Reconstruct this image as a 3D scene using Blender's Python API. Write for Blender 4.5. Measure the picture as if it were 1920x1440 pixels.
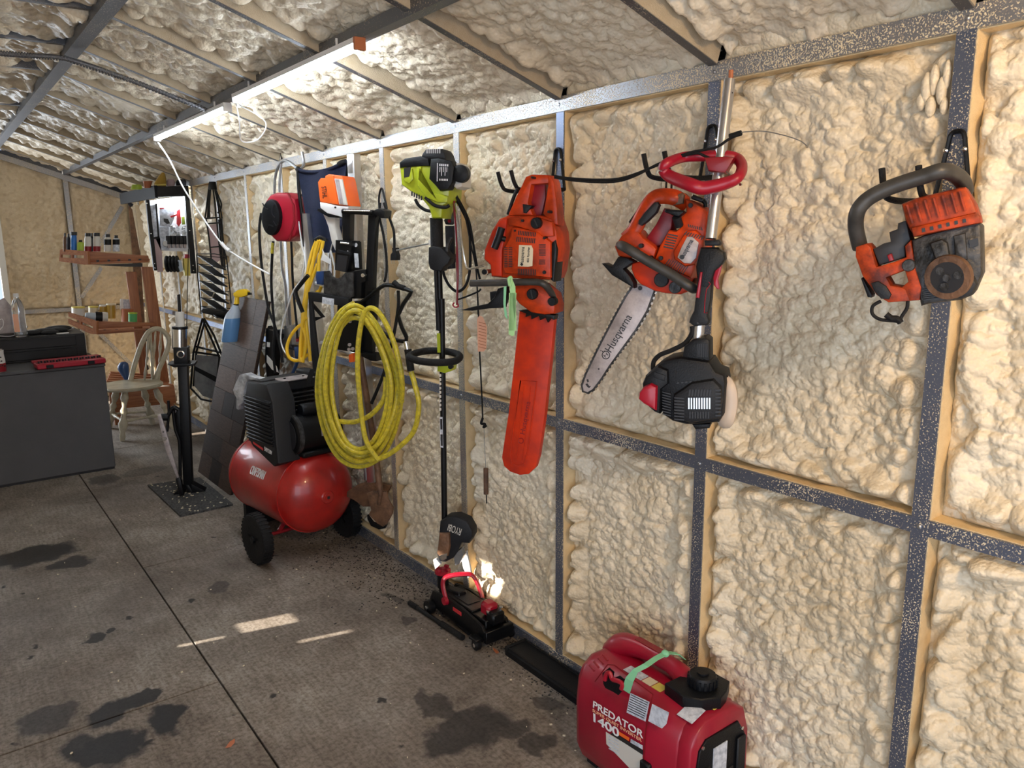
import bpy, bmesh, math, random
import numpy as np
from mathutils import Vector, Matrix

sc = bpy.context.scene
C = sc.collection
for o in list(bpy.data.objects): bpy.data.objects.remove(o, do_unlink=True)
PI = math.pi
rnd = random.Random(7)

# ------------------------------------------------------------------ camera
CAM = Vector((-1.6793, -0.7555, 1.5549)); YAW, PITCH, ROLL, FOC = -0.6425, -0.1901, -0.0094, 1453.3
_f = Vector((-math.sin(YAW)*math.cos(PITCH), math.cos(YAW)*math.cos(PITCH), math.sin(PITCH)))
_r0 = Vector((math.cos(YAW), math.sin(YAW), 0)); _u0 = _r0.cross(_f)
_r = _r0*math.cos(ROLL) + _u0*math.sin(ROLL); _u = -_r0*math.sin(ROLL) + _u0*math.cos(ROLL)
cd = bpy.data.cameras.new('camera'); cam = bpy.data.objects.new('camera', cd); C.objects.link(cam)
cd.sensor_fit = 'HORIZONTAL'; cd.sensor_width = 36; cd.lens = FOC/1920*36; cd.clip_start = 0.02; cd.clip_end = 200
mw = Matrix((_r, _u, -_f)).transposed().to_4x4(); mw.translation = CAM; cam.matrix_world = mw
sc.camera = cam

# ------------------------------------------------------------------ light and exposure
sc.view_settings.view_transform = 'Standard'; sc.view_settings.look = 'None'
sc.view_settings.gamma = 1; sc.view_settings.use_curve_mapping = False
sc.view_settings.exposure = 0.58
w = bpy.data.worlds.new('world'); sc.world = w; w.use_nodes = True
bg = w.node_tree.nodes['Background']
bg.inputs[0].default_value = (0.62, 0.76, 1.0, 1); bg.inputs[1].default_value = 0.8
SUN_DIR = Vector((0.80, -0.18, -0.40)).normalized()
sd = bpy.data.lights.new('sun', 'SUN'); sd.energy = 12; sd.color = (1, .9, .76); sd.angle = math.radians(0.4)
sun = bpy.data.objects.new('sun', sd); C.objects.link(sun); sun.rotation_euler = SUN_DIR.to_track_quat('-Z', 'Y').to_euler()
def area(name, loc, direc, sx, sy, e, col):
    d = bpy.data.lights.new(name, 'AREA'); d.shape = 'RECTANGLE'; d.size = sx; d.size_y = sy; d.energy = e; d.color = col
    o = bpy.data.objects.new(name, d); C.objects.link(o); o.location = loc
    o.rotation_euler = Vector(direc).to_track_quat('-Z', 'Y').to_euler(); return o
area('door_daylight', (-1.35, -2.55, 1.05), (0.05, 1, -.12), 2.3, 1.9, 7, (.86, .93, 1))       # daylight through the open front
area('side_daylight', (-2.75, -1.4, 1.0), (1, .45, -.05), 1.9, 1.7, 22, (.78, .88, 1))          # daylight through the side opening behind the camera
area('end_door_daylight', (-1.75, 7.62, 1.2), (.25, -1, -.15), 1.0, 1.7, 34, (.84, .92, 1))       # daylight through the doorway in the end wall
area('added_warm_light', (-1.0, -1.35, 2.16), (.55, .55, -.35), .3, .3, 17, (1, .68, .36))   # unseen warm light, added behind the camera to tint the upper foam

# ------------------------------------------------------------------ materials
def mat(name, col, rough=.5, metal=0, bump=0, bscale=60, var=0, vscale=8, col2=None, spec=.5, emit=None, alpha=None, trans=0, coat=0, streak=None):
    m = bpy.data.materials.new(name); m.use_nodes = True; nt = m.node_tree; N = nt.nodes; L = nt.links
    b = N['Principled BSDF']; b.inputs['Base Color'].default_value = (*col, 1); b.inputs['Roughness'].default_value = rough
    b.inputs['Metallic'].default_value = metal; b.inputs['Specular IOR Level'].default_value = spec
    if coat: b.inputs['Coat Weight'].default_value = coat
    if trans: b.inputs['Transmission Weight'].default_value = trans
    if emit: b.inputs['Emission Color'].default_value = (*emit[0], 1); b.inputs['Emission Strength'].default_value = emit[1]
    tc = N.new('ShaderNodeTexCoord')
    if var:
        n = N.new('ShaderNodeTexNoise'); n.inputs['Scale'].default_value = vscale; n.inputs['Detail'].default_value = 8; n.inputs['Roughness'].default_value = .65
        if streak:
            mp = N.new('ShaderNodeMapping'); mp.inputs['Scale'].default_value = streak; L.new(tc.outputs['Object'], mp.inputs[0]); L.new(mp.outputs[0], n.inputs[0])
        else: L.new(tc.outputs['Object'], n.inputs[0])
        r = N.new('ShaderNodeValToRGB'); c2 = col2 or tuple(c*.55 for c in col)
        r.color_ramp.elements[0].position = .5-.5*(1-var)*.5-.12; r.color_ramp.elements[1].position = .62
        r.color_ramp.elements[0].color = (*c2, 1); r.color_ramp.elements[1].color = (*col, 1)
        L.new(n.outputs[0], r.inputs[0]); L.new(r.outputs[0], b.inputs['Base Color'])
    if bump:
        n2 = N.new('ShaderNodeTexNoise'); n2.inputs['Scale'].default_value = bscale; n2.inputs['Detail'].default_value = 4; L.new(tc.outputs['Object'], n2.inputs[0])
        bp = N.new('ShaderNodeBump'); bp.inputs['Strength'].default_value = bump; bp.inputs['Distance'].default_value = .01
        L.new(n2.outputs[0], bp.inputs['Height']); L.new(bp.outputs[0], b.inputs['Normal'])
    return m

def foam_mat(name, c_hi, c_lo, rough=.42, sc_=1.0, bumpy=.5):
    m = bpy.data.materials.new(name); m.use_nodes = True; nt = m.node_tree; N = nt.nodes; L = nt.links
    b = N['Principled BSDF']; b.inputs['Roughness'].default_value = rough
    g = N.new('ShaderNodeNewGeometry')
    n = N.new('ShaderNodeTexNoise'); n.inputs['Scale'].default_value = 2.2; n.inputs['Detail'].default_value = 6; L.new(g.outputs['Position'], n.inputs[0])
    r = N.new('ShaderNodeValToRGB'); r.color_ramp.elements[0].position = .35; r.color_ramp.elements[1].position = .65
    r.color_ramp.elements[0].color = (*c_lo, 1); r.color_ramp.elements[1].color = (*c_hi, 1)
    L.new(n.outputs[0], r.inputs[0])
    n3 = N.new('ShaderNodeTexNoise'); n3.inputs['Scale'].default_value = 45; n3.inputs['Detail'].default_value = 5; L.new(g.outputs['Position'], n3.inputs[0])
    mx = N.new('ShaderNodeMix'); mx.data_type = 'RGBA'; mx.blend_type = 'MULTIPLY'; mx.inputs[0].default_value = .35
    rr = N.new('ShaderNodeValToRGB'); rr.color_ramp.elements[0].position = .3; rr.color_ramp.elements[1].position = .6
    rr.color_ramp.elements[0].color = (.80, .73, .62, 1); rr.color_ramp.elements[1].color = (1, 1, 1, 1)
    L.new(n3.outputs[0], rr.inputs[0]); L.new(r.outputs[0], mx.inputs[6]); L.new(rr.outputs[0], mx.inputs[7])
    L.new(mx.outputs[2], b.inputs['Base Color'])
    v = N.new('ShaderNodeTexVoronoi'); v.feature = 'SMOOTH_F1'; v.inputs['Scale'].default_value = 120*sc_; v.inputs['Smoothness'].default_value = .15
    L.new(g.outputs['Position'], v.inputs['Vector'])
    n2 = N.new('ShaderNodeTexNoise'); n2.inputs['Scale'].default_value = 130*sc_; n2.inputs['Detail'].default_value = 3; L.new(g.outputs['Position'], n2.inputs[0])
    ad = N.new('ShaderNodeMath'); ad.operation = 'SUBTRACT'; sc1 = N.new('ShaderNodeMath'); sc1.operation = 'MULTIPLY'; sc1.inputs[1].default_value = .35; L.new(n2.outputs[0], sc1.inputs[0]); L.new(sc1.outputs[0], ad.inputs[0]); L.new(v.outputs['Distance'], ad.inputs[1])
    bp = N.new('ShaderNodeBump'); bp.inputs['Strength'].default_value = bumpy; bp.inputs['Distance'].default_value = .006
    L.new(ad.outputs[0], bp.inputs['Height']); L.new(bp.outputs[0], b.inputs['Normal'])
    return m

def steel_mat(name, base, foam, thr, rough=.42):
    """galvanised steel dusted with specks of overspray foam"""
    m = bpy.data.materials.new(name); m.use_nodes = True; nt = m.node_tree; N = nt.nodes; L = nt.links
    b = N['Principled BSDF']
    g = N.new('ShaderNodeNewGeometry')
    n = N.new('ShaderNodeTexNoise'); n.inputs['Scale'].default_value = 260; n.inputs['Detail'].default_value = 2; L.new(g.outputs['Position'], n.inputs[0])
    n2 = N.new('ShaderNodeTexNoise'); n2.inputs['Scale'].default_value = 5; n2.inputs['Detail'].default_value = 3; L.new(g.outputs['Position'], n2.inputs[0])
    ma = N.new('ShaderNodeMath'); ma.operation = 'MULTIPLY_ADD'; ma.inputs[1].default_value = .45; L.new(n2.outputs[0], ma.inputs[0]); L.new(n.outputs[0], ma.inputs[2])
    r = N.new('ShaderNodeValToRGB'); r.color_ramp.elements[0].position = thr; r.color_ramp.elements[1].position = thr+.03
    L.new(ma.outputs[0], r.inputs[0])
    mx = N.new('ShaderNodeMix'); mx.data_type = 'RGBA'; L.new(r.outputs[0], mx.inputs[0]); mx.inputs[6].default_value = (*base, 1); mx.inputs[7].default_value = (*foam, 1)
    L.new(mx.outputs[2], b.inputs['Base Color'])
    inv = N.new('ShaderNodeMath'); inv.operation = 'SUBTRACT'; inv.inputs[0].default_value = .85; L.new(r.outputs[0], inv.inputs[1]); inv.use_clamp = True
    L.new(inv.outputs[0], b.inputs['Metallic']); b.inputs['Roughness'].default_value = rough
    bp = N.new('ShaderNodeBump'); bp.inputs['Strength'].default_value = .8; bp.inputs['Distance'].default_value = .004
    L.new(r.outputs[0], bp.inputs['Height']); L.new(bp.outputs[0], b.inputs['Normal'])
    return m

M = {}
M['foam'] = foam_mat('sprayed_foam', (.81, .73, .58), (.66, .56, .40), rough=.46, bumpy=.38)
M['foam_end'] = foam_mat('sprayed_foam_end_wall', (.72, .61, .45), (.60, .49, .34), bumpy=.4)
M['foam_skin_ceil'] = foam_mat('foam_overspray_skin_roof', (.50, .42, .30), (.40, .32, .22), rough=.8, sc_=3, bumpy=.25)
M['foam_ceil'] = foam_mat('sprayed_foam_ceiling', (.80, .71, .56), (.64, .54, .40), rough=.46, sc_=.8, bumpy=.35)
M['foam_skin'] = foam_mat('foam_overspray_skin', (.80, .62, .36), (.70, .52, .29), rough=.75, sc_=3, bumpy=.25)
M['steel'] = steel_mat('galvanised_steel', (.20, .235, .33), (.74, .66, .50), .83)
M['steel_dusty'] = steel_mat('galvanised_steel_dusted', (.38, .39, .42), (.72, .62, .44), .765)
M['steel_roof'] = steel_mat('roof_steel', (.17, .175, .19), (.55, .46, .33), .88, .5)
M['tube_steel'] = mat('bare_tube_steel', (.42, .43, .45), .35, .9, var=.5, vscale=20)
M['black_plastic'] = mat('black_plastic', (.0035, .0042, .0062), .45, spec=.28, bump=.15, bscale=300)
M['black_metal'] = mat('black_painted_metal', (.003, .0034, .0045), .40, spec=.3, bump=.1, bscale=120)
M['black_rubber'] = mat('black_rubber', (.007, .007, .008), .7, spec=.3, bump=.3, bscale=200)
M['dark_grey'] = mat('dark_grey_plastic', (.011, .012, .015), .5, spec=.3, bump=.15, bscale=300)
M['grey_handle'] = mat('worn_grey_handle', (.05, .048, .045), .45, var=.6, vscale=25, col2=(.022, .021, .020))
M['orange'] = mat('orange_saw_plastic', (.62, .054, .005), .36, spec=.3, var=.8, vscale=14, col2=(.22, .022, .004))
M['orange_old'] = mat('dirty_orange_plastic', (.46, .052, .004), .45, spec=.25, var=.95, vscale=24, col2=(.08, .012, .005))
M['red_cover'] = mat('orange_red_bar_cover', (.60, .038, .006), .42, spec=.25, var=.7, vscale=10, col2=(.33, .024, .013))
M['red'] = mat('red_plastic', (.33, .004, .020), .36, coat=.1)
M['red_gen'] = mat('generator_red', (.34, .004, .026), .36, coat=.1, var=.5, vscale=5, col2=(.22, .003, .017))
M['red_tank'] = mat('tank_red_paint', (.50, .016, .012), .32, coat=.25, var=.7, vscale=4, col2=(.26, .012, .010))
M['red_dark'] = mat('dark_red_plastic', (.22, .005, .012), .4)
M['lime'] = mat('lime_plastic', (.42, .50, .020), .30, var=.4, vscale=12, col2=(.26, .31, .02), coat=.2)
M['yellow'] = mat('yellow_hose', (.66, .55, .03), .45, var=.35, vscale=60, col2=(.22, .18, .03))
M['yellow_cord'] = mat('yellow_cord', (.80, .50, .02), .42)
M['yellow_plastic'] = mat('yellow_plastic', (.80, .52, .02), .35)
M['alu'] = mat('aluminium', (.72, .73, .75), .28, .95, var=.3, vscale=12, col2=(.5, .5, .52))
M['chrome'] = mat('bright_steel', (.8, .8, .8), .15, 1)
M['bar_steel'] = mat('worn_bar_steel', (.46, .41, .41), .45, .25, var=.8, vscale=22, col2=(.26, .23, .23))
M['gray_metal'] = mat('cast_grey_metal', (.07, .07, .073), .5, .4, var=.95, vscale=24, col2=(.012, .012, .012), bump=.5, bscale=50)
M['rust'] = mat('rusty_steel', (.21, .11, .06), .6, .3, var=.9, vscale=14, col2=(.08, .045, .03), bump=.4, bscale=60)
M['white'] = mat('white_plastic', (.80, .80, .80), .4)
M['offwhite'] = mat('off_white', (.62, .60, .56), .5)
M['fuel_tank'] = mat('translucent_tank', (.55, .45, .36), .4)
M['label'] = mat('cream_label', (.66, .58, .42), .5)
M['label_white'] = mat('white_label', (.68, .72, .80), .5, var=.9, vscale=60, col2=(.36, .40, .48))
M['label_yellow'] = mat('yellow_label', (.62, .50, .10), .5)
M['ink'] = mat('black_ink', (.015, .015, .018), .5)
M['ink_red'] = mat('red_ink', (.6, .03, .04), .5)
M['white_ink'] = mat('white_ink', (.80, .80, .82), .5)
M['ribbon'] = mat('green_ribbon', (.22, .56, .32), .6)
M['ribbon_light'] = mat('light_green_ribbon', (.36, .66, .30), .6)
M['navy'] = mat('navy_canvas', (.003, .009, .040), .85, bump=.3, bscale=220, var=.5, vscale=6, col2=(.002, .005, .022))
M['stihl_orange'] = mat('tool_orange', (.85, .14, .02), .35)
M['cedar'] = mat('cedar_wood', (.40, .155, .065), .5, var=.9, vscale=5, col2=(.24, .080, .034), streak=(1, 14, 14))
M['cedar_v'] = mat('cedar_wood_upright', (.40, .155, .065), .5, var=.9, vscale=5, col2=(.24, .080, .034), streak=(14, 14, 1))
M['cream_metal'] = mat('champagne_painted_wood', (.50, .46, .36), .3, var=.6, vscale=12, col2=(.32, .28, .20))
M['cabinet'] = mat('grey_cabinet_paint', (.088, .088, .094), .5, spec=.3, var=.6, vscale=2, col2=(.066, .066, .071), bump=.05)
M['chest'] = mat('black_tool_chest', (.010, .0095, .011), .45, spec=.3)
M['glass_clear'] = mat('clear_bottle', (.92, .95, .97), .05, trans=.9)
M['paper'] = mat('paper_white', (.75, .75, .74), .7)
M['cloth_black'] = mat('black_cloth', (.02, .02, .022), .9, bump=.4, bscale=90)
M['cloth_grey'] = mat('white_rag', (.55, .57, .60), .9, var=.9, vscale=18, col2=(.22, .23, .25), bump=.6, bscale=60)
M['blue_liquid'] = mat('blue_liquid', (.10, .24, .48), .2)
M['clear_plastic'] = mat('cloudy_plastic', (.42, .50, .60), .3)
M['brown_w'] = [mat('laminate_%s' % n, c, .6, spec=.2, var=.8, vscale=7, col2=tuple(k*.5 for k in c), streak=(3, 3, 24)) for n, c in (('dark', (.036, .025, .021)), ('grey', (.062, .042, .034)), ('tan', (.150, .092, .064)), ('mid', (.095, .060, .044)))]
M['led'] = mat('led_diffuser', (1, 1, 1), .5, emit=((.82, .91, 1), 48))
M['pegboard_light'] = mat('lit_pegboard', (.80, .82, .84), .6)
M['silver'] = mat('silver_blades', (.6, .62, .64), .3, .7)
M['pink'] = mat('pinkish_film', (.50, .36, .36), .45)
M['green'] = mat('green_print', (.08, .36, .12), .5)
M['blue'] = mat('blue_plastic', (.01, .14, .5), .35)
M['deep_blue'] = mat('deep_blue_plastic', (.012, .05, .17), .3, coat=.3)
M['mat_rubber'] = mat('speckled_rubber_mat', (.022, .022, .024), .8, var=.6, vscale=70, col2=(.12, .12, .12), bump=.8, bscale=180)
M['tag'] = mat('peach_tag', (.80, .42, .27), .6)
M['clear_film'] = mat('grey_film', (.20, .21, .22), .15, coat=.6, var=.6, vscale=8, col2=(.10, .10, .11))
M['amber'] = mat('amber_glass', (.42, .26, .04), .2)
M['terracotta'] = mat('terracotta', (.42, .13, .05), .6)
M['cap_lime'] = mat('lime_bowl', (.36, .50, .05), .4)

# ------------------------------------------------------------------ object helpers
def link(o): C.objects.link(o); return o
def thing(name, label, cat, loc=(0, 0, 0), rz=0, group=None):
    o = bpy.data.objects.new(name, None); link(o); o.location = loc; o.rotation_euler = (0, 0, rz)
    o['label'] = label; o['category'] = cat; o.empty_display_size = .05
    if group: o['group'] = group
    return o
def tag(o, label, cat, group=None):
    o['label'] = label; o['category'] = cat
    if group: o['group'] = group
    return o
def copy_tree(o, parent=None):
    c = o.copy(); link(c)
    if parent: c.parent = parent
    for ch in list(o.children): copy_tree(ch, c)
    return c

class MB:
    """collects simple solids in one coordinate frame, linked as ONE mesh object"""
    def __init__(s): s.v = []; s.f = []
    def add(s, vs, fs):
        k = len(s.v); s.v += [tuple(v) for v in vs]; s.f += [tuple(k+i for i in f) for f in fs]; return s
    def box(s, c, d, R=None, bev=0):
        x, y, z = (k/2 for k in d)
        if bev:
            b = min(bev, x*.9, y*.9, z*.9); vs = []; 
            for sx in (-1, 1):
                for sy in (-1, 1):
                    for sz in (-1, 1):
                        vs += [(sx*x, sy*(y-b), sz*(z-b)), (sx*(x-b), sy*y, sz*(z-b)), (sx*(x-b), sy*(y-b), sz*z)]
            idx = lambda a, b_, c_: ((a*2+b_)*2+c_)*3
            fs = []
            for a in (0, 1): fs.append([idx(a, *q) for q in ((0, 0), (1, 0), (1, 1), (0, 1))])
            for a in (0, 1): fs.append([idx(q[0], a, q[1])+1 for q in ((0, 0), (1, 0), (1, 1), (0, 1))])
            for a in (0, 1): fs.append([idx(q[0], q[1], a)+2 for q in ((0, 0), (1, 0), (1, 1), (0, 1))])
            for a in (0, 1):
                for c_ in (0, 1):
                    fs.append([idx(a, c_, 0), idx(a, c_, 1), idx(a, c_, 1)+1, idx(a, c_, 0)+1])
                    fs.append([idx(a, 0, c_), idx(a, 1, c_), idx(a, 1, c_)+2, idx(a, 0, c_)+2])
                    fs.append([idx(0, a, c_)+1, idx(1, a, c_)+1, idx(1, a, c_)+2, idx(0, a, c_)+2])
            for a in (0, 1):
                for b_ in (0, 1):
                    for c_ in (0, 1): k = idx(a, b_, c_); fs.append([k, k+1, k+2])
        else:
            vs = [(sx*x, sy*y, sz*z) for sx in (-1, 1) for sy in (-1, 1) for sz in (-1, 1)]
            fs = [(0, 1, 3, 2), (4, 6, 7, 5), (0, 4, 5, 1), (2, 3, 7, 6), (0, 2, 6, 4), (1, 5, 7, 3)]
        c = Vector(c)
        vs = [c + ((R @ Vector(v)) if R else Vector(v)) for v in vs]
        return s.add(vs, fs)
    def tube(s, pts, r, n=10, smooth=0, closed=False, flat=1.0, up=None):
        pts = [Vector(p) for p in pts]
        rs = r if isinstance(r, (list, tuple)) else [r]*len(pts)
        if smooth:
            P, RR = [], []; m = len(pts); rng = range(m if closed else m-1)
            for i in rng:
                g = (lambda k: pts[k % m]) if closed else (lambda k: pts[max(0, min(m-1, k))])
                a, b, c_, d = g(i-1), g(i), g(i+1), g(i+2)
                for j in range(smooth):
                    t = j/smooth
                    P.append(.5*((2*b)+(c_-a)*t+(2*a-5*b+4*c_-d)*t*t+(3*b-a-3*c_+d)*t**3)); RR.append(rs[i]*(1-t)+rs[(i+1) % m]*t)
            if not closed: P.append(pts[-1]); RR.append(rs[-1])
            pts, rs = P, RR
        m = len(pts); T = []
        for i in range(m):
            a = pts[(i-1) % m] if (closed or i > 0) else pts[0]; b = pts[(i+1) % m] if (closed or i < m-1) else pts[-1]
            t = (b-a); T.append(t.normalized() if t.length > 1e-9 else Vector((0, 0, 1)))
        ref = Vector(up) if up else (Vector((0, 0, 1)) if abs(T[0].z) < .9 else Vector((1, 0, 0)))
        nrm = (ref - T[0]*ref.dot(T[0])).normalized(); vs = []; fs = []
        for i in range(m):
            nrm = (nrm - T[i]*nrm.dot(T[i]))
            nrm = nrm.normalized() if nrm.length > 1e-6 else T[i].orthogonal().normalized()
            bn = T[i].cross(nrm)
            for j in range(n):
                a = 2*PI*j/n; vs.append(pts[i] + nrm*math.cos(a)*rs[i]*flat + bn*math.sin(a)*rs[i])
        for i in range(m if closed else m-1):
            for j in range(n):
                a = i*n+j; b = i*n+(j+1) % n; c_ = ((i+1) % m)*n+(j+1) % n; d = ((i+1) % m)*n+j; fs.append((a, b, c_, d))
        if not closed: fs.append(tuple(range(n))[::-1]); fs.append(tuple((m-1)*n+j for j in range(n)))
        return s.add(vs, fs)
    def cyl(s, a, b, r, r2=None, n=16): return s.tube([a, b], [r, r if r2 is None else r2], n)
    def lathe(s, prof, o=(0, 0, 0), axis=(0, 0, 1), n=20):
        """prof: (radius, height along axis)"""
        o = Vector(o); ax = Vector(axis).normalized(); e = ax.orthogonal().normalized(); g = ax.cross(e); vs = []; fs = []
        for r, h in prof:
            for j in range(n):
                a = 2*PI*j/n; vs.append(o+ax*h+(e*math.cos(a)+g*math.sin(a))*max(r, 1e-5))
        for i in range(len(prof)-1):
            for j in range(n): fs.append((i*n+j, i*n+(j+1) % n, (i+1)*n+(j+1) % n, (i+1)*n+j))
        fs.append(tuple(range(n))[::-1]); fs.append(tuple((len(prof)-1)*n+j for j in range(n)))
        return s.add(vs, fs)
    def prism(s, poly, y0, y1, bev=0, F=None):
        """poly: (u, v) outline in the local X-Z plane, extruded from y0 (front) to y1; F maps local points"""
        P = [Vector((p[0], p[1])) for p in poly]; m = len(P)
        A = sum(P[i].x*P[(i+1) % m].y-P[(i+1) % m].x*P[i].y for i in range(m))
        if A < 0: P = P[::-1]
        def inset(d):
            out = []
            for i in range(m):
                a, b, c_ = P[i-1], P[i], P[(i+1) % m]; e1 = (b-a).normalized(); e2 = (c_-b).normalized()
                n1 = Vector((-e1.y, e1.x)); n2 = Vector((-e2.y, e2.x)); q = (n1+n2); k = max(.35, q.length/2)
                q = q.normalized() if q.length > 1e-6 else n1
                out.append(b+q*(d/k))
            return out
        sg = 1 if y1 > y0 else -1
        rings = [(P, y0), (P, y1)] if not bev else [(inset(bev), y0), (inset(bev*.3), y0+sg*bev*.3), (P, y0+sg*bev), (P, y1-sg*bev*.5), (inset(bev*.5), y1)]
        vs = [Vector((p.x, y, p.y)) for R_, y in rings for p in R_]; fs = []
        for k in range(len(rings)-1):
            for i in range(m): fs.append((k*m+i, k*m+(i+1) % m, (k+1)*m+(i+1) % m, (k+1)*m+i))
        fs.append(tuple(range(m))[::-1]); fs.append(tuple((len(rings)-1)*m+i for i in range(m)))
        if F: vs = [F @ v for v in vs]
        return s.add(vs, fs)
    def sphere(s, c, r, sx=1, sy=1, sz=1, n=14, m=9):
        pr = [(math.sin(PI*i/m), -math.cos(PI*i/m)) for i in range(m+1)]; c = Vector(c); vs = []; fs = []
        for a, h in pr:
            for j in range(n):
                t = 2*PI*j/n; vs.append(c+Vector((a*math.cos(t)*r*sx, a*math.sin(t)*r*sy, h*r*sz)))
        for i in range(m):
            for j in range(n): fs.append((i*n+j, i*n+(j+1) % n, (i+1)*n+(j+1) % n, (i+1)*n+j))
        return s.add(vs, fs)
    def out(s, name, m, parent=None, label=None, flat=False, loc=None, ang=38, kind=None):
        me = bpy.data.meshes.new(name); me.from_pydata(s.v, [], s.f)
        bm = bmesh.new(); bm.from_mesh(me); bmesh.ops.remove_doubles(bm, verts=bm.verts, dist=1e-6)
        bmesh.ops.recalc_face_normals(bm, faces=bm.faces); bm.to_mesh(me); bm.free()
        me.materials.append(m if not isinstance(m, str) else M[m])
        if not flat:
            me.polygons.foreach_set('use_smooth', [True]*len(me.polygons)); me.set_sharp_from_angle(angle=math.radians(ang))
        o = bpy.data.objects.new(name, me); link(o)
        if parent: o.parent = parent
        if label: o['label'] = label
        if loc: o.location = loc
        if kind: o['kind'] = kind
        return o

class Fr:
    """a vertical working plane standing in the room: local X to the right, Y away from the viewer, Z up"""
    def __init__(s, o, yaw): s.o = Vector(o); s.yaw = yaw; s.R = Matrix.Rotation(yaw, 3, 'Z'); s.Ri = s.R.transposed(); s.c = None
    def crop(s, x0, y0, k): s.c = (x0, y0, k); return s
    def p(s, x, y, w=0):
        if s.c: x = s.c[0]+x/s.c[2]; y = s.c[1]+y/s.c[2]
        d = _f + _r*((x-960)/FOC) - _u*((y-720)/FOC); d = s.Ri @ d; o = s.Ri @ (CAM-s.o)
        t = (w-o.y)/d.y; return o + d*t
    def q(s, x, y, w=0): v = s.p(x, y, w); return (v.x, v.z)
    def poly(s, pts, w=0): return [s.q(x, y, w) for x, y in pts]
    def path(s, pts, w=0): return [s.p(p[0], p[1], p[2] if len(p) > 2 else w) for p in pts]
def on_floor(x, y, z=0):
    d = _f + _r*((x-960)/FOC) - _u*((y-720)/FOC); t = (z-CAM.z)/d.z; return CAM+d*t
WALLYAW = -PI/2
def text(body, size, mt, parent, loc, rot, name='lettering', ext=.0006, sx=1, shear=0, spacing=1, bold=0):
    cu = bpy.data.curves.new('txt', 'FONT'); cu.body = body; cu.size = size; cu.extrude = ext; cu.align_x = 'CENTER'; cu.align_y = 'CENTER'; cu.shear = shear; cu.offset = bold; cu.space_character = spacing
    t = bpy.data.objects.new('txt', cu); link(t); dg = bpy.context.evaluated_depsgraph_get(); dg.update()
    me = bpy.data.meshes.new_from_object(t.evaluated_get(dg)); bpy.data.objects.remove(t)
    me.materials.clear(); me.materials.append(M[mt]); o = bpy.data.objects.new(name, me); link(o); o.parent = parent
    o.location = loc; o.rotation_euler = rot; o.scale = (sx, 1, 1); return o
def ftext(fr, body, a, b, h, mt, parent, w, **k):
    """lettering in the frame's plane running from pixel a to pixel b, letter height h metres"""
    A = fr.p(*a, w); B = fr.p(*b, w); d = B-A; ang = math.atan2(d.z, d.x); L = d.length
    o = text(body, h*1.38, mt, parent, (A+B)/2, (PI/2, -ang, 0), **k)
    o.rotation_euler = (Matrix.Rotation(-ang, 3, 'Y') @ Matrix.Rotation(PI/2, 3, 'X')).to_euler()
    wd = max(v.co.x for v in o.data.vertices)-min(v.co.x for v in o.data.vertices); o.scale = (L/wd, 1, 1); return o

# ------------------------------------------------------------------ room shell
S = .61; YEND = 7.73; YF = -2.4; XR = -1.08; XR2 = -1.62; XL = -2.70; ZE = 1.961; ZR = 2.325
def shell(name):
    o = bpy.data.objects.new(name, None); link(o); o['kind'] = 'structure'; return o
rng = np.random.default_rng(11)
def blobs(U, V, cell, seed, ax=1.0, ang=0.0, rmin=.55, rmax=.95, pw=.5):
    """union of rounded, jittered domes: height field 0..1"""
    c, s_ = math.cos(ang), math.sin(ang)
    u = (U*c+V*s_)/cell/ax; v = (-U*s_+V*c)/cell
    iu = np.floor(u).astype(np.int64); iv = np.floor(v).astype(np.int64); out = np.zeros_like(u)
    def h(a, b, k):
        n = (a*374761393+b*668265263+k*1442695041+seed*974711) & 0xffffffff
        n = ((n ^ (n >> 13))*1274126177) & 0xffffffff; n = n ^ (n >> 16); return (n & 0xffff)/65535.
    for du in (-1, 0, 1):
        for dv in (-1, 0, 1):
            a = iu+du; b = iv+dv
            r = rmin+(rmax-rmin)*h(a, b, 3); d2 = (u-a-h(a, b, 1))**2+(v-b-h(a, b, 2))**2
            out = np.maximum(out, (.45+.55*h(a, b, 4))*np.clip(1-d2/r**2, 0, 1)**pw)
    return out
def smooth_noise(U, V, scale, seed):
    r_ = np.random.default_rng(seed); o = 0
    for k in range(5):
        a = r_.uniform(0, 2*PI); f = r_.uniform(.6, 1.8)/scale; o = o+np.sin((U*math.cos(a)+V*math.sin(a))*2*PI*f+r_.uniform(0, 6.3))
    return o/5
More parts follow.
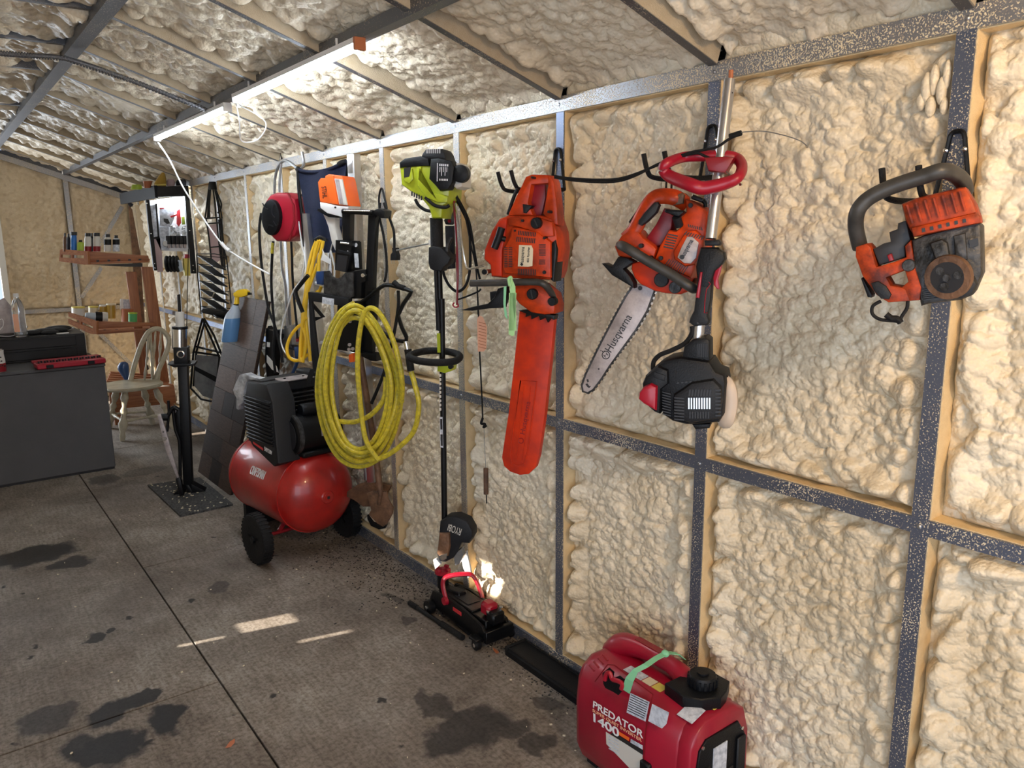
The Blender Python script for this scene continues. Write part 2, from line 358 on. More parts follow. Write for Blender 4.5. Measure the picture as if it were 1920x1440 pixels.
def foam(parent, o, eu, ev, en, lu, lv, res, seed, mt='foam', depth=.034, big=.075, ax=1.0, ang=0.0, clipf=None, edge=.02, name='foam_panel'):
    """one bay of sprayed foam: o corner, eu/ev in plane, en towards the room"""
    nu = max(8, int(lu/res)); nv = max(8, int(lv/res))
    U, V = np.meshgrid(np.linspace(0, lu, nu+1), np.linspace(0, lv, nv+1), indexing='ij')
    Uw = U+.006*smooth_noise(U, V, .07, seed+1)+seed*1.37; Vw = V+.006*smooth_noise(U, V, .08, seed+2)+seed*2.11
    lo = .5+.5*smooth_noise(U, V, .30, seed+3); lo2 = .5+.5*smooth_noise(U, V, .22, seed+4)
    ed = np.minimum(np.minimum(U, lu-U), np.minimum(V, lv-V))
    edf = np.clip(1-np.abs(ed-.035)/.055, 0, 1); far_ = res > .008
    wb_ = np.clip(edf*1.1+np.clip(lo-.70, 0, 1)*2.2, 0, 1)                       # where the fat beads lie
    H = depth*1.0*wb_*blobs(Uw, Vw, big, seed, ax, ang, rmin=.52, rmax=.82, pw=.5)
    m_ = .027 if not far_ else .038
    H = H+.72*m_*(1-.45*wb_)*(.5+.5*lo2)*blobs(Uw, Vw, m_, seed+5, 1.25, ang, rmin=.50, rmax=.80, pw=.5)
    H = H+.42*m_*.5*(1-.6*wb_)*(1.15-.7*lo2)*blobs(Uw+.3, Vw+.7, m_*.5, seed+9, 1, ang, rmin=.52, rmax=.80, pw=.5)
    H = H*np.clip(ed/edge, 0, 1)**.5+(.012*smooth_noise(U, V, .22, seed+7)+.010)*np.clip(ed/.05, 0, 1)
    P = np.array(o)[None, None]+U[..., None]*np.array(eu)+V[..., None]*np.array(ev)+H[..., None]*np.array(en)
    if clipf is not None: P = clipf(P, U, V, H)
    me = bpy.data.meshes.new(name); me.vertices.add((nu+1)*(nv+1)); me.vertices.foreach_set('co', P.reshape(-1))
    I = (np.arange(nu)[:, None]*(nv+1)+np.arange(nv)[None]).reshape(-1)
    quads = np.stack([I, I+nv+1, I+nv+2, I+1], 1)
    if np.dot(np.cross(eu, ev), en) < 0: quads = quads[:, ::-1]
    nq = len(quads); me.loops.add(nq*4); me.loops.foreach_set('vertex_index', quads.reshape(-1)); me.polygons.add(nq)
    me.polygons.foreach_set('loop_start', np.arange(nq)*4); me.polygons.foreach_set('loop_total', np.full(nq, 4)); me.polygons.foreach_set('use_smooth', np.ones(nq, dtype=bool))
    me.update(); me.materials.append(M[mt]); ob = bpy.data.objects.new(name, me); link(ob); ob.parent = parent; return ob

# --- right wall: studs, rails, foam bays (steel face at x = 0, foam set back behind it)
wr = shell('wall_right')
HW = .0185; ZM = .918; RB = .055; TH = .036
zlo0, zlo1, zhi0, zhi1 = RB, ZM-TH/2, ZM+TH/2, ZE-.02
SD = .060    # how far the foam lies behind the steel face
for i in range(-3, 13):
    y = i*S
    MB().box((.02, y, 1.0), (.04, 2*HW, 1.94)).out('stud', 'steel' if i < 3 else 'steel_dusty', wr, flat=True)
    MB().box((.040, y-HW-.0012, 1.0), (.072, .0024, 1.92)).box((.040, y+HW+.0012, 1.0), (.072, .0024, 1.92)).out('overspray_flange', 'foam_skin', wr, flat=True)
    for z in (ZM, ZE-.001):
        MB().lathe([(.0055, 0), (.0055, .002), (.003, .0045)], (0-.001, y, z), (-1, 0, 0), 10).out('screw', 'tube_steel', wr)
MB().box((.0195, (YF+YEND)/2, ZM), (.041, YEND-YF, TH)).out('middle_rail', 'steel', wr, flat=True)
MB().box((.0195, (YF+YEND)/2, ZE), (.045, YEND-YF, .046)).out('top_rail', 'steel_dusty', wr, flat=True)
MB().box((.0195, (YF+YEND)/2, RB/2), (.043, YEND-YF, RB)).out('base_rail', 'steel', wr, flat=True)
for i in range(-3, 13):
    y0 = i*S+HW+.001; ln = S-2*HW-.002
    if i == 12: ln = YEND-y0
    if ln < .05: continue
    res = .0031 if -1 <= i <= 2 else (.005 if i <= 4 else (.009 if i > 4 else .02))
    if i < -1: res = .02
    for k, (a, b) in enumerate(((zlo0, zlo1), (zhi0, zhi1))):
        foam(wr, (SD, y0, a), (0, 1, 0), (0, 0, 1), (-1, 0, 0), ln, b-a, res, i*2+k+60, depth=.064 if (i+k) % 2 else .054, big=(.046, .056, .050, .062)[(i*2+k) % 4], ax=1.5 if k == 0 else 1.15, ang=(-.5, 0, .3, -.8)[(i+2*k) % 4])
MB().box((.042, (YF+YEND)/2, ZM+TH/2+.001), (.07, YEND-YF, .003)).out('overspray_ledge', 'foam_skin', wr, flat=True)
MB().box((.042, (YF+YEND)/2, ZM-TH/2-.001), (.07, YEND-YF, .003)).out('overspray_ledge', 'foam_skin', wr, flat=True)
MB().box((.042, (YF+YEND)/2, RB+.001), (.07, YEND-YF, .003)).out('overspray_ledge', 'foam_skin', wr, flat=True)
MB().box((.042, (YF+YEND)/2, ZE-.024), (.07, YEND-YF, .003)).out('overspray_ledge', 'foam_skin', wr, flat=True)
for i in range(-2, 12): foam(wr, (.012, i*S+.02, ZE+.022), (0, 1, 0), (0.3, 0, .95), (-.95, 0, .3), S-.04, .10, .008 if i < 4 else .014, 500+i, 'foam', depth=.03, big=.045, name='eave_foam')
# outer cladding behind the foam (keeps outdoor light out)
MB().box((.12, (YF+YEND)/2, 1.05), (.01, YEND-YF+.2, 2.15)).out('cladding', 'steel_roof', wr, flat=True)

# --- ceiling
ce = shell('ceiling')
sl = math.atan2(ZR-ZE, -XR); LS = math.hypot(ZR-ZE, XR)
ev = np.array((-math.cos(sl), 0, math.sin(sl))); en = np.array((-math.sin(sl), 0, -math.cos(sl)))
RD = .045
def rafter_box(y, a, b, mt, wd=.026, dp=.05):
    a = Vector(a); b = Vector(b); d = a-b; R = Vector((1, 0, 0)).rotation_difference(d).to_matrix()
    return MB().box((a+b)/2+Vector((0, y, dp/2)), (d.length, wd, dp), R).out('rafter', mt, ce, flat=True)
for i in range(-3, 13):
    y = i*S; mt = 'steel_roof'
    rafter_box(y, (0, 0, ZE+.012), (XR, 0, ZR+.012), mt)
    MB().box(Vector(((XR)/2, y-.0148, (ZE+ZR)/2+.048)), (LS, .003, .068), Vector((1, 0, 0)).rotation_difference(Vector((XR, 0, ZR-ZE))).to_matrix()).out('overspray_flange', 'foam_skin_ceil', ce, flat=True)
    rafter_box(y, (XR, 0, ZR+.012), (XR2, 0, ZR+.012), mt)
    rafter_box(y, (XR2, 0, ZR+.012), (XL, 0, ZE+.012), mt)
for nm, x, z in (('purlin', -.525, ZE+(.525)*math.tan(sl)-.016), ('purlin', XR, ZR-.020), ('purlin', XR2, ZR-.020)):
    MB().box((x, (YF+YEND)/2, z+(.040 if x == -.525 else .02)), (.038 if x == -.525 else .055, YEND-YF, .040)).out(nm, 'steel_roof', ce, flat=True)
for i in range(-3, 13):
    y0 = i*S+.018; ln = S-.036
    if i == 12: ln = YEND-y0
    if ln < .05: continue
    far = i > 4; res = .0065 if -1 <= i <= 2 else (.009 if i <= 5 else .014)
    if i < -1: res = .025
    o = np.array((.03, y0, ZE-.005))-en*(.068)
    foam(ce, o, (0, 1, 0), ev, en, ln, LS+.03, res, 200+i, 'foam_ceil', depth=.042, big=.055, ax=1.3, ang=1.0)
    foam(ce, (XR, y0, ZR+.065), (0, 1, 0), (-1, 0, 0), (0, 0, -1), ln, XR-XR2, res*1.2, 230+i, 'foam_ceil', depth=.075, big=.10)
    foam(ce, np.array((XL, y0, ZE+.07)), (0, 1, 0), (math.cos(sl), 0, math.sin(sl)), (math.sin(sl), 0, -math.cos(sl)), ln, LS, .03, 260+i, 'foam_ceil', depth=.04, big=.07)
for a, b in (((.15, 2.06-.05), (XR, ZR+.10)), ((XR, ZR+.10), (XR2, ZR+.10)), ((XR2, ZR+.10), (XL-.15, 2.06-.05))):
    A = Vector((a[0], 0, a[1]+.06)); B = Vector((b[0], 0, b[1]+.06)); d = A-B
    MB().box((A+B)/2+Vector((0, (YF+YEND)/2, 0)), (d.length+.02, YEND-YF+.2, .008), Vector((1, 0, 0)).rotation_difference(d).to_matrix()).out('roof_sheet', 'steel_roof', ce, flat=True)

# --- end wall
wb = shell('wall_back')
def end_clip(P, U, V, H):
    x = P[..., 0]; zt = np.where(x > XR, ZE+(ZR-ZE)*np.clip(x/XR, 0, 1), ZR)-.01; P[..., 2] = np.minimum(P[..., 2], zt); return P
for k, (x0, x1) in enumerate(((-.505, 0), (-1.13, -.545))):
    for z0, z1, s_ in ((0, .87, 1), (.91, 2.33, 2)):
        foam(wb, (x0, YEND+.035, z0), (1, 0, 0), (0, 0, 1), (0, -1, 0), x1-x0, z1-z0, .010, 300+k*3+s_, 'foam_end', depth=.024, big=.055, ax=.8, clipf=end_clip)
MB().box((-.525, YEND+.015, 1.06), (.04, .04, 2.08)).out('stud', 'steel_dusty', wb, flat=True)
MB().box((-.56, YEND+.018, .89), (1.12, .036, .036)).out('middle_rail', 'steel_dusty', wb, flat=True)
for a, b in (((-.5, 1.0), (-.30, 1.28)), ((-.34, 1.42), (-.06, 1.86)), ((-.50, .80), (-.12, .30))):
    A = Vector((a[0], YEND+.01, a[1])); B = Vector((b[0], YEND+.01, b[1])); d = B-A
    MB().box((A+B)/2, (d.length, .03, .035), Vector((1, 0, 0)).rotation_difference(d).to_matrix()).out('diagonal_brace', 'steel_dusty', wb, flat=True)
A = Vector((0, YEND-.005, ZE-.02)); B = Vector((XR, YEND-.005, ZR-.02)); d = B-A
MB().box((A+B)/2, (d.length, .05, .05), Vector((1, 0, 0)).rotation_difference(d).to_matrix()).out('gable_rail', 'steel_dusty', wb, flat=True)
MB().box((-1.105, YEND, 1.1), (.05, .09, 2.2)).out('door_jamb', 'offwhite', wb, flat=True)
MB().box((-.45, YEND+.12, 1.1), (1.3, .01, 2.5)).out('cladding', 'steel_roof', wb, flat=True)
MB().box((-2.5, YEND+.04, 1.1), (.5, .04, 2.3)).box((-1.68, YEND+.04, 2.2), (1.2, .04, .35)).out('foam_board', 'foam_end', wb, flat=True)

# --- left and front walls (beside and behind the camera)
wl = shell('wall_left')
# side opening y in [-.2, 2.6], z in [.75, 1.75]; the rest closed; narrow gaps let the sun in
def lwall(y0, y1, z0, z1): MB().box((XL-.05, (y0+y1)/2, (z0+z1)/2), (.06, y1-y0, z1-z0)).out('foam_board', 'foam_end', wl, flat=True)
def slots(y0, y1, z0, z1, holes):
    # wall panel with gaps: split into vertical strips round each hole (y0, y1, z0, z1)
    ys = sorted({y0, y1, *[h[0] for h in holes], *[h[1] for h in holes]})
    for a, b in zip(ys, ys[1:]):
        zs = sorted([(h[2], h[3]) for h in holes if h[0] <= a and h[1] >= b]); z = z0
        for p_, q_ in zs: lwall(a, b, z, p_); z = q_
        lwall(a, b, z, z1)
def gap(P0, P1, thick):
    # the gap in the left wall that lets the sun reach floor or wall points P0..P1
    def back(P): t = (XL-.05-P[0])/SUN_DIR.x; return (P[1]+t*SUN_DIR.y, P[2]+t*SUN_DIR.z)
    a, b = back(P0), back(P1); zc = (a[1]+b[1])/2; return (min(a[0], b[0])-.014, max(a[0], b[0])+.014, min(a[1], b[1])-thick/2, max(a[1], b[1])+thick/2)
def fl_(px, py): q = on_floor(px, py); return (q.x, q.y, 0)
SL = [gap(fl_(330, 1212), fl_(425, 1194), .02), gap(fl_(440, 1172), fl_(560, 1164), .025), gap(fl_(572, 1202), fl_(648, 1184), .05), gap((0, 1.64, .17), (0, 1.80, .19), .13),
      gap(fl_(345, 838), fl_(400, 836), .09), gap(fl_(352, 812), fl_(392, 812), .05)]
slots(-.3, YEND+.1, 0, 2.15, SL)
lwall(YF, -.3, 1.95, 2.15)
wf = shell('wall_front')
MB().box((-.10, YF-.03, 1.0), (.40, .06, 2.2)).out('foam_board', 'foam_end', wf, flat=True)
MB().box((XL+.1, YF-.03, 1.0), (.30, .06, 2.2)).out('foam_board', 'foam_end', wf, flat=True)
MB().box(((XL)/2, YF-.03, 2.22), (-XL+.2, .06, .46)).out('header', 'foam_end', wf, flat=True)

# --- floor: plywood sheets as separate pieces
fl = shell('floor')
def floor_mat():
    m = bpy.data.materials.new('stained_plywood'); m.use_nodes = True; nt = m.node_tree; N = nt.nodes; L = nt.links
    b = N['Principled BSDF']; b.inputs['Roughness'].default_value = .62; b.inputs['Specular IOR Level'].default_value = .25
    g = N.new('ShaderNodeNewGeometry'); pos = g.outputs['Position']
    def noise(scale, det=8, stretch=None, rough=.6, dist=0):
        n = N.new('ShaderNodeTexNoise'); n.inputs['Scale'].default_value = scale; n.inputs['Detail'].default_value = det; n.inputs['Roughness'].default_value = rough; n.inputs['Distortion'].default_value = dist
        if stretch:
            mp = N.new('ShaderNodeMapping'); mp.inputs['Scale'].default_value = stretch; L.new(pos, mp.inputs[0]); L.new(mp.outputs[0], n.inputs[0])
        else: L.new(pos, n.inputs[0])
        return n.outputs[0]
    def ramp(src, stops):
        r = N.new('ShaderNodeValToRGB'); e = r.color_ramp.elements
        while len(e) < len(stops): e.new(.5)
        for k, (p_, c_) in enumerate(stops): e[k].position = p_; e[k].color = (*c_, 1)
        L.new(src, r.inputs[0]); return r.outputs[0]
    def mix(f, a, c_, mode='MIX'):
        x = N.new('ShaderNodeMix'); x.data_type = 'RGBA'; x.blend_type = mode
        if isinstance(f, float): x.inputs[0].default_value = f
        else: L.new(f, x.inputs[0])
        for s_, v in ((6, a), (7, c_)):
            if isinstance(v, tuple): x.inputs[s_].default_value = (*v, 1)
            else: L.new(v, x.inputs[s_])
        return x.outputs[2]
    base = ramp(noise(1.6), [(.34, (.18, .150, .126)), (.5, (.30, .262, .226)), (.66, (.41, .375, .335))])
    grain = ramp(noise(9, 8, (9, .9, 1), .7), [(.36, (.62, .58, .54)), (.58, (1, 1, 1))])
    c = mix(.75, base, grain, 'MULTIPLY')
    fine = ramp(noise(70, 6), [(.38, (.42, .38, .34)), (.56, (1, 1, 1))]); c = mix(.65, c, fine, 'MULTIPLY')
    grey = ramp(noise(.9, 4, None, .5), [(.45, (0, 0, 0)), (.7, (1, 1, 1))])
    c = mix(grey, c, mix(.45, c, (.17, .16, .155)))
    dirt = ramp(noise(4.5, 9, None, .72, .6), [(.42, (.62, .58, .54)), (.60, (1, 1, 1))]); c = mix(.55, c, dirt, 'MULTIPLY')
    # spots: small oil drips
    v = N.new('ShaderNodeTexVoronoi'); v.inputs['Scale'].default_value = 7.5; v.inputs['Randomness'].default_value = 1
    wv = N.new('ShaderNodeVectorMath'); wv.operation = 'ADD'; n_ = N.new('ShaderNodeTexNoise'); n_.inputs['Scale'].default_value = 25; L.new(pos, n_.inputs[0])
    sc_ = N.new('ShaderNodeVectorMath'); sc_.operation = 'SCALE'; sc_.inputs['Scale'].default_value = .06; L.new(n_.outputs['Color'], sc_.inputs[0]); L.new(pos, wv.inputs[0]); L.new(sc_.outputs[0], wv.inputs[1])
    L.new(wv.outputs[0], v.inputs['Vector'])
    spot = ramp(v.outputs['Distance'], [(.08, (1, 1, 1)), (.14, (0, 0, 0))])
    gate = ramp(v.outputs['Color'], [(.55, (0, 0, 0)), (.6, (1, 1, 1))])
    sp = mix(1.0, spot, gate, 'MULTIPLY'); c = mix(sp, c, (.035, .032, .03))
    # large oil stains with their own places
    tot = None
    sep = N.new('ShaderNodeSeparateXYZ'); nn = N.new('ShaderNodeTexNoise'); nn.inputs['Scale'].default_value = 9; nn.inputs['Detail'].default_value = 6; L.new(pos, nn.inputs[0])
    s2 = N.new('ShaderNodeVectorMath'); s2.operation = 'SCALE'; s2.inputs['Scale'].default_value = .17; L.new(nn.outputs['Color'], s2.inputs[0])
    wp = N.new('ShaderNodeVectorMath'); wp.operation = 'ADD'; L.new(pos, wp.inputs[0]); L.new(s2.outputs[0], wp.inputs[1])
    for (px, py, rx, ry, st) in STAINS:
        q = on_floor(px, py)
        mp = N.new('ShaderNodeVectorMath'); mp.operation = 'SUBTRACT'; L.new(wp.outputs[0], mp.inputs[0]); mp.inputs[1].default_value = (q.x+.085, q.y+.085, 0)
        dv = N.new('ShaderNodeVectorMath'); dv.operation = 'MULTIPLY'; L.new(mp.outputs[0], dv.inputs[0]); dv.inputs[1].default_value = (1/(rx*1.25), 1/(ry*1.25), 0)
        ln = N.new('ShaderNodeVectorMath'); ln.operation = 'LENGTH'; L.new(dv.outputs[0], ln.inputs[0])
        mr = N.new('ShaderNodeMapRange'); mr.inputs[1].default_value = .85; mr.inputs[2].default_value = 1.1; mr.inputs[3].default_value = st; mr.inputs[4].default_value = 0; L.new(ln.outputs['Value'], mr.inputs[0])
        if tot is None: tot = mr.outputs[0]
        else:
            mm = N.new('ShaderNodeMath'); mm.operation = 'MAXIMUM'; L.new(tot, mm.inputs[0]); L.new(mr.outputs[0], mm.inputs[1]); tot = mm.outputs[0]
    c = mix(tot, c, (.012, .011, .012))
    L.new(c, b.inputs['Base Color'])
    rr = N.new('ShaderNodeMapRange'); rr.inputs[3].default_value = .66; rr.inputs[4].default_value = .5; L.new(tot, rr.inputs[0]); L.new(rr.outputs[0], b.inputs['Roughness'])
    bp = N.new('ShaderNodeBump'); bp.inputs['Strength'].default_value = .35; bp.inputs['Distance'].default_value = .004
    L.new(noise(60, 8, (4, 1, 1), .7), bp.inputs['Height']); L.new(bp.outputs[0], b.inputs['Normal'])
    return m
STAINS = [(60, 1042, .17, .10, .92), (30, 1048, .12, .09, .9), (130, 1056, .09, .06, .85), (200, 1405, .085, .085, .95), (160, 1400, .05, .07, .9), (310, 1352, .045, .07, .95), (90, 1350, .07, .06, .72), (210, 1335, .07, .05, .93),
          (255, 1320, .045, .04, .93), (280, 1305, .02, .03, .93), (875, 1370, .13, .07, .80), (820, 1325, .04, .10, .7), (950, 1370, .07, .04, .7), (405, 1100, .035, .05, .62), (175, 1198, .028, .035, .9), (205, 1185, .014, .02, .9),
          (195, 900, .07, .09, .62), (270, 884, .12, .08, .45), (1000, 1390, .04, .04, .7), (1035, 1320, .03, .05, .6), (735, 1120, .02, .05, .6), (760, 1160, .015, .03, .6)]
M['floor'] = floor_mat()
def sheet(x0, x1, y0, y1):
    g = .0032
    MB().box(((x0+x1)/2, (y0+y1)/2, -.009), (x1-x0-g*2, y1-y0-g*2, .018), bev=.0015).out('plywood_sheet', 'floor', fl, flat=True)
for y0, y1 in ((-2.6, -.55), (-.55, 1.893), (1.893, 4.33), (4.33, 6.77), (6.77, YEND+.12)): sheet(-2.23, -1.013, y0, y1)
for y0, y1 in ((-2.6, -1.77), (-1.77, .67), (.67, 3.11), (3.11, 5.55), (5.55, YEND+.12)): sheet(-1.013, .10, y0, y1)
for y0, y1 in ((-2.6, .67), (.67, 3.11), (3.11, 5.55), (5.55, YEND+.12)): sheet(-2.9, -2.23, y0, y1)
MB().box((-1.4, 2.6, -.05), (3.4, 10.6, .06)).out('subfloor', 'steel_roof', fl, flat=True)

# --- LED tubes under the purlin
def led(name, y0, y1, x, z, label):
    t = thing(name, label, 'light', (x, (y0+y1)/2, z)); L_ = y1-y0
    MB().box((0, 0, .014), (.034, L_, .016)).out('housing', 'white', t, flat=True)
    MB().tube([(0, -L_/2+.01, 0), (0, L_/2-.01, 0)], .0135, 12).out('diffuser', 'led', t)
    for s_ in (-1, 1):
        MB().box((0, s_*(L_/2-.004), .004), (.036, .012, .036)).out('end_cap', 'terracotta' if s_ < 0 and name == 'led_tube_light' and y0 < 2 else 'white', t, flat=True)
        MB().tube([(0, s_*L_*.36, .02), (0, s_*L_*.36, .05)], .004, 6).out('hanger', 'white', t)
    return t
ZP = ZE+.525*math.tan(sl)
led('led_tube_light', 1.50, 2.66, -.55, ZP-.018, 'long bright LED tube light nearer the camera, under the roof beam')
led('led_tube_light', 2.78, 4.05, -.55, ZP-.035, 'farther LED tube light that the hanging white cord runs from')

# ================================================================== OBJECTS
def anchor(px, py, d):
    """world point in front of the right wall, d metres from the steel faces, seen at pixel px, py"""
    v = _f + _r*((px-960)/FOC) - _u*((py-720)/FOC); return CAM + v*((-d-CAM.x)/v.x)
def D(a): return math.radians(a)
class TB:
    """builder for a thing whose parts are laid out in a working plane"""
    def __init__(s, name, label, cat, px, py, d, yaw, crop=None, group=None, o=None):
        s.F = Fr(o if o is not None else anchor(px, py, d), D(yaw)); s.t = thing(name, label, cat, s.F.o, s.F.yaw, group)
        if crop: s.F.crop(*crop)
    def crop(s, *c): s.F.crop(*c); return s
    def pr(s, name, m, pts, w0, w1, bev=.003, par=None, label=None, **k): return MB().prism(s.F.poly(pts, w0), w0, w1, bev).out(name, m, par or s.t, label, **k)
    def tb(s, name, m, pts, r, w=0, par=None, n=10, smooth=5, label=None, closed=False, flat=1): return MB().tube(s.F.path(pts, w), r, n, smooth, closed, flat).out(name, m, par or s.t, label)
    def disc(s, name, m, x, y, r, w0, w1, par=None, n=24, label=None):
        c = s.F.p(x, y, w0); return MB().lathe([(r*.9, 0), (r, .002), (r, abs(w1-w0))], (c.x, w0, c.z), (0, 1, 0), n).out(name, m, par or s.t, label)
    def slots(s, name, m, rects, w, par=None, th=.0015):
        b = MB()
        for q in rects: b.prism(s.F.poly(q, w), w, w+th)
        return b.out(name, m, par or s.t, flat=True, kind='stuff' if len(rects) > 1 else None)
    def text(s, body, a, b, h, m, w, par=None, **k): return ftext(s.F, body, a, b, h, m, par or s.t, w, **k)
def rows(x0, y0, x1, y1, n, dx=0, dy=0, wd=.5, vert=False):
    """n slots filling the box; slanted by dx, dy"""
    out = []
    for i in range(n):
        if vert:
            a = x0+(x1-x0)*(i+.5-wd/2)/n; b = x0+(x1-x0)*(i+.5+wd/2)/n; sh = dy*(i+.5)/n; out.append([(a, y0+sh), (b, y0+sh), (b+dx, y1+sh), (a+dx, y1+sh)])
        else:
            a = y0+(y1-y0)*(i+.5-wd/2)/n; b = y0+(y1-y0)*(i+.5+wd/2)/n; sh = dx*(i+.5)/n; out.append([(x0+sh, a), (x1+sh, a+dy), (x1+sh, b+dy), (x0+sh, b)])
    return out

# ---- double hooks screwed to the studs
def hook(px, py, label, sc_=1.0):
    p0 = anchor(px, py, .004); t = thing('wall_hook', label, 'hook', p0, 0, 'black tool hooks on the studs')
    k = sc_; b = MB()
    b.tube([(0, .034*k, -.13*k), (0, .018*k, -.035*k), (-.001, .012*k, -.006), (-.001, 0, 0), (-.001, -.012*k, -.006), (0, -.018*k, -.035*k), (0, -.034*k, -.13*k)], .0048, 8, 5)
    b.out('wall_loop', 'black_metal', t)
    MB().tube([(-.001, -.034*k, -.128*k), (-.001, .034*k, -.128*k)], .0048, 8).out('cross_bar', 'black_metal', t)
    for s_ in (-1, 1):
        MB().tube([(0, s_*.034*k, -.128*k), (-.08, s_*.034*k, -.136*k), (-.175*k, s_*.034*k, -.134*k), (-.20*k, s_*.034*k, -.118*k), (-.215*k, s_*.034*k, -.078*k)], .0062, 8, 4).out('hook_arm', 'black_rubber', t)
        MB().lathe([(.005, 0), (.0045, .003), (.002, .005)], (-.004, s_*.018*k, -.036*k), (-1, 0, 0), 10).out('screw', 'chrome', t)
    return t
hook(1796, 246, 'black steel double hook on the rightmost stud holding the barless orange saw')
hook(1335, 236, 'black steel double hook behind the silver pole holding the red loop handle')
hook(1046, 279, 'black steel double hook above the saw with the orange blade cover')

# ---- saw A: dismantled saw powerhead on the right
A_ = TB('chainsaw_powerhead', 'dirty orange saw powerhead without bar, bare clutch disc showing, hung by its grey wrap handle', 'chainsaw', 1725, 440, .20, -70, (1560, 220, 3.6))
A_.tb('wrap_handle', 'grey_handle', [(190, 880, .02), (160, 740, .0), (175, 630), (250, 545), (400, 470), (620, 398), (740, 362), (830, 385, .02), (885, 440, .06), (900, 500, .08)], .0145, -.02, n=12)
A_.pr('top_cover', 'orange_old', [(465, 585), (560, 545), (850, 475), (900, 470), (960, 575), (990, 660), (1000, 705), (550, 800), (525, 760), (490, 690)], -.035, .085, .008)
A_.slots('cover_ribs', 'orange_old', [[(x, 578-(x-555)*.26), (x+14, 574-(x-555)*.26), (x+52, 700-(x-555)*.24), (x+38, 704-(x-555)*.24)] for x in (500, 560, 620, 680, 740, 800, 855)], -.0395, th=.006)
A_.pr('cover_rim', 'orange_old', [(530, 745), (970, 640), (1000, 665), (1008, 712), (548, 808)], -.046, .0, .005)
A_.slots('rim_notches', 'ink', [[(x, 752-(x-600)*.23), (x+22, 747-(x-600)*.23), (x+26, 772-(x-600)*.23), (x+4, 777-(x-600)*.23)] for x in (605, 660, 715, 770, 825, 880)], -.0475)
A_.pr('engine_casting', 'gray_metal', [(535, 830), (620, 795), (985, 705), (1008, 730), (1015, 1060), (960, 1190), (860, 1235), (650, 1260), (600, 1275), (575, 1150), (548, 1000)], -.03, .09, .008)
A_.pr('casting_boss', 'gray_metal', [(655, 850), (740, 820), (780, 845), (800, 960), (740, 985), (690, 950)], -.044, -.02, .006)
A_.pr('casting_rib', 'gray_metal', [(820, 800), (900, 780), (915, 960), (850, 975), (830, 940)], -.038, -.02, .004)
A_.pr('muffler', 'dark_grey', [(800, 1100), (960, 1075), (985, 1130), (950, 1200), (870, 1235), (790, 1225)], -.046, .0, .01)
A_.slots('cooling_fins', 'ink', rows(610, 1160, 750, 1240, 6, 10, -20, .45)+[[(835, 945), (860, 940), (860, 975), (838, 975)], [(925, 830), (985, 815), (990, 865), (930, 880)]], -.033)
c0 = A_.F.p(778, 1082, -.05)
MB().lathe([(.034, 0), (.0385, .003), (.0385, .012), (.034, .016), (.0, .016)], c0, (.28, 1, .12), 28).out('clutch_drum', 'gray_metal', A_.t)
MB().lathe([(.030, -.001), (.0385, -.001), (.0400, .003), (.0400, .009), (.030, .010)], c0, (.28, 1, .12), 30).out('clutch_rim', 'rust', A_.t)
MB().lathe([(.028, -.0015), (.028, .002), (0, .002)], c0, (.28, 1, .12), 24).out('clutch_recess', 'ink', A_.t)
b = MB()
for k in range(3):
    a = k*2*PI/3+.3; q = Vector((c0.x+math.cos(a)*.017, c0.y-.004+.3*.0-math.cos(a)*.005, c0.z+math.sin(a)*.017)); b.lathe([(.0075, 0), (.0075, .004)], q, (.28, 1, .12), 8)
b.lathe([(.007, -.006), (.007, .004)], c0, (.28, 1, .12), 6); b.out('clutch_shoes', 'gray_metal', A_.t)
A_.pr('rear_housing', 'orange_old', [(160, 875), (235, 850), (262, 880), (300, 1010), (420, 975), (500, 945), (490, 870), (530, 830), (562, 1020), (545, 1036), (492, 1032), (366, 1082), (395, 1135), (470, 1148), (500, 1165), (528, 1240), (380, 1250), (300, 1200), (205, 1070), (158, 940)], -.035, .03, .003)
A_.pr('rear_housing_bridge', 'orange_old', [(492, 1032), (560, 1020), (602, 1150), (590, 1234), (526, 1240), (468, 1148), (515, 1110)], -.033, .03, .002)
A_.pr('handle_grip', 'dark_grey', [(262, 1120), (310, 1105), (365, 1140), (400, 1195), (385, 1228), (330, 1225), (280, 1170)], -.041, -.03, .003)
A_.pr('air_box_cavity', 'ink', [(385, 775), (440, 755), (445, 715), (500, 695), (530, 830), (492, 870), (495, 945), (320, 1000), (275, 890), (350, 850), (395, 840)], -.02, .05, .003)
A_.pr('carburettor', 'red_dark', [(370, 930), (400, 920), (415, 965), (385, 975)], -.03, -.01, .002)
A_.disc('oil_cap', 'gray_metal', 515, 1000, .011, -.045, -.03)
A_.pr('rear_guard', 'black_plastic', [(205, 1080), (270, 1200), (265, 1218), (240, 1215), (195, 1090)], -.02, .02, .002)
A_.tb('ignition_wire', 'black_rubber', [(330, 1240), (275, 1275), (275, 1330), (330, 1365), (430, 1375), (455, 1385), (470, 1345), (505, 1290), (512, 1240)], .0032, -.03)
A_.tb('wire_knot', 'black_rubber', [(365, 1330), (400, 1355), (440, 1360), (462, 1385), (455, 1372)], .0058, -.032)

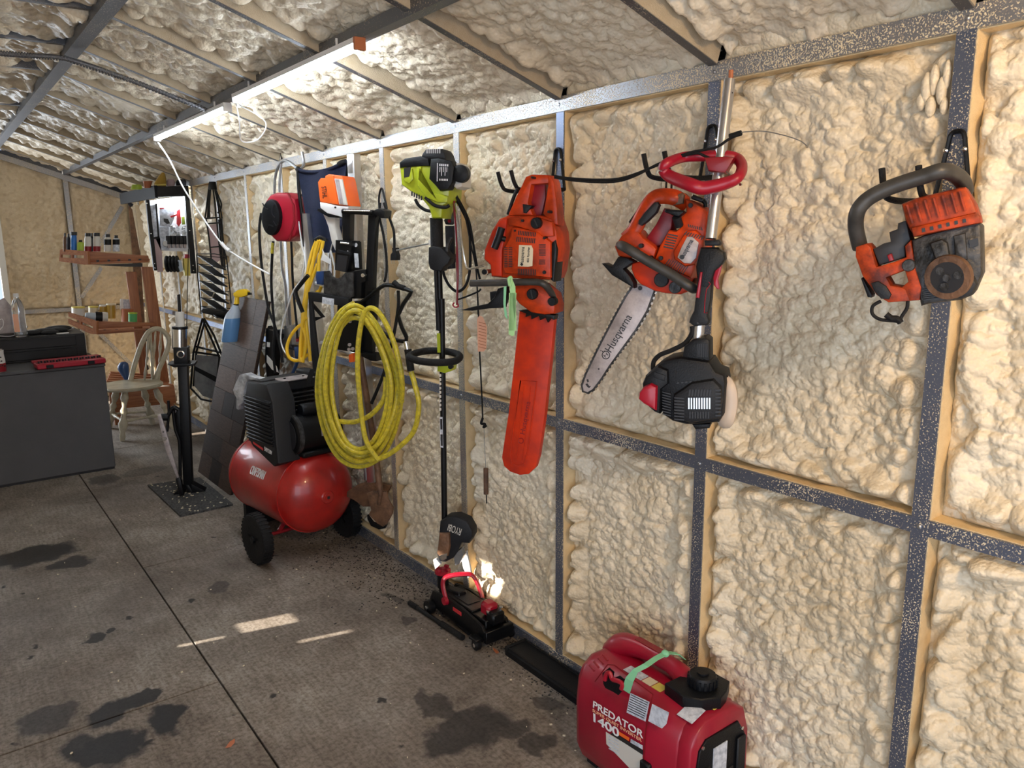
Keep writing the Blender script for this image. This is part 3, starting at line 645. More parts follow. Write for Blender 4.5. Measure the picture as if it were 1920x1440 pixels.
# ---- saw B: top handle saw with bare bar
B_ = TB('top_handle_chainsaw', 'small orange top-handle chainsaw with bare grey bar and chain slanting down to the left', 'chainsaw', 1235, 460, .19, -60, (1080, 340, 6))
B_.tb('top_handle', 'orange', [(1230, 250, .0), (1120, 185), (1000, 165), (890, 185), (800, 285), (715, 440), (650, 560), (560, 650)], .0135, -.02, n=12, flat=1.5)
B_.pr('top_handle_grip', 'dark_grey', [(880, 235), (915, 230), (935, 265), (900, 350), (800, 450), (735, 500), (695, 480), (700, 440), (770, 350)], -.045, -.02, .004)
B_.pr('handle_housing', 'orange', [(505, 610), (640, 515), (700, 560), (760, 640), (870, 720), (905, 760), (870, 890), (790, 900), (640, 860), (560, 870), (470, 840), (430, 735)], -.035, .05, .007)
B_.pr('rear_cover_edge', 'black_plastic', [(770, 195), (800, 215), (600, 470), (590, 455)], -.005, .03, .002)
B_.pr('muffler_side', 'red_dark', [(990, 300), (1090, 390), (1070, 540), (960, 720), (880, 740), (830, 690), (780, 650), (900, 480)], .0, .07, .004)
B_.pr('main_cover', 'orange', [(1225, 195), (1300, 225), (1490, 335), (1480, 560), (1440, 760), (1345, 960), (1290, 1095), (960, 930), (880, 870), (935, 730), (1040, 545), (1120, 560), (1185, 500), (1170, 400), (1235, 340)], -.045, .08, .009)
B_.pr('starter_dome', 'orange', [(1240, 560), (1340, 545), (1440, 640), (1430, 800), (1340, 940), (1220, 960), (1100, 880), (1090, 790), (1180, 640)], -.062, -.03, .008)
B_.pr('badge_plate', 'bar_steel', [(1250, 622), (1310, 625), (1380, 690), (1350, 860), (1290, 925), (1215, 920), (1140, 855), (1190, 735)], -.0655, -.058, .001, label='silver badge plate')
B_.text('Husqvarna', (1185, 870), (1300, 660), .012, 'ink', -.067)
B_.disc('badge_emblem', 'ink', 1192, 852, .006, -.0665, -.065)
B_.slots('vent_slots', 'ink', rows(1040, 580, 1150, 750, 6, -60, 22, .5), -.0465)
B_.slots('vent_slots', 'ink', rows(1235, 560, 1450, 600, 8, -30, 60, .5, True)+rows(1250, 480, 1420, 515, 7, 10, 40, .5, True), -.0645)
B_.slots('vent_slots', 'ink', rows(1040, 870, 1270, 960, 10, -60, 90, .5, True), -.0465)
B_.pr('pull_grip', 'black_plastic', [(1000, 310), (1190, 325), (1220, 345), (1160, 395), (1140, 400), (990, 345)], -.07, -.04, .005)
B_.tb('pull_grip_stem', 'dark_grey', [(1130, 400, -.06), (1160, 500, -.045)], .011, -.05, smooth=0)
B_.pr('caked_sawdust', 'rust', [(1035, 180), (1130, 150), (1190, 125), (1215, 150), (1205, 250), (1100, 275), (1045, 240)], -.03, .03, .004)
B_.tb('wire_loop', 'black_metal', [(1310, 170), (1400, 205), (1450, 240), (1455, 290)], .005, .0)
B_.pr('side_latch', 'black_plastic', [(1290, 175), (1320, 155), (1430, 195), (1430, 225), (1400, 235), (1300, 200)], -.01, .03, .003)
B_.pr('chain_case', 'red_cover', [(625, 920), (720, 900), (900, 960), (1300, 1060), (1290, 1130), (1250, 1225), (1170, 1275), (1000, 1262), (880, 1235), (720, 1160), (655, 1090), (615, 990)], -.03, .07, .008)
B_.disc('oil_cap', 'dark_grey', 955, 1110, .018, -.045, -.02); B_.disc('fuel_cap', 'gray_metal', 1110, 1195, .015, -.045, -.02)
B_.tb('front_handle', 'grey_handle', [(500, 720, -.02), (560, 745), (800, 890), (1060, 1040), (1300, 1195), (1340, 1190, -.02), (1345, 1140, .02)], .0125, -.07, n=12, smooth=4)
B_.pr('hand_guard', 'black_plastic', [(285, 925), (320, 920), (400, 960), (470, 850), (560, 855), (655, 905), (530, 985), (600, 1060), (645, 1140), (650, 1205), (560, 1150), (400, 1055)], -.05, -.01, .004)
for x, y in ((725, 725), (950, 865), (1285, 270), (830, 860)): B_.disc('case_bolt', 'dark_grey', x, y, .0055, -.052, -.03)
B_.crop(1060, 520, 4.8)
barp = [(625, 50), (810, 110), (740, 300), (640, 470), (400, 800), (330, 910), (255, 1010), (205, 1040), (160, 1025), (150, 970), (185, 870), (290, 650), (440, 360), (540, 180)]
B_.pr('guide_bar', 'bar_steel', barp, .012, .017, .0008, label='worn grey guide bar')
ch = B_.tb('saw_chain', 'gray_metal', barp[1:]+[barp[0]], .0042, .0145, n=6, smooth=0)
bb = MB(); pp_ = B_.F.path(barp[1:]+[barp[0]], .0145)
for a, c_ in zip(pp_, pp_[1:]):
    L_ = (c_-a).length; n_ = max(1, int(L_/.012))
    for i in range(n_):
        q = a.lerp(c_, (i+.5)/n_); d = (c_-a).normalized(); nr = Vector((-d.z, 0, d.x)); bb.box(q+nr*.0045, (.0065, .006, .0055), Matrix.Rotation(-math.atan2(d.z, d.x), 3, 'Y'))
bb.out('chain_teeth', 'chrome', ch, flat=True)
B_.text('Husqvarna', (385, 665), (575, 345), .022, 'ink', .0115)
B_.tb('bar_emblem', 'ink', [(365+34*math.cos(a), 700+34*math.sin(a)) for a in [k*PI/5 for k in range(10)]], .0012, .0115, closed=True, n=6)
B_.text('H', (352, 712), (378, 690), .010, 'ink', .0115)
for x, y in ((335, 655), (350, 662), (367, 660)): B_.disc('bar_emblem_point', 'ink', x-15, y+5, .0018, .0112, .012, n=8)
B_.disc('bar_hole', 'ink', 672, 97, .006, .0112, .012); B_.disc('bar_rivet', 'ink', 300, 825, .0025, .0112, .012, n=8)
B_.slots('bar_tip_print', 'ink', [[(190, 920), (205, 915), (212, 940), (198, 945)], [(180, 960), (198, 955), (220, 985), (200, 990)], [(205, 990), (225, 975), (228, 985), (212, 998)]], .0112, th=.0006)
B_.crop(1080, 340, 6)
for x in (1015, 1075): B_.tb('hanging_wire', 'black_rubber', [(x+14, -115, .02), (x, 40, .0), (x-6, 160, -.01)], .0026, .0, smooth=3)

# ---- saw C: big saw with orange blade cover
G_ = TB('chainsaw', 'large orange chainsaw hanging by its rear handle with a long orange-red blade cover', 'chainsaw', 985, 470, .21, -58, (860, 260, 4))
G_.pr('rear_handle', 'orange', [(500, 285), (545, 268), (665, 270), (680, 300), (672, 335), (545, 345), (520, 480), (560, 578), (365, 578), (430, 430), (470, 350)], -.03, .035, .006)
G_.pr('handle_bow', 'orange', [(655, 272), (690, 276), (715, 330), (738, 520), (745, 650), (700, 640), (630, 565), (652, 450), (668, 340)], -.03, .035, .006)
G_.pr('handle_recess', 'red_dark', [(540, 340), (648, 338), (650, 440), (620, 575), (545, 578), (515, 480)], .0, .03, .002)
G_.pr('throttle_trigger', 'dark_grey', [(478, 490), (553, 502), (505, 560), (482, 555)], -.036, -.01, .004)
G_.tb('throttle_lockout', 'black_plastic', [(440, 375), (405, 460), (370, 570)], .0055, .015, smooth=3)
G_.pr('body', 'orange', [(300, 602), (365, 575), (620, 575), (700, 600), (735, 700), (745, 830), (725, 1000), (700, 1060), (330, 1045), (240, 1035), (232, 950), (185, 905), (190, 830), (245, 690)], -.035, .09, .008)
G_.pr('starter_side', 'red_cover', [(305, 610), (362, 600), (345, 740), (325, 840), (322, 1035), (245, 1030), (238, 945), (192, 900), (197, 830), (250, 695)], -.044, -.025, .005)
G_.pr('top_cover', 'orange', [(372, 590), (560, 580), (700, 625), (712, 730), (600, 740), (540, 690), (440, 660), (375, 650)], -.050, -.03, .005)
G_.pr('fan_cover', 'orange', [(400, 665), (440, 665), (590, 700), (690, 775), (690, 1045), (590, 1035), (345, 1010), (330, 960), (335, 830), (380, 740)], -.055, -.03, .006)
G_.pr('badge', 'label', [(452, 797), (545, 800), (557, 830), (552, 955), (520, 962), (443, 958)], -.0575, -.05, .0005, label='cream badge')
G_.text('Husqvarna', (474, 948), (482, 812), .011, 'ink', -.0585); G_.text('455 Rancher', (520, 930), (526, 812), .007, 'ink', -.0585)
G_.disc('badge_emblem', 'ink', 472, 943, .0045, -.0582, -.057)
G_.slots('vent_slots', 'ink', rows(445, 690, 582, 722, 11, -4, 14, .5, True)+rows(432, 735, 578, 772, 11, -4, 14, .5, True)+rows(440, 975, 580, 1020, 11, 0, 6, .5, True), -.0562)
G_.slots('vent_slots', 'ink', rows(602, 790, 652, 880, 8, 0, 0, .5)+rows(602, 905, 648, 945, 4, 0, 0, .5)+rows(342, 812, 366, 968, 12, 0, 0, .5)+rows(374, 812, 402, 965, 12, 0, 0, .5), -.0562)
G_.disc('cover_knob', 'black_plastic', 577, 633, .0165, -.066, -.045)
G_.slots('knob_slot', 'ink', [[(562, 608), (570, 606), (594, 655), (586, 660)]], -.0672)
for x, y, r in ((475, 615, .004), (640, 745, .004), (640, 1003, .0055), (672, 548, .004), (420, 690, .003), (548, 290, .0035)): G_.disc('case_bolt', 'dark_grey', x, y, r, -.06, -.03, n=10)
G_.tb('pull_grip', 'black_plastic', [(322, 668), (300, 740), (268, 822)], .0115, -.062, smooth=3)
G_.tb('pull_grip_stem', 'black_plastic', [(300, 740, -.06), (350, 755, -.05)], .008, -.055, smooth=0)
G_.pr('black_side_strip', 'black_metal', [(690, 790), (722, 760), (735, 830), (712, 1075), (690, 1060)], -.045, .03, .003)
G_.pr('lower_housing', 'orange', [(360, 1085), (610, 1095), (700, 1170), (722, 1260), (715, 1315), (640, 1322), (540, 1305), (450, 1240), (400, 1170)], -.035, .06, .008)
G_.disc('oil_cap', 'black_plastic', 547, 1167, .0165, -.05, -.03)
G_.slots('cap_slot', 'ink', [[(536, 1135), (544, 1132), (558, 1200), (550, 1203)]], -.0512)
G_.disc('bar_nut', 'black_plastic', 697, 1222, .013, -.045, -.02)
G_.pr('chain_brake', 'dark_grey', [(230, 1150), (340, 1140), (330, 1225), (235, 1220)], .0, .05, .004)
G_.pr('hand_guard', 'black_plastic', [(8, 1288), (100, 1262), (215, 1238), (265, 1190), (290, 1125), (345, 1110), (352, 1180), (325, 1270), (220, 1275), (100, 1292)], -.04, .0, .004)
G_.disc('primer', 'chrome', 200, 1002, .0095, -.03, .01); G_.disc('choke_cap', 'black_plastic', 190, 1000, .0085, -.034, -.02)
G_.tb('front_handle', 'grey_handle', [(90, 1085), (200, 1083), (420, 1078), (575, 1075), (640, 1092), (690, 1150, -.04), (712, 1200, .0)], .0105, -.065, n=12, smooth=4)
G_.pr('spiked_bumper', 'black_metal', [(448, 1290), (500, 1285), (620, 1310), (718, 1325), (712, 1360), (690, 1345), (668, 1380), (650, 1342), (610, 1362), (600, 1330), (545, 1355), (540, 1325), (500, 1338), (505, 1312)], -.02, .02, .001)
G_.crop(740, 560, 2.771)
cov = [(648, 62), (832, 84), (812, 300), (780, 600), (748, 820), (730, 880), (695, 912), (650, 917), (600, 900), (567, 870), (556, 825), (590, 600), (620, 330)]
G_.pr('blade_cover', 'red_cover', cov, -.006, .022, .003, label='orange-red blade cover')
cv = G_.t.children[-1]
ch_ = [(655, 424), (738, 430), (712, 640), (690, 800), (672, 858), (640, 868), (610, 855), (600, 815), (622, 640)]
MB().tube(G_.F.path(ch_, -.0068), .0022, 6, 0, True).out('moulded_channel_rim', 'red_cover', cv)
MB().tube(G_.F.path([(672, 455), (655, 640), (632, 850)], -.0068), .0014, 6).out('moulded_channel_line', 'red_cover', cv)
MB().tube(G_.F.path([(706, 455), (690, 640), (662, 850)], -.0068), .0014, 6).out('moulded_channel_line', 'red_cover', cv)
G_.text('Husqvarna', (664, 705), (694, 535), .017, 'red_dark', -.0072, par=cv)
G_.tb('cover_emblem', 'red_dark', [(656+13*math.cos(k*PI/4), 738+13*math.sin(k*PI/4)) for k in range(8)], .001, -.0072, closed=True, n=5, par=cv)

# ribbon tied on its handle
rb = TB('green_ribbon', 'light green ribbon tied to the front handle of the large chainsaw', 'ribbon', 955, 530, .33, -50, (860, 260, 4))
rb.pr('ribbon_tail', 'ribbon_light', [(375, 1040), (392, 1030), (425, 1110), (432, 1440), (378, 1440), (385, 1110), (368, 1080)], -.002, .0, 0)
rb.crop(740, 560, 2.771); rb.pr('ribbon_tail', 'ribbon_light', [(594, -30), (632, -30), (622, 190), (610, 195), (592, 185)], -.002, .0, 0)
rb.crop(860, 260, 4); rb.pr('ribbon_tail', 'ribbon', [(338, 1110), (358, 1105), (352, 1250), (368, 1360), (345, 1330), (335, 1240)], .008, .010, 0)
rb.tb('ribbon_knot', 'ribbon_light', [(372, 1050), (385, 1110), (395, 1040), (372, 1050)], .004, -.004)

# ---- string trimmer with silver shaft
T_ = TB('silver_shaft_trimmer', 'black string trimmer motor hanging upside down on a silver shaft with a red loop handle', 'string trimmer', 1310, 520, .20, -58, (1080, 120, 4))
T_.tb('shaft', 'alu', [(1153, 118, .06), (1010, 1310, .0)], .0135, .0, smooth=0, n=16, label='silver shaft')
T_.crop(1060, 520, 4.8); T_.tb('shaft_end', 'alu', [(1225, 200, .0), (1188, 620, .0)], .0135, .0, smooth=0, n=16)
T_.crop(1080, 120, 4); T_.tb('copper_drive_tip', 'terracotta', [(1163, 45, .06), (1160, 112, .06)], .0055, .0, smooth=0, n=8)
T_.disc('shaft_hole', 'ink', 1171, 215, .002, .045, .05, n=8)
loop = [(655, 785), (690, 740), (800, 700), (930, 690), (1120, 688), (1215, 715), (1245, 775), (1215, 850), (1120, 895), (960, 930), (860, 905), (700, 840)]
ll = []
for i, (x, y) in enumerate(loop):
    wv = .035 if y < 720 else (-.055 if y > 840 else -.01); ll.append(T_.F.p(x, y, wv))
MB().tube(ll, [.0125, .0125, .0125, .013, .013, .013, .0125, .0125, .0145, .0155, .0155, .0145], 12, 5, True).out('loop_handle', 'red', T_.t, 'red loop handle')
T_.pr('handle_clamp', 'red_dark', [(960, 700), (1130, 690), (1190, 700), (1120, 820), (990, 800)], -.016, .03, .006)
T_.crop(1080, 340, 6)
T_.pr('throttle_collar', 'black_plastic', [(1440, 665), (1600, 655), (1622, 690), (1610, 725), (1450, 725)], -.022, .022, .004)
T_.pr('throttle_housing', 'black_plastic', [(1400, 745), (1580, 745), (1665, 800), (1675, 880), (1620, 960), (1560, 1010), (1500, 1200), (1370, 1200), (1345, 960), (1370, 850)], -.024, .024, .007)
T_.pr('throttle_trigger', 'red', [(1540, 1040), (1600, 960), (1650, 880), (1625, 1020), (1595, 1100), (1612, 1210), (1590, 1215), (1550, 1170)], -.008, .008, .002)
T_.pr('lockout_lever', 'red', [(1395, 1020), (1420, 1020), (1385, 1315), (1345, 1310)], -.030, -.005, .003)
T_.crop(1060, 520, 4.8)
T_.pr('grip', 'dark_grey', [(1190, 0), (1320, 0), (1310, 200), (1280, 350), (1295, 390), (1280, 430), (1160, 445), (1110, 410), (1120, 370), (1155, 300)], -.022, .022, .008)
T_.tb('grip_seam', 'red', [(1275, 20), (1305, 60), (1270, 110), (1255, 220), (1250, 320), (1280, 320)], .0009, -.0228, smooth=0, n=5)
T_.disc('grip_screw', 'ink', 1192, 412, .003, -.024, -.02, n=8)
T_.tb('throttle_cable', 'black_rubber', [(1140, 440), (1140, 500), (1080, 590), (960, 655), (850, 700), (795, 760), (790, 830)], .0058, -.005, n=8)
T_.pr('engine_neck', 'black_plastic', [(1150, 560), (1260, 540), (1298, 570), (1300, 760), (1250, 785), (1035, 770), (1070, 620)], -.03, .04, .007)
T_.slots('neck_slots', 'ink', rows(1185, 600, 1280, 720, 6, 2, 0, .4, True), -.0312)
T_.pr('engine_shroud', 'black_plastic', [(820, 790), (900, 745), (1030, 720), (1300, 760), (1355, 850), (1430, 880), (1445, 960), (1425, 1240), (1380, 1310), (1180, 1330), (1080, 1330), (960, 1300), (870, 1240), (850, 1050), (700, 960), (715, 890)], -.045, .075, .012)
T_.pr('air_filter_cover', 'black_plastic', [(720, 890), (830, 800), (920, 840), (925, 960), (860, 1010), (850, 1235), (800, 1215), (700, 1130), (690, 960)], -.06, .02, .008)
T_.pr('primer_cap', 'red', [(765, 962), (820, 990), (812, 1205), (700, 1140), (655, 1100), (662, 1040), (700, 990)], -.078, -.03, .008, label='red cover')
sh = T_.pr('cooling_shroud', 'dark_grey', [(1060, 1000), (1130, 950), (1330, 920), (1400, 990), (1410, 1120), (1380, 1280), (1130, 1320), (1020, 1290), (960, 1200), (970, 1060)], -.062, -.03, .012)
T_.slots('shroud_slots', 'ink', rows(1110, 1010, 1320, 1070, 8, -8, 0, .55, True)+rows(1110, 1210, 1300, 1270, 8, 0, 0, .5, True), -.0635, par=sh)
T_.slots('metal_fins', 'silver', rows(1100, 1085, 1310, 1185, 9, 0, 0, .55, True), -.0637, par=sh)
T_.slots('shroud_slots', 'ink', rows(980, 1070, 1070, 1290, 8, 0, 8, .45)+rows(1350, 1000, 1400, 1260, 8, 0, 0, .45), -.0633, par=sh)
T_.slots('shroud_slots', 'ink', rows(1000, 945, 1340, 960, 9, -10, -30, .55, True), -.0475)
T_.slots('shroud_slots', 'ink', rows(872, 1020, 950, 1240, 9, 0, 20, .4), -.0475)
T_.tb('fuel_tank', 'fuel_tank', [(1400, 950, .01), (1450, 1000), (1462, 1120), (1440, 1250), (1410, 1270, .01)], .017, .0, n=12, flat=1.6, label='milky fuel tank')
T_.tb('tank_cap', 'black_plastic', [(1380, 900), (1440, 905), (1490, 960)], .009, .0)
T_.pr('engine_foot', 'black_plastic', [(1140, 1325), (1310, 1315), (1295, 1360), (1170, 1372)], -.02, .04, .004)
T_.pr('recoil_badge', 'dark_grey', [(800, 850), (900, 885), (890, 935), (790, 900)], -.0625, -.055, .002)

# ---- throttle cable draped over the hooks
K_ = TB('throttle_cable', 'black throttle cable draped between the two middle hooks with a bare wire end', 'cable', 1250, 320, .22, -75, (0, 0, 1))
K_.tb('cable', 'black_rubber', [(1040, 330), (1065, 334), (1120, 337), (1170, 333), (1240, 307), (1290, 287), (1340, 277), (1365, 262), (1388, 250)], .0032, .0, n=7)
K_.tb('cable', 'black_rubber', [(1040, 333), (1090, 340), (1150, 341), (1190, 330), (1240, 305), (1300, 288), (1320, 292), (1345, 305), (1355, 315)], .0032, .0, n=7)
K_.tb('cable_end_sleeve', 'black_rubber', [(1368, 256), (1390, 249)], .0062, .0, smooth=0, n=8)
K_.tb('cable_end_sleeve', 'black_rubber', [(1346, 306), (1354, 314)], .0065, .0, smooth=0, n=8)
K_.tb('bare_wire', 'tube_steel', [(1390, 248), (1430, 246), (1470, 254), (1500, 264), (1513, 274)], .0012, .0, n=5)
K_.tb('bare_wire', 'tube_steel', [(1354, 314), (1370, 330), (1386, 345)], .0012, .0, n=5)
for x, y in ((1513, 275), (1388, 346)): K_.disc('wire_nipple', 'chrome', x, y, .0035, -.003, .003, n=8)

# ---- lime string trimmer
R_ = TB('lime_string_trimmer', 'lime green and black string trimmer on a long black pole with round handle', 'string trimmer', 818, 480, .17, -52, (680, 260, 4))
R_.pr('engine_cover', 'lime', [(272, 205), (360, 195), (640, 200), (655, 330), (648, 440), (635, 485), (600, 505), (592, 598), (515, 598), (490, 515), (440, 455), (340, 385), (285, 345)], -.05, .09, .012)
R_.pr('cover_rib', 'lime', [(400, 210), (440, 205), (430, 300), (520, 400), (640, 430), (632, 480), (560, 480), (470, 440), (410, 350)], -.06, -.03, .006)
R_.pr('engine_top', 'black_plastic', [(272, 178), (312, 148), (430, 130), (490, 148), (500, 205), (430, 205), (275, 218)], -.056, .09, .006)
R_.pr('exhaust_cap', 'dark_grey', [(428, 150), (445, 110), (470, 78), (590, 74), (612, 110), (628, 160)], -.045, .06, .008)
R_.slots('exhaust_grille', 'silver', rows(475, 78, 585, 110, 7, 0, 0, .6, True), -.0465)
R_.pr('air_box', 'black_plastic', [(505, 150), (560, 145), (665, 162), (688, 215), (672, 330), (640, 382), (575, 392), (540, 350), (492, 300)], -.085, -.03, .01)
R_.pr('air_box_label', 'dark_grey', [(560, 182), (652, 190), (648, 322), (555, 318)], -.0868, -.08, .0004)
R_.slots('label_print', 'white_ink', rows(572, 188, 645, 204, 5, 0, 4, .5, True)+rows(572, 300, 640, 314, 6, 0, 2, .5, True)+[[(578+i*13, 214), (582+i*13, 214), (580+i*13, 250+(i % 2)*28), (576+i*13, 250+(i % 2)*28)] for i in range(5)]+[[(558, 182), (562, 182), (560, 320), (556, 320)]], -.0876, th=.0006)
R_.pr('side_intake', 'ink', [(308, 222), (362, 208), (350, 285), (310, 292)], -.0515, -.04, .0)
R_.pr('intake_fin', 'lime', [(300, 300), (345, 290), (368, 225), (378, 300), (350, 335), (318, 325)], -.062, -.04, .003)
R_.slots('logo_print', 'ink', rows(360, 392, 450, 425, 5, 0, 40, .6, True), -.0535)
R_.pr('fuel_tank', 'offwhite', [(672, 185), (720, 180), (748, 215), (748, 360), (700, 378), (668, 350)], -.05, .05, .01, label='white fuel tank')
R_.disc('fuel_cap', 'black_plastic', 728, 262, .030, -.075, -.045)
R_.tb('lower_strap', 'black_plastic', [(395, 455), (420, 500), (470, 535), (520, 545)], .006, -.04)
R_.tb('lower_strap', 'black_rubber', [(470, 440), (540, 500), (620, 515), (650, 500)], .006, -.055)
R_.tb('upper_sleeve', 'black_rubber', [(552, 595), (558, 820)], .0235, .0, n=14, smooth=0)
R_.pr('throttle_housing', 'dark_grey', [(490, 815), (530, 805), (590, 815), (640, 870), (660, 895), (640, 940), (605, 965), (590, 995), (530, 992), (500, 975), (488, 930)], -.03, .03, .008)
R_.pr('throttle_lever', 'gray_metal', [(650, 740), (668, 745), (645, 800), (632, 868), (615, 850), (625, 790)], -.012, .006, .002)
R_.tb('pole', 'black_metal', [(572, 960, .0), (585, 1440, .0)], .0115, .0, n=14, smooth=0)
R_.tb('cable_tube', 'black_plastic', [(548, 990, -.012), (566, 1435, -.012)], .0075, .0, smooth=0)
R_.crop(740, 560, 2.771)
R_.tb('pole', 'black_metal', [(244, 0), (252, 600), (260, 1220)], .0115, .0, n=14, smooth=0)
R_.tb('cable_tube', 'black_plastic', [(222, 0, -.012), (230, 160, -.012)], .0075, .0, smooth=0)
R_.pr('hang_tag_strip', 'lime', [(219, 180), (236, 180), (238, 280), (222, 280)], -.0125, -.011, 0)
hd = [(75, 300, -.06), (130, 278, .02), (205, 270, .05), (290, 278, .04), (338, 298, .0), (310, 325, -.05), (215, 332, -.085), (120, 322, -.08)]
R_.tb('round_handle', 'black_rubber', hd, .0135, .0, n=12, smooth=5, closed=True)
R_.pr('handle_clamp', 'lime', [(222, 338), (285, 332), (302, 350), (298, 375), (260, 388), (220, 378)], -.03, .02, .004)
R_.disc('clamp_knob', 'black_plastic', 288, 355, .009, -.036, -.02)
R_.slots('pole_print', 'offwhite', [[(231, 392+i*22), (241, 392+i*22), (242, 404+i*22), (233, 408+i*22)] for i in range(9)], -.0125)
R_.pr('pole_label', 'label_white', [(234, 615), (248, 615), (252, 775), (237, 772)], -.0125, -.0115, 0)
R_.slots('pole_label_face', 'ink', [[(236, 625), (247, 625), (248, 680), (238, 680)], [(238, 705), (249, 705), (250, 765), (240, 765)]], -.013)
R_.pr('guard', 'dark_grey', [(233, 1160), (268, 1138), (320, 1134), (375, 1158), (402, 1205), (404, 1240), (385, 1275), (350, 1272), (335, 1305), (300, 1352), (262, 1372), (228, 1368), (218, 1330)], -.035, .03, .010)
R_.text('RYOBI', (345, 1212), (278, 1185), .030, 'offwhite', -.0365)
R_.pr('gear_case', 'rust', [(232, 1222), (282, 1222), (285, 1290), (275, 1340), (235, 1345), (218, 1325)], -.05, .0, .006)
R_.tb('gear_case_sleeve', 'rust', [(255, 1215), (254, 1300)], .017, -.03, n=14, smooth=0)
R_.pr('spool_chrome_bit', 'chrome', [(232, 1335), (272, 1322), (268, 1352), (250, 1362), (238, 1358)], -.052, -.04, .002)  # bright steel bit on the trimmer head
R_.pr('plastic_film', 'clear_film', [(305, 1330), (345, 1300), (358, 1335), (335, 1380), (312, 1388)], -.02, .01, .003)
R_.pr('plastic_film', 'cloth_grey', [(198, 1360), (215, 1352), (240, 1380), (210, 1408)], -.01, .005, .002)

# white film hanging from the stud behind the trimmer
w_ = TB('plastic_film', 'crumpled clear plastic film hanging on the stud below the lime trimmer guard', 'film', 872, 1075, .03, -75, (740, 560, 2.771))
w_.pr('film_strip', 'cloth_grey', [(345, 1345), (372, 1310), (392, 1400), (398, 1440), (380, 1452), (355, 1400)], -.006, .002, .001)
del w_

# ---- things hanging on the stud behind the trimmer
Q_ = TB('black_wire_coil', 'long black wire loop hanging from the stud right of the lime trimmer', 'wire', 860, 440, .09, -60, (780, 360, 6))
Q_.tb('wire', 'black_rubber', [(420, 20), (480, 130), (560, 290), (600, 420), (610, 600), (605, 880), (560, 1050), (470, 1120), (380, 1060), (320, 950), (300, 860)], .0055, .0, n=8)
Q_.tb('wire', 'black_rubber', [(440, 20), (520, 160), (600, 340), (650, 620), (690, 860), (720, 980)], .0045, -.01, n=8)
Q_.tb('wire', 'black_rubber', [(430, 30), (540, 230), (620, 600), (670, 830), (690, 1100), (700, 1380)], .003, -.02, n=7)
Q_.tb('wire', 'black_rubber', [(470, 1210), (560, 1180), (700, 1120), (728, 1090)], .0035, -.01, n=7)
Q2 = TB('red_bungee_cord', 'thin dark red cord with hook hanging straight down beside the lime trimmer pole', 'cord', 852, 470, .12, -60, (780, 360, 6))
Q2.tb('cord', 'red_dark', [(425, 100), (440, 300), (455, 560), (460, 800), (465, 1040), (460, 1270)], .004, .0, n=7); Q2.tb('cord', 'red_dark', [(435, 100), (430, 200), (470, 800), (462, 1270)], .0035, -.004, n=7)
Q2.tb('cord_hook', 'red', [(462, 1240), (475, 1285), (440, 1295), (415, 1270), (430, 1245)], .003, -.004, n=7)
Q3 = TB('metal_crank_rod', 'thin bright bent steel rod ending in a foot, beside the large orange saw', 'rod', 862, 470, .15, -60, (780, 360, 6))
Q3.tb('rod', 'chrome', [(440, 130, .04), (480, 330, .02), (520, 600), (560, 820), (590, 862), (640, 860), (770, 828)], .0042, .0, n=8, smooth=4)
Q4 = TB('ratchet_strap', 'black ratchet strap with worn metal buckle hanging between trimmer and steel stud', 'strap', 842, 450, .10, -60, (780, 360, 6))
Q4.pr('strap', 'cloth_black', [(325, 380), (420, 380), (430, 860), (340, 870)], -.006, .006, .002)
Q4.pr('buckle', 'gray_metal', [(355, 120), (400, 110), (400, 230), (420, 330), (385, 370), (330, 365), (310, 320), (350, 250)], -.012, .012, .003); Q4.disc('rivet', 'red_dark', 372, 328, .0065, -.018, -.005, n=10)
Q4.pr('lower_clip', 'gray_metal', [(360, 780), (380, 690), (420, 700), (425, 760), (400, 860), (365, 865)], -.014, .008, .002)
Q5 = TB('hanging_wire_with_tag', 'thin black cable hanging with a peach paper tag and a brown sleeve at its end', 'cable', 905, 760, .09, -60, (740, 560, 2.771))
Q5.tb('cable', 'black_rubber', [(432, -10), (436, 90), (442, 280), (452, 480), (458, 630)], .003, .0, n=7)
Q5.tb('knot', 'black_rubber', [(458, 620), (450, 648), (470, 652), (462, 668), (476, 660)], .005, .0, n=7)
Q5.tb('bare_wire', 'tube_steel', [(464, 665), (468, 780), (474, 880)], .0011, .0, n=5)
Q5.tb('sleeve', 'rust', [(474, 882), (475, 1015)], .0095, .0, n=10, smooth=0); Q5.tb('bare_wire', 'black_metal', [(476, 1015), (478, 1064)], .0022, .0, n=5)
Q5.pr('paper_tag', 'tag', [(428, 105), (440, 88), (458, 95), (480, 150), (476, 260), (462, 275), (432, 275)], -.006, -.005, 0)
Q5.slots('tag_print', 'terracotta', [[(436, 120+i*16), (474, 130+i*16), (474, 133+i*16), (436, 123+i*16)] for i in range(9)], -.0066, th=.0004)
Q6 = TB('black_power_plug_cord', 'black power cord with plug hanging on the stud left of the lime trimmer', 'power cord', 725, 430, .10, -60, (620, 380, 8))
Q6.tb('cord', 'black_rubber', [(740, 0), (735, 100), (740, 250), (790, 480), (830, 760), (840, 1000), (815, 1160), (800, 1180)], .0055, .0, n=8)
Q6.tb('cord', 'black_rubber', [(800, 0), (840, 130), (900, 280), (950, 450), (955, 690)], .0055, -.005, n=8)
Q6.pr('plug', 'black_rubber', [(915, 680), (975, 680), (975, 740), (995, 790), (990, 865), (890, 865), (892, 780), (920, 740)], -.018, .012, .004)
for x in (915, 950): Q6.tb('plug_blade', 'chrome', [(x, 865), (x+2, 920)], .0018, .0, n=6, smooth=0)
Q7 = TB('thin_steel_rod', 'thin grey rod sticking out from the plug towards the lime trimmer', 'rod', 775, 462, .10, -60, (620, 380, 8))
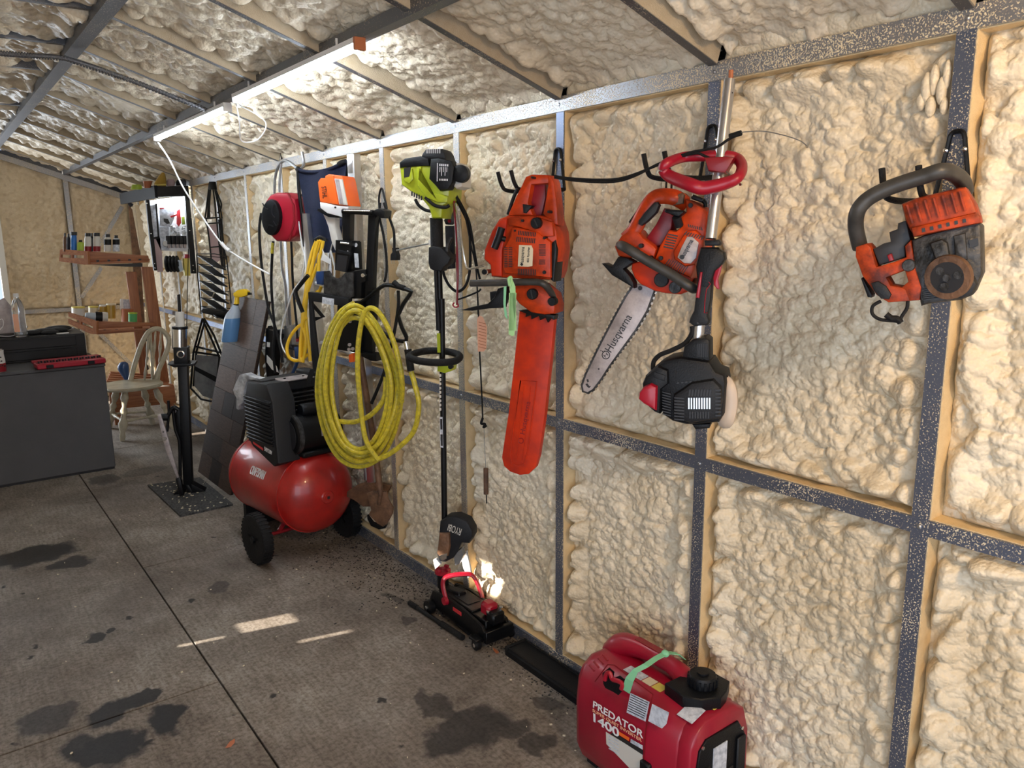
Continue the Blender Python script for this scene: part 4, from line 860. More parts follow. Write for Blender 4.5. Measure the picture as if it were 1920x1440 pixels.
Q7.tb('rod', 'tube_steel', [(985, 715), (1480, 615)], .0035, .0, n=7, smooth=0); Q7.pr('rod_end', 'offwhite', [(1460, 560), (1500, 555), (1510, 640), (1470, 640)], -.008, .004, .002)
q8 = TB('wire_hook', 'small black wire hook on the stud above the black power plug', 'hook', 716, 375, .02, -70, (620, 380, 8))
q8.tb('hook_wire', 'black_metal', [(730, 100), (725, -80), (750, -200), (775, -200), (800, -100), (840, 60), (840, 120)], .0045, .0, n=7)

# ---- black steel carrier rack
H_ = TB('black_carrier_rack', 'folded black steel carrier rack with latch box hanging upright between yellow cord and yellow hose', 'rack', 665, 520, .20, -58, (620, 380, 8))
H_.tb('top_bar', 'black_metal', [(180, 130), (640, 150)], .011, -.03, smooth=0); H_.tb('top_bar_rod', 'chrome', [(200, 118), (600, 128)], .004, -.045, smooth=0)
H_.pr('top_clamp', 'black_metal', [(560, 150), (680, 95), (740, 85), (810, 120), (800, 235), (740, 235), (690, 185), (600, 185)], -.03, .03, .005)
H_.pr('right_post', 'black_metal', [(560, 160), (672, 160), (645, 760), (618, 1440), (508, 1440), (540, 700)], -.015, .02, .003)
H_.pr('left_post', 'black_metal', [(165, 95), (295, 100), (285, 600), (180, 600)], -.015, .02, .003)
H_.pr('latch_box', 'black_metal', [(70, 560), (330, 575), (245, 1050), (60, 1010)], -.03, .03, .003)
H_.pr('latch_recess', 'ink', [(100, 780), (255, 800), (220, 1040), (75, 1000)], -.032, -.02, 0)
H_.pr('latch_lip', 'dark_grey', [(105, 705), (290, 745), (285, 780), (95, 745)], -.037, -.03, .001)
H_.tb('latch_pin', 'chrome', [(150, 603), (280, 618)], .0052, -.034, smooth=0); H_.disc('latch_rivet', 'chrome', 255, 725, .003, -.040, -.034, n=8)
H_.pr('side_plate', 'black_metal', [(325, 585), (415, 585), (435, 1000), (350, 1020), (320, 800)], -.012, .012, .002)
H_.disc('plate_washer', 'chrome', 375, 635, .0095, -.016, -.01, n=14)
H_.pr('side_sticker', 'label_white', [(350, 755), (410, 765), (425, 975), (365, 970)], -.0135, -.011, 0)
H_.pr('hinge_block', 'black_metal', [(240, 1040), (520, 1000), (520, 1180), (460, 1200), (455, 1440), (235, 1440)], -.03, .03, .004)
H_.disc('hinge_bolt', 'chrome', 478, 1090, .009, -.04, -.02, n=12)
H_.crop(560, 420, 5.14)
H_.pr('catch_plate', 'gray_metal', [(243, 455), (290, 450), (320, 505), (365, 528), (410, 510), (450, 468), (525, 468), (525, 700), (455, 730), (240, 675)], -.045, -.035, .001)
H_.pr('cross_bar', 'dark_grey', [(92, 655), (200, 668), (480, 722), (480, 800), (110, 742)], -.06, -.03, .002); H_.pr('bar_sticker', 'label_white', [(228, 703), (340, 722), (338, 785), (225, 765)], -.0612, -.06, 0)
H_.pr('left_leg', 'dark_grey', [(90, 660), (125, 740), (150, 1000), (185, 1300), (178, 1430), (135, 1415), (110, 1100)], -.05, -.035, .002)
H_.pr('strap_end', 'black_rubber', [(110, 1400), (150, 1400), (118, 1520), (120, 1560), (75, 1555), (80, 1480)], -.045, -.04, .001)
H_.pr('centre_body', 'black_metal', [(370, 760), (620, 740), (600, 1250), (360, 1210)], -.03, .03, .004)
for x, y in ((488, 862), (490, 900), (490, 940), (485, 1165), (480, 1210), (516, 1205)): H_.disc('body_bolt', 'bar_steel', x, y, .0075, -.038, -.028, n=10)
H_.pr('right_post_lower', 'black_metal', [(652, 640), (742, 640), (700, 1240), (598, 1240)], -.015, .02, .003)
H_.pr('post_foot', 'black_metal', [(600, 1235), (748, 1255), (745, 1325), (690, 1320), (600, 1275)], -.03, .02, .004)
H_.tb('zigzag_arm', 'black_metal', [(560, 780, -.03), (640, 730, -.04), (790, 610, -.06), (850, 588), (930, 600), (1068, 640), (1072, 680), (958, 880), (1040, 1090), (1010, 1130), (900, 1105), (790, 1030), (660, 935)], .0088, -.06, n=8, smooth=2)
H_.tb('zigzag_arm_tip', 'black_rubber', [(915, 560), (960, 600), (1020, 620)], .012, -.06, smooth=0)
H_.tb('left_arm', 'black_metal', [(92, 495), (-10, 620), (-25, 680), (40, 850)], .0095, .0, n=8, smooth=2)
H_.tb('lower_brace', 'black_metal', [(120, 760), (240, 900), (160, 915)], .009, -.02, n=8, smooth=0)
H_.pr('orange_end_cap', 'stihl_orange', [(480, 1260), (520, 1245), (525, 1330), (485, 1335)], -.01, .02, .002, label='orange end cap')
H_.tb('hook_strap', 'black_rubber', [(960, 640), (960, 800), (920, 1050), (870, 1250), (820, 1440), (740, 1640), (700, 1730)], .0048, -.05, n=6, smooth=4, flat=1.6)

# ---- yellow air hose coil
Y_ = TB('yellow_air_hose', 'dirty yellow air hose coiled in a tall oval hanging from the black rack', 'hose', 675, 720, .30, -56, (420, 580, 3))
rn = random.Random(5); hp = []
LO = [(760, 430, 245, 468), (770, 440, 225, 445), (752, 425, 205, 415), (765, 420, 235, 440), (778, 415, 195, 400), (760, 410, 175, 365), (770, 425, 215, 425), (765, 400, 160, 385)]
for k, (cx, cy, rx, ry) in enumerate(LO):
    for j in range(12):
        a = -PI/2+2*PI*j/12; t_ = j/12; nx = LO[min(k+1, len(LO)-1)]
        X = cx+(nx[0]-cx)*t_; Yp = cy+(nx[1]-cy)*t_; A = rx+(nx[2]-rx)*t_; B = ry+(nx[3]-ry)*t_
        top = max(0, -math.sin(a)); bot = max(0, math.sin(a))
        hp.append(Y_.F.p(X-math.cos(a)*A*(1-.25*top)-30*top, Yp+math.sin(a)*B+rn.uniform(-6, 6), -.02*math.cos(k*2.1)-.035*bot*(k % 3-1)-.012*k+.05))
hp = [hp[i] for i in range(len(hp))]
MB().tube(hp, .0094, 9, 5).out('coiled_hose', 'yellow', Y_.t)
Y_.tb('loose_loop', 'yellow', [(1000, 520, -.03), (1000, 380), (960, 200), (900, 60), (840, -5), (790, 20), (760, 150), (752, 330), (770, 560), (800, 740), (870, 850)], .0105, -.07, n=9)
Y_.tb('hose_end', 'yellow', [(1052, 350, -.07), (1075, 430, -.07), (1096, 540, -.07), (1070, 680), (990, 770), (900, 830), (820, 850)], .0105, -.06, n=9)
Y_.tb('inner_strand', 'yellow', [(650, 630), (740, 632), (830, 590), (900, 500), (910, 380)], .0105, .0, n=9)
Y_.tb('hose_coupler', 'chrome', [(1022, 180), (1032, 225)], .0085, -.07, smooth=0); Y_.tb('hose_grip', 'black_rubber', [(1034, 225), (1052, 345)], .0145, -.07, smooth=0, n=12)

# ---- yellow extension cord with a blue end
X_ = TB('yellow_extension_cord', 'bright yellow extension cord folded in long loops with a blue socket end', 'extension cord', 590, 580, .27, -56, (500, 440, 5.14))
for pts, ww in (([(480, 60), (440, 160), (400, 330), (380, 520), (350, 740), (345, 960), (335, 1200)], .0), ([(520, 50), (470, 200), (420, 360), (395, 520), (370, 760), (375, 1000), (350, 1230)], -.012), ([(500, 55), (470, 150), (430, 350), (390, 560), (360, 780), (330, 1000), (320, 1220)], -.02),
                ([(490, 280), (440, 420), (395, 560), (375, 740), (390, 940), (410, 1100), (420, 1220)], -.015), ([(545, 60), (530, 140), (505, 230), (500, 350)], -.02), ([(350, 860), (300, 890), (230, 980), (195, 1090), (215, 1180), (280, 1215), (350, 1190), (430, 1130)], -.01),
                ([(385, 800), (340, 870), (380, 1000), (370, 1120), (345, 1225), (330, 1180)], -.02), ([(525, 500), (500, 560), (480, 540)], .0)):
    X_.tb('cord_strand', 'yellow_cord', pts, .0078, ww, n=8)
X_.pr('socket_end', 'deep_blue', [(475, 355), (540, 352), (545, 400), (532, 485), (480, 480), (468, 410)], -.035, -.005, .005, label='blue socket end')
X_.tb('hanging_tie', 'black_rubber', [(470, 50), (510, 25), (555, 40), (570, 65)], .008, -.01)
X_.pr('paper_tag', 'paper', [(535, 130), (560, 190), (620, 240), (620, 290), (570, 265), (525, 240), (540, 190)], -.026, -.025, 0)

# ---- ladder
L_ = TB('aluminium_ladder', 'tall aluminium step ladder folded against the wall behind the navy cloth', 'ladder', 660, 400, .06, -75, (0, 0, 1))
L_.pr('right_rail', 'alu', [(650, 290), (663, 288), (671, 480), (690, 760), (702, 905), (688, 905), (668, 600), (656, 400)], -.02, .02, .002)
L_.pr('left_rail', 'alu', [(566, 400), (574, 400), (590, 560), (602, 700), (590, 700), (575, 540)], -.02, .02, .002)
L_.pr('hinge_plate', 'alu', [(651, 300), (660, 300), (661, 324), (652, 325)], -.024, -.018, .001)
for y in (560, 668): L_.tb('tread', 'alu', [(590, y-30), (676, y)], .012, .0, smooth=0)
L_.tb('brace', 'alu', [(634, 418), (618, 478), (612, 540)], .004, .0, smooth=0); L_.tb('brace', 'alu', [(662, 400), (676, 432)], .004, .0, smooth=0)
L_.tb('spreader', 'white', [(620, 470), (628, 500), (626, 540)], .005, -.01, smooth=0)

# ---- navy folding chair cloth
N_ = TB('navy_folding_chair', 'folded camp chair with navy blue canvas hanging high on the wall', 'folding chair', 605, 400, .10, -62, (560, 300, 8))
F = N_.F; nu, nv = 14, 24; vs = []; fs = []
for j in range(nv+1):
    t_ = j/nv; yl = 140+t_*1250; xl = -10+230*t_**1.15; xr = 718+(-100)*t_; yt = 150+(1-t_)*0
    for i in range(nu+1):
        s_ = i/nu; x = xl+(xr-xl)*s_; y = yl-(125*s_-60*math.sin(s_*PI))*(1-t_)+0*s_
        vs.append(F.p(x, y, -.02+.012*math.sin(s_*9+t_*3)+.02*math.cos(s_*PI*1.0)*t_))
for j in range(nv):
    for i in range(nu): a = j*(nu+1)+i; fs.append((a, a+1, a+nu+2, a+nu+1))
k = len(vs); vs += [v+Vector((0, .004, 0)) for v in vs]; fs += [tuple(k+i for i in f[::-1]) for f in fs]
for i in range(nu): fs.append((i+1, i, k+i, k+i+1)); q = nv*(nu+1)+i; fs.append((q, q+1, k+q+1, k+q))
for j in range(nv): a = j*(nu+1); b2 = a+nu+1; fs.append((a, b2, k+b2, k+a)); a += nu; b2 += nu; fs.append((b2, a, k+a, k+b2))
MB().add(vs, fs).out('canvas', 'navy', N_.t)
N_.tb('top_seam', 'navy', [(-10, 140), (100, 170), (300, 175), (500, 120), (640, 50), (715, 20)], .008, -.022)
N_.tb('corner_cap', 'black_rubber', [(600, 70), (640, 40), (710, 25)], .012, -.02); N_.tb('corner_cap', 'black_rubber', [(-25, 130), (10, 150)], .012, -.02)
N_.tb('frame_tube', 'black_metal', [(-10, 150), (10, 500), (60, 900), (90, 1300)], .009, .01); N_.tb('frame_tube', 'offwhite', [(90, 900), (140, 1150), (190, 1500)], .009, .015)
N_.tb('frame_tube', 'black_metal', [(710, 30), (735, 400), (765, 640)], .009, .01)

# ---- orange and white battery tool
S_ = TB('orange_white_garden_tool', 'orange and white battery garden tool with handle pointing down in front of the navy canvas', 'power tool', 630, 370, .20, -58, (560, 300, 8))
S_.pr('housing', 'stihl_orange', [(278, 330), (320, 268), (385, 270), (390, 235), (440, 210), (640, 235), (665, 270), (750, 690), (600, 680), (310, 630)], -.05, .05, .008)
S_.pr('housing_panel', 'stihl_orange', [(395, 240), (520, 232), (590, 672), (470, 650), (440, 500)], -.056, -.04, .004)
S_.pr('label_panel', 'offwhite', [(535, 278), (650, 290), (725, 678), (608, 665)], -.056, -.048, .001, label='white label panel'); S_.slots('label_print', 'bar_steel', [[(545, 288), (605, 292), (672, 668), (615, 660)]], -.0572)
S_.text('STIHL', (372, 395), (392, 575), .024, 'ink', -.0515); 
S_.pr('white_base', 'white', [(310, 632), (400, 645), (600, 685), (755, 695), (740, 740), (650, 745), (640, 855), (560, 835), (420, 800), (320, 720)], -.052, .045, .006)
S_.disc('base_screw', 'dark_grey', 545, 712, .0045, -.056, -.05, n=8)
S_.pr('grey_underside', 'black_plastic', [(320, 735), (420, 800), (570, 840), (560, 865), (440, 855), (360, 810), (270, 760), (285, 730)], -.045, .03, .003)
S_.pr('handle', 'offwhite', [(355, 805), (440, 830), (545, 850), (545, 1000), (580, 1150), (600, 1250), (560, 1400), (490, 1240), (440, 1010), (400, 900)], -.02, .02, .006)
S_.pr('trigger', 'red_dark', [(730, 1040), (760, 1040), (775, 1210), (740, 1200)], .0, .02, .002)

# ---- red hose reel
E_ = TB('red_hose_reel', 'round red and black retractable hose reel mounted on the wall', 'hose reel', 530, 405, .20, -58, (340, 260, 4))
E_.pr('wall_bracket', 'black_metal', [(860, 415), (892, 415), (920, 745), (895, 750), (880, 600)], .02, .08, .002)
E_.tb('bracket_arm', 'black_metal', [(780, 410), (890, 418)], .005, .06, smooth=0); E_.tb('bracket_arm', 'black_metal', [(800, 745), (930, 748)], .005, .06, smooth=0)
oc = [(700, 402), (790, 405), (850, 450), (868, 540), (872, 660), (850, 730), (780, 772), (700, 770), (650, 720), (615, 640), (600, 560), (620, 470), (655, 420)]
E_.pr('housing', 'red', oc, -.06, .07, .022)
E_.pr('housing_seam', 'red_dark', [(790, 410), (800, 408), (845, 500), (850, 640), (810, 765), (800, 765), (838, 640), (832, 500)], -.0625, -.05, .001)
E_.pr('cover_disc', 'black_plastic', [(665+70*math.cos(a), 590+136*math.sin(a)) for a in [k*PI/12 for k in range(24)]], -.085, -.055, .01)
for q in ([(610, 485), (630, 520), (655, 530)], [(690, 490), (680, 560), (700, 590)], [(640, 680), (660, 650), (690, 660)], [(690, 620), (710, 650), (725, 640)]): E_.tb('cover_rib', 'dark_grey', q, .003, -.086, n=6)

# ---- hoses, conduit, box on the wall beneath the reel
def run(name, label, cat, m, pts, r, d, yaw=-75, crop=(340, 260, 4), part='tube', group=None, n=8, extra=None):
    T = TB(name, label, cat, pts[0][0]/crop[2]+crop[0], pts[0][1]/crop[2]+crop[1], d, yaw, crop, group); T.tb(part, m, pts, r, .0, n=n); return T
j_ = run('black_air_hose', 'black hose dropping from the left side of the red reel', 'hose', 'black_rubber', [(600, 560), (585, 680), (595, 880), (620, 1080), (655, 1280), (700, 1400), (740, 1560), (760, 1680)], .0075, .17, part='hose')
j_ = run('black_air_hose', 'black hose dropping straight down from the middle of the red reel', 'hose', 'black_rubber', [(690, 770), (680, 900), (675, 1080), (685, 1260), (700, 1440), (690, 1600), (705, 1760)], .0075, .15, part='hose')
j_.tb('hose_sleeve', 'yellow', [(686, 780), (680, 860)], .0085, -.002, smooth=0)
j_ = run('black_cable', 'black cable running down beside the steel stud right of the reel', 'cable', 'black_rubber', [(824, 770), (830, 900), (835, 1050), (850, 1250), (865, 1400), (870, 1500)], .0065, .07, part='cable')
cdt = run('grey_flexible_conduit', 'grey ribbed conduit bending from the roof rail down behind the red reel to the box', 'conduit', 'tube_steel', [(905, 100), (918, 190), (880, 225), (800, 170), (750, 180), (710, 260), (700, 400), (720, 640), (745, 780), (755, 960), (780, 1100), (790, 1300), (800, 1420)], .0075, .035, part='conduit')
cdt.tb('conduit', 'tube_steel', [(750, 190), (738, 300), (735, 400)], .0065, .0)
bx_ = TB('junction_box', 'grey steel electrical box on the wall under the red reel', 'junction box', 532, 630, .03, -85, (500, 440, 5.14))
bx_.pr('box', 'tube_steel', [(165, 880), (230, 870), (248, 1060), (170, 1060)], -.04, .02, .003); bx_.pr('cover', 'tube_steel', [(80, 915), (165, 910), (170, 1040), (90, 1030)], -.03, .01, .002)
bx_.disc('knob', 'chrome', 150, 1000, .009, -.045, -.03)
bl = run('blue_air_fitting', 'blue air line with brass and red fittings below the grey box', 'air line', 'deep_blue', [(285, 1080), (290, 1170), (290, 1240), (250, 1340), (235, 1400)], .010, .06, crop=(500, 440, 5.14), part='air_line'); bl.pr('red_valve', 'red', [(278, 990), (308, 985), (312, 1030), (282, 1035)], -.015, .01, .002); bl.pr('fitting', 'deep_blue', [(262, 1090), (310, 1080), (315, 1170), (270, 1175)], -.018, .01, .003)
run('white_power_cable', 'white power cable looping down in front of the grey box below the reel', 'cable', 'white', [(880, 620), (905, 800), (925, 900), (900, 1050), (840, 1140), (800, 1250), (760, 1380), (745, 1500), (770, 1590), (820, 1640), (880, 1660)], .0038, .17, part='cord', n=7)
sb = TB('black_tool', 'black tool with white paper tag hanging behind the compressor', 'tool', 505, 690, .12, -70, (500, 440, 5.14))
sb.pr('body', 'black_plastic', [(-10, 900), (60, 930), (70, 1150), (60, 1350), (40, 1400), (0, 1400), (-20, 1200)], -.02, .03, .005); sb.pr('handle', 'black_rubber', [(10, 880), (75, 960), (130, 960), (130, 1010), (60, 1010), (0, 960)], -.01, .02, .003)
sb.pr('paper_tag', 'paper', [(0, 1160), (30, 1190), (95, 1270), (115, 1330), (50, 1300), (0, 1230)], -.024, -.022, 0); sb.pr('paper_tag', 'paper', [(2, 1035), (30, 1040), (28, 1085), (0, 1080)], -.024, -.022, 0)

# ================================================================== floor things
# ---- compressor
cp = thing('air_compressor', 'red wheeled air compressor with black motor and ribbed shroud beside the yellow hose', 'air compressor', (-.295, 3.01, 0), D(-82.8))
CF = Fr((-.33, 3.06, 0), D(-82.8)); TR = .205; TX0, TX1 = -.40, .36; TZ = .315
prof = [(0, 0), (.06, .004), (.12, .022), (.165, .05), (.19, .08), (TR, .125)]
pr2 = prof + [(r, (TX1-TX0)-h) for r, h in prof[::-1]]
tank = MB().lathe(pr2, (TX0, 0, TZ), (1, 0, 0), 44).out('tank', 'red_tank', cp, ang=60)
for x in (TX0+.125, TX1-.125): MB().lathe([(TR+.0005, 0), (TR+.0018, .002), (TR+.0018, .006), (TR+.0005, .008)], (x, 0, TZ), (1, 0, 0), 44).out('weld_seam', 'red_tank', tank)
MB().lathe([(.034, 0), (.034, .006), (.029, .010), (.020, .010), (.018, .014), (.012, .014)], (TX1-.006, 0, TZ+.0), (1, 0, 0), 24).out('end_plug', 'red_tank', cp)
MB().lathe([(.010, 0), (.010, .001)], (TX1+.0085, 0, TZ), (1, 0, 0), 4).out('plug_socket', 'ink', cp)
for s_ in (-1, 1):
    w2 = thing('w', '', ''); bpy.data.objects.remove(w2)
    a = Vector((.155, s_*.245-.03, .125))
    wh = MB().lathe([(.055, -.022), (.10, -.026), (.118, -.024), (.125, -.014), (.125, .014), (.118, .024), (.10, .026), (.055, .022)], a, (0, 1, 0), 32).out('wheel', 'black_rubber', cp)
    MB().lathe([(.078, -.004), (.078, .004)], a, (0, 1, 0), 24).out('wheel_disc', 'dark_grey', wh)
    b = MB()
    for k in range(5): t_ = k*2*PI/5+.3; b.box(a+Vector((math.cos(t_)*.045, s_*-.0+0, math.sin(t_)*.045)), (.075, .044, .014), Matrix.Rotation(-t_, 3, 'Y'))
    b.lathe([(.018, -.030), (.018, .030)], a, (0, 1, 0), 14); b.out('wheel_spokes', 'black_plastic', wh)
    b = MB()
    for k in range(36): t_ = k*2*PI/36; b.box(a+Vector((math.cos(t_)*.1245, 0, math.sin(t_)*.1245)), (.005, .046, .010), Matrix.Rotation(-t_, 3, 'Y'))
    b.out('tread_blocks', 'black_rubber', wh, flat=True, kind='stuff')
MB().tube([(.155, -.29, .125), (.155, .23, .125)], .009, 10).out('axle', 'red_dark', cp)
for s_ in (-1, 1): MB().tube([(.155, s_*.16, .13), (.14, s_*.12, .165)], .012, 8).out('axle_bracket', 'red_dark', cp)
MB().box((-.33, 0, .07), (.03, .22, .13)).out('rubber_foot', 'black_rubber', cp)
# shroud facing the room
def cbox(name, m, c, d, par=cp, bev=.008, R=None, label=None): return MB().box(c, d, R, bev).out(name, m, par, label)
sh = MB().prism([(-.05, .79), (-.02, .865), (.18, .875), (.23, .80), (.25, .50), (.20, .475), (-.01, .535), (-.04, .56)], -.19, -.07, .012).out('shroud', 'dark_grey', cp)
b = MB()
for k in range(12):
    z = .585+.0*k+k*.0185; b.box((.095, -.196, z+.0), (.265, .016, .0115), None, .003)
b.out('shroud_louvres', 'black_plastic', sh, kind='stuff')
MB().box((.095, -.191, .68), (.262, .004, .235)).out('louvre_painted_shade', 'ink', sh, flat=True)  # black sheet that paints in the shade between the louvres
cbox('shroud_notch', 'ink', (.06, -.13, .868), (.06, .08, .02), sh, .003)
MB().box((.06, -.1925, .553), (.10, .002, .012), Matrix.Rotation(D(9), 3, 'Y')).out('red_stripe', 'ink_red', sh, flat=True)
t_ = text('5HP/230V', .030, 'white_ink', sh, (.165, -.1935, .548), (PI/2, 0, 0)); t_.rotation_euler = (PI/2, D(6), 0); t_.scale = (.62, 1, 1)
t_ = text('CRAFTSMAN', .062, 'white_ink', tank, (.02, -.187, .405), (PI/2-.48, 0, 0), ext=.0015); t_.scale = (.42, 1, 1)
# pump: head, fins
cbox('pump_base', 'black_metal', (.03, .04, .53), (.30, .24, .04))
b = MB()
for k in range(8): b.box((.06, .0, .655+k*.0215), (.20, .24, .0075), None, .002)
b.out('cooling_fins', 'gray_metal', cp, kind='stuff'); cbox('cylinder', 'black_metal', (.05, .0, .68), (.15, .19, .28))
cbox('cylinder_head', 'dark_grey', (.06, .0, .845), (.20, .22, .05)); cbox('head_plate', 'bar_steel', (.12, -.01, .873), (.10, .17, .006), bev=.002)
for y in (-.06, .04): MB().lathe([(.006, 0), (.006, .006)], (.12, y, .875), (0, 0, 1), 6).out('head_bolt', 'dark_grey', cp)
cbox('intake_filter', 'dark_grey', (.03, .12, .87), (.16, .06, .04))
mt_ = MB().lathe([(.07, -.13), (.092, -.12), (.095, -.11), (.095, .10), (.09, .115), (.05, .125)], (.22, .02, .62), (0, 1, 0), 32).out('motor', 'black_metal', cp)
MB().lathe([(.094, 0), (.100, .004), (.100, .02), (.094, .024)], (.22, -.10, .62), (0, 1, 0), 32).out('motor_end_ring', 'gray_metal', mt_)
MB().lathe([(.075, 0), (.075, .002)], (.22, -.113, .62), (0, 1, 0), 24).out('motor_vent', 'ink', mt_)
MB().lathe([(.028, 0), (.032, .006), (.032, .16), (.028, .166)], (.235, -.05, .735), (0, 1, 0), 20).out('capacitor_cover', 'black_plastic', mt_)
cbox('motor_foot', 'black_metal', (.22, .02, .525), (.15, .2, .03)); MB().box((.315, .05, .635), (.004, .075, .05)).out('motor_nameplate', 'bar_steel', mt_, flat=True)
# rag draped over its far corner
rg = TB('white_rag', 'dirty white rag draped over the top of the compressor shroud', 'rag', 452, 735, 0, -70, (430, 680, 7.2), o=(-.50, 3.16, .8))
rg.pr('cloth', 'cloth_grey', [(42, 370), (70, 290), (130, 165), (210, 145), (300, 190), (410, 220), (330, 240), (240, 235), (190, 400), (185, 540), (130, 580), (110, 640), (85, 620), (90, 480), (60, 430)], -.02, .02, .006)

# ---- shovels behind the compressor
s1 = TB('rusty_shovel', 'round-point shovel with rusty blade hanging handle up behind the hose coil', 'shovel', 712, 960, .14, -55, (640, 740, 5.14))
s1.pr('blade', 'rust', [(243, 955), (300, 930), (372, 940), (385, 935), (430, 935), (450, 1010), (495, 1090), (488, 1150), (440, 1240), (400, 1275), (340, 1240), (262, 1155), (285, 1110), (262, 1020)], -.008, .004, .003)
s1.tb('socket_ridge', 'rust', [(360, 1060), (378, 960), (375, 930)], [.008, .011, .013], -.01, smooth=0); s1.tb('handle', 'rust', [(375, 935, -.01), (340, 640), (300, 380), (240, 0), (195, -260), (150, -600)], .014, .0, smooth=0, n=12)
s2 = TB('edging_shovel', 'brown half-moon shovel blade with black rim leaning behind the rusty shovel', 'shovel', 690, 925, .06, -55, (640, 740, 5.14))
s2.pr('blade', 'rust', [(0, 1000), (60, 930), (150, 870), (230, 842), (310, 836), (480, 880), (440, 950), (440, 1000), (300, 1080), (210, 1080), (120, 1015), (50, 985)], -.008, .004, .002)
s2.pr('lower_rim', 'black_metal', [(248, 1160), (300, 1230), (400, 1275), (440, 1245), (420, 1290), (360, 1300), (285, 1265), (250, 1200)], -.005, .01, .001)
s2.tb('handle', 'tube_steel', [(290, 840), (280, 600), (240, 200), (215, -100), (195, -420)], .016, .0, smooth=0, n=12)
s3 = TB('steel_pole', 'grey steel pole standing behind the yellow hose with tape end', 'pole', 692, 820, .03, -60, (640, 740, 5.14))
s3.tb('pole', 'tube_steel', [(245, 820), (205, 0), (190, -420)], .013, .0, smooth=0)
s3.pr('red_clip', 'red', [(392, 330), (430, 318), (436, 345), (415, 380), (392, 365)], -.02, .01, .002)

# ---- leaning laminate panel made of plank pieces
pA, pB, pC, pD = Vector((-.359, 4.564, 0)), Vector((-.345, 3.924, 0)), Vector((-.125, 3.642, 1.194)), Vector((-.125, 4.266, 1.195))
pt_ = thing('laminate_panel', 'tall board of brown and grey laminate planks leaning against the wall behind the compressor', 'panel', pA)
pn = ((pB-pA).cross(pD-pA)).normalized()
if pn.x > 0: pn = -pn
def pp(u, v): return pA.lerp(pB, u).lerp(pD.lerp(pC, u), v) - pA
MB().add([pp(0, 0)-pn*.002, pp(1, 0)-pn*.002, pp(1, 1)-pn*.002, pp(0, 1)-pn*.002]+[pp(u, v)-pn*.016 for u, v in ((0, 0), (1, 0), (1, 1), (0, 1))], [(0, 1, 2, 3), (4, 7, 6, 5), (0, 4, 5, 1), (1, 5, 6, 2), (2, 6, 7, 3), (3, 7, 4, 0)]).out('backing_board', M['brown_w'][0], pt_, flat=True)
rw = random.Random(3); NR = 8
for r_ in range(NR):
    cuts = [0]; u = rw.choice((.35, .55, .72)); cuts.append(u)
    if u < .4: cuts.append(u+rw.choice((.3, .42)))
    cuts.append(1)
    for a, b_ in zip(cuts, cuts[1:]):
        g = .0018; v0, v1 = r_/NR+g*.6, (r_+1)/NR-g*.6; a2, b2 = a+g, b_-g; h = .003+rw.uniform(0, .002)
        q = [pp(a2, v0), pp(b2, v0), pp(b2, v1), pp(a2, v1)]
        MB().add([x-pn*.002 for x in q]+[x+pn*h for x in q], [(3, 2, 1, 0), (4, 5, 6, 7), (0, 1, 5, 4), (1, 2, 6, 5), (2, 3, 7, 6), (3, 0, 4, 7)]).out('plank', rw.choice(M['brown_w']), pt_, flat=True)

# ---- spray bottle hanging on the panel's edge
sp = TB('spray_bottle', 'spray bottle of blue liquid with yellow trigger on top of the laminate board', 'spray bottle', 437, 600, .19, -50, (340, 260, 4))
def rings(fr, rows_, w=0, n=16, dep=1.0):
    vs = []; fs = []
    for x0, x1, y in rows_:
        a = fr.p(x0, y, w); b_ = fr.p(x1, y, w); c = (a+b_)/2; r = (b_-a).length/2; e = (b_-a).normalized()
        for j in range(n):
            t_ = 2*PI*j/n; vs.append(c+e*r*math.cos(t_)+Vector((0, r*dep*math.sin(t_), 0)))
    for i in range(len(rows_)-1):
        for j in range(n): fs.append((i*n+j, i*n+(j+1) % n, (i+1)*n+(j+1) % n, (i+1)*n+j))
    fs.append(tuple(range(n))[::-1]); fs.append(tuple((len(rows_)-1)*n+j for j in range(n)))
    return MB().add(vs, fs)
sp.F.crop(340, 260, 4)
rings(sp.F, [(312, 425, 1520), (310, 428, 1505), (325, 438, 1380), (330, 438, 1345)]).out('liquid', 'blue_liquid', sp.t)
rings(sp.F, [(330, 438, 1345), (345, 438, 1310), (375, 430, 1270), (388, 425, 1245)]).out('bottle_shoulder', 'clear_plastic', sp.t)
rings(sp.F, [(388, 425, 1262), (390, 428, 1240)]).out('neck_ring', 'black_plastic', sp.t); rings(sp.F, [(395, 432, 1240), (402, 432, 1185)]).out('neck', 'yellow_plastic', sp.t)
sp.pr('trigger_head', 'yellow_plastic', [(388, 1160), (420, 1135), (465, 1128), (495, 1145), (490, 1175), (450, 1190), (400, 1190), (390, 1180)], -.016, .016, .004)
sp.pr('nozzle', 'black_plastic', [(490, 1150), (520, 1158), (520, 1172), (490, 1175)], -.008, .008, .002)

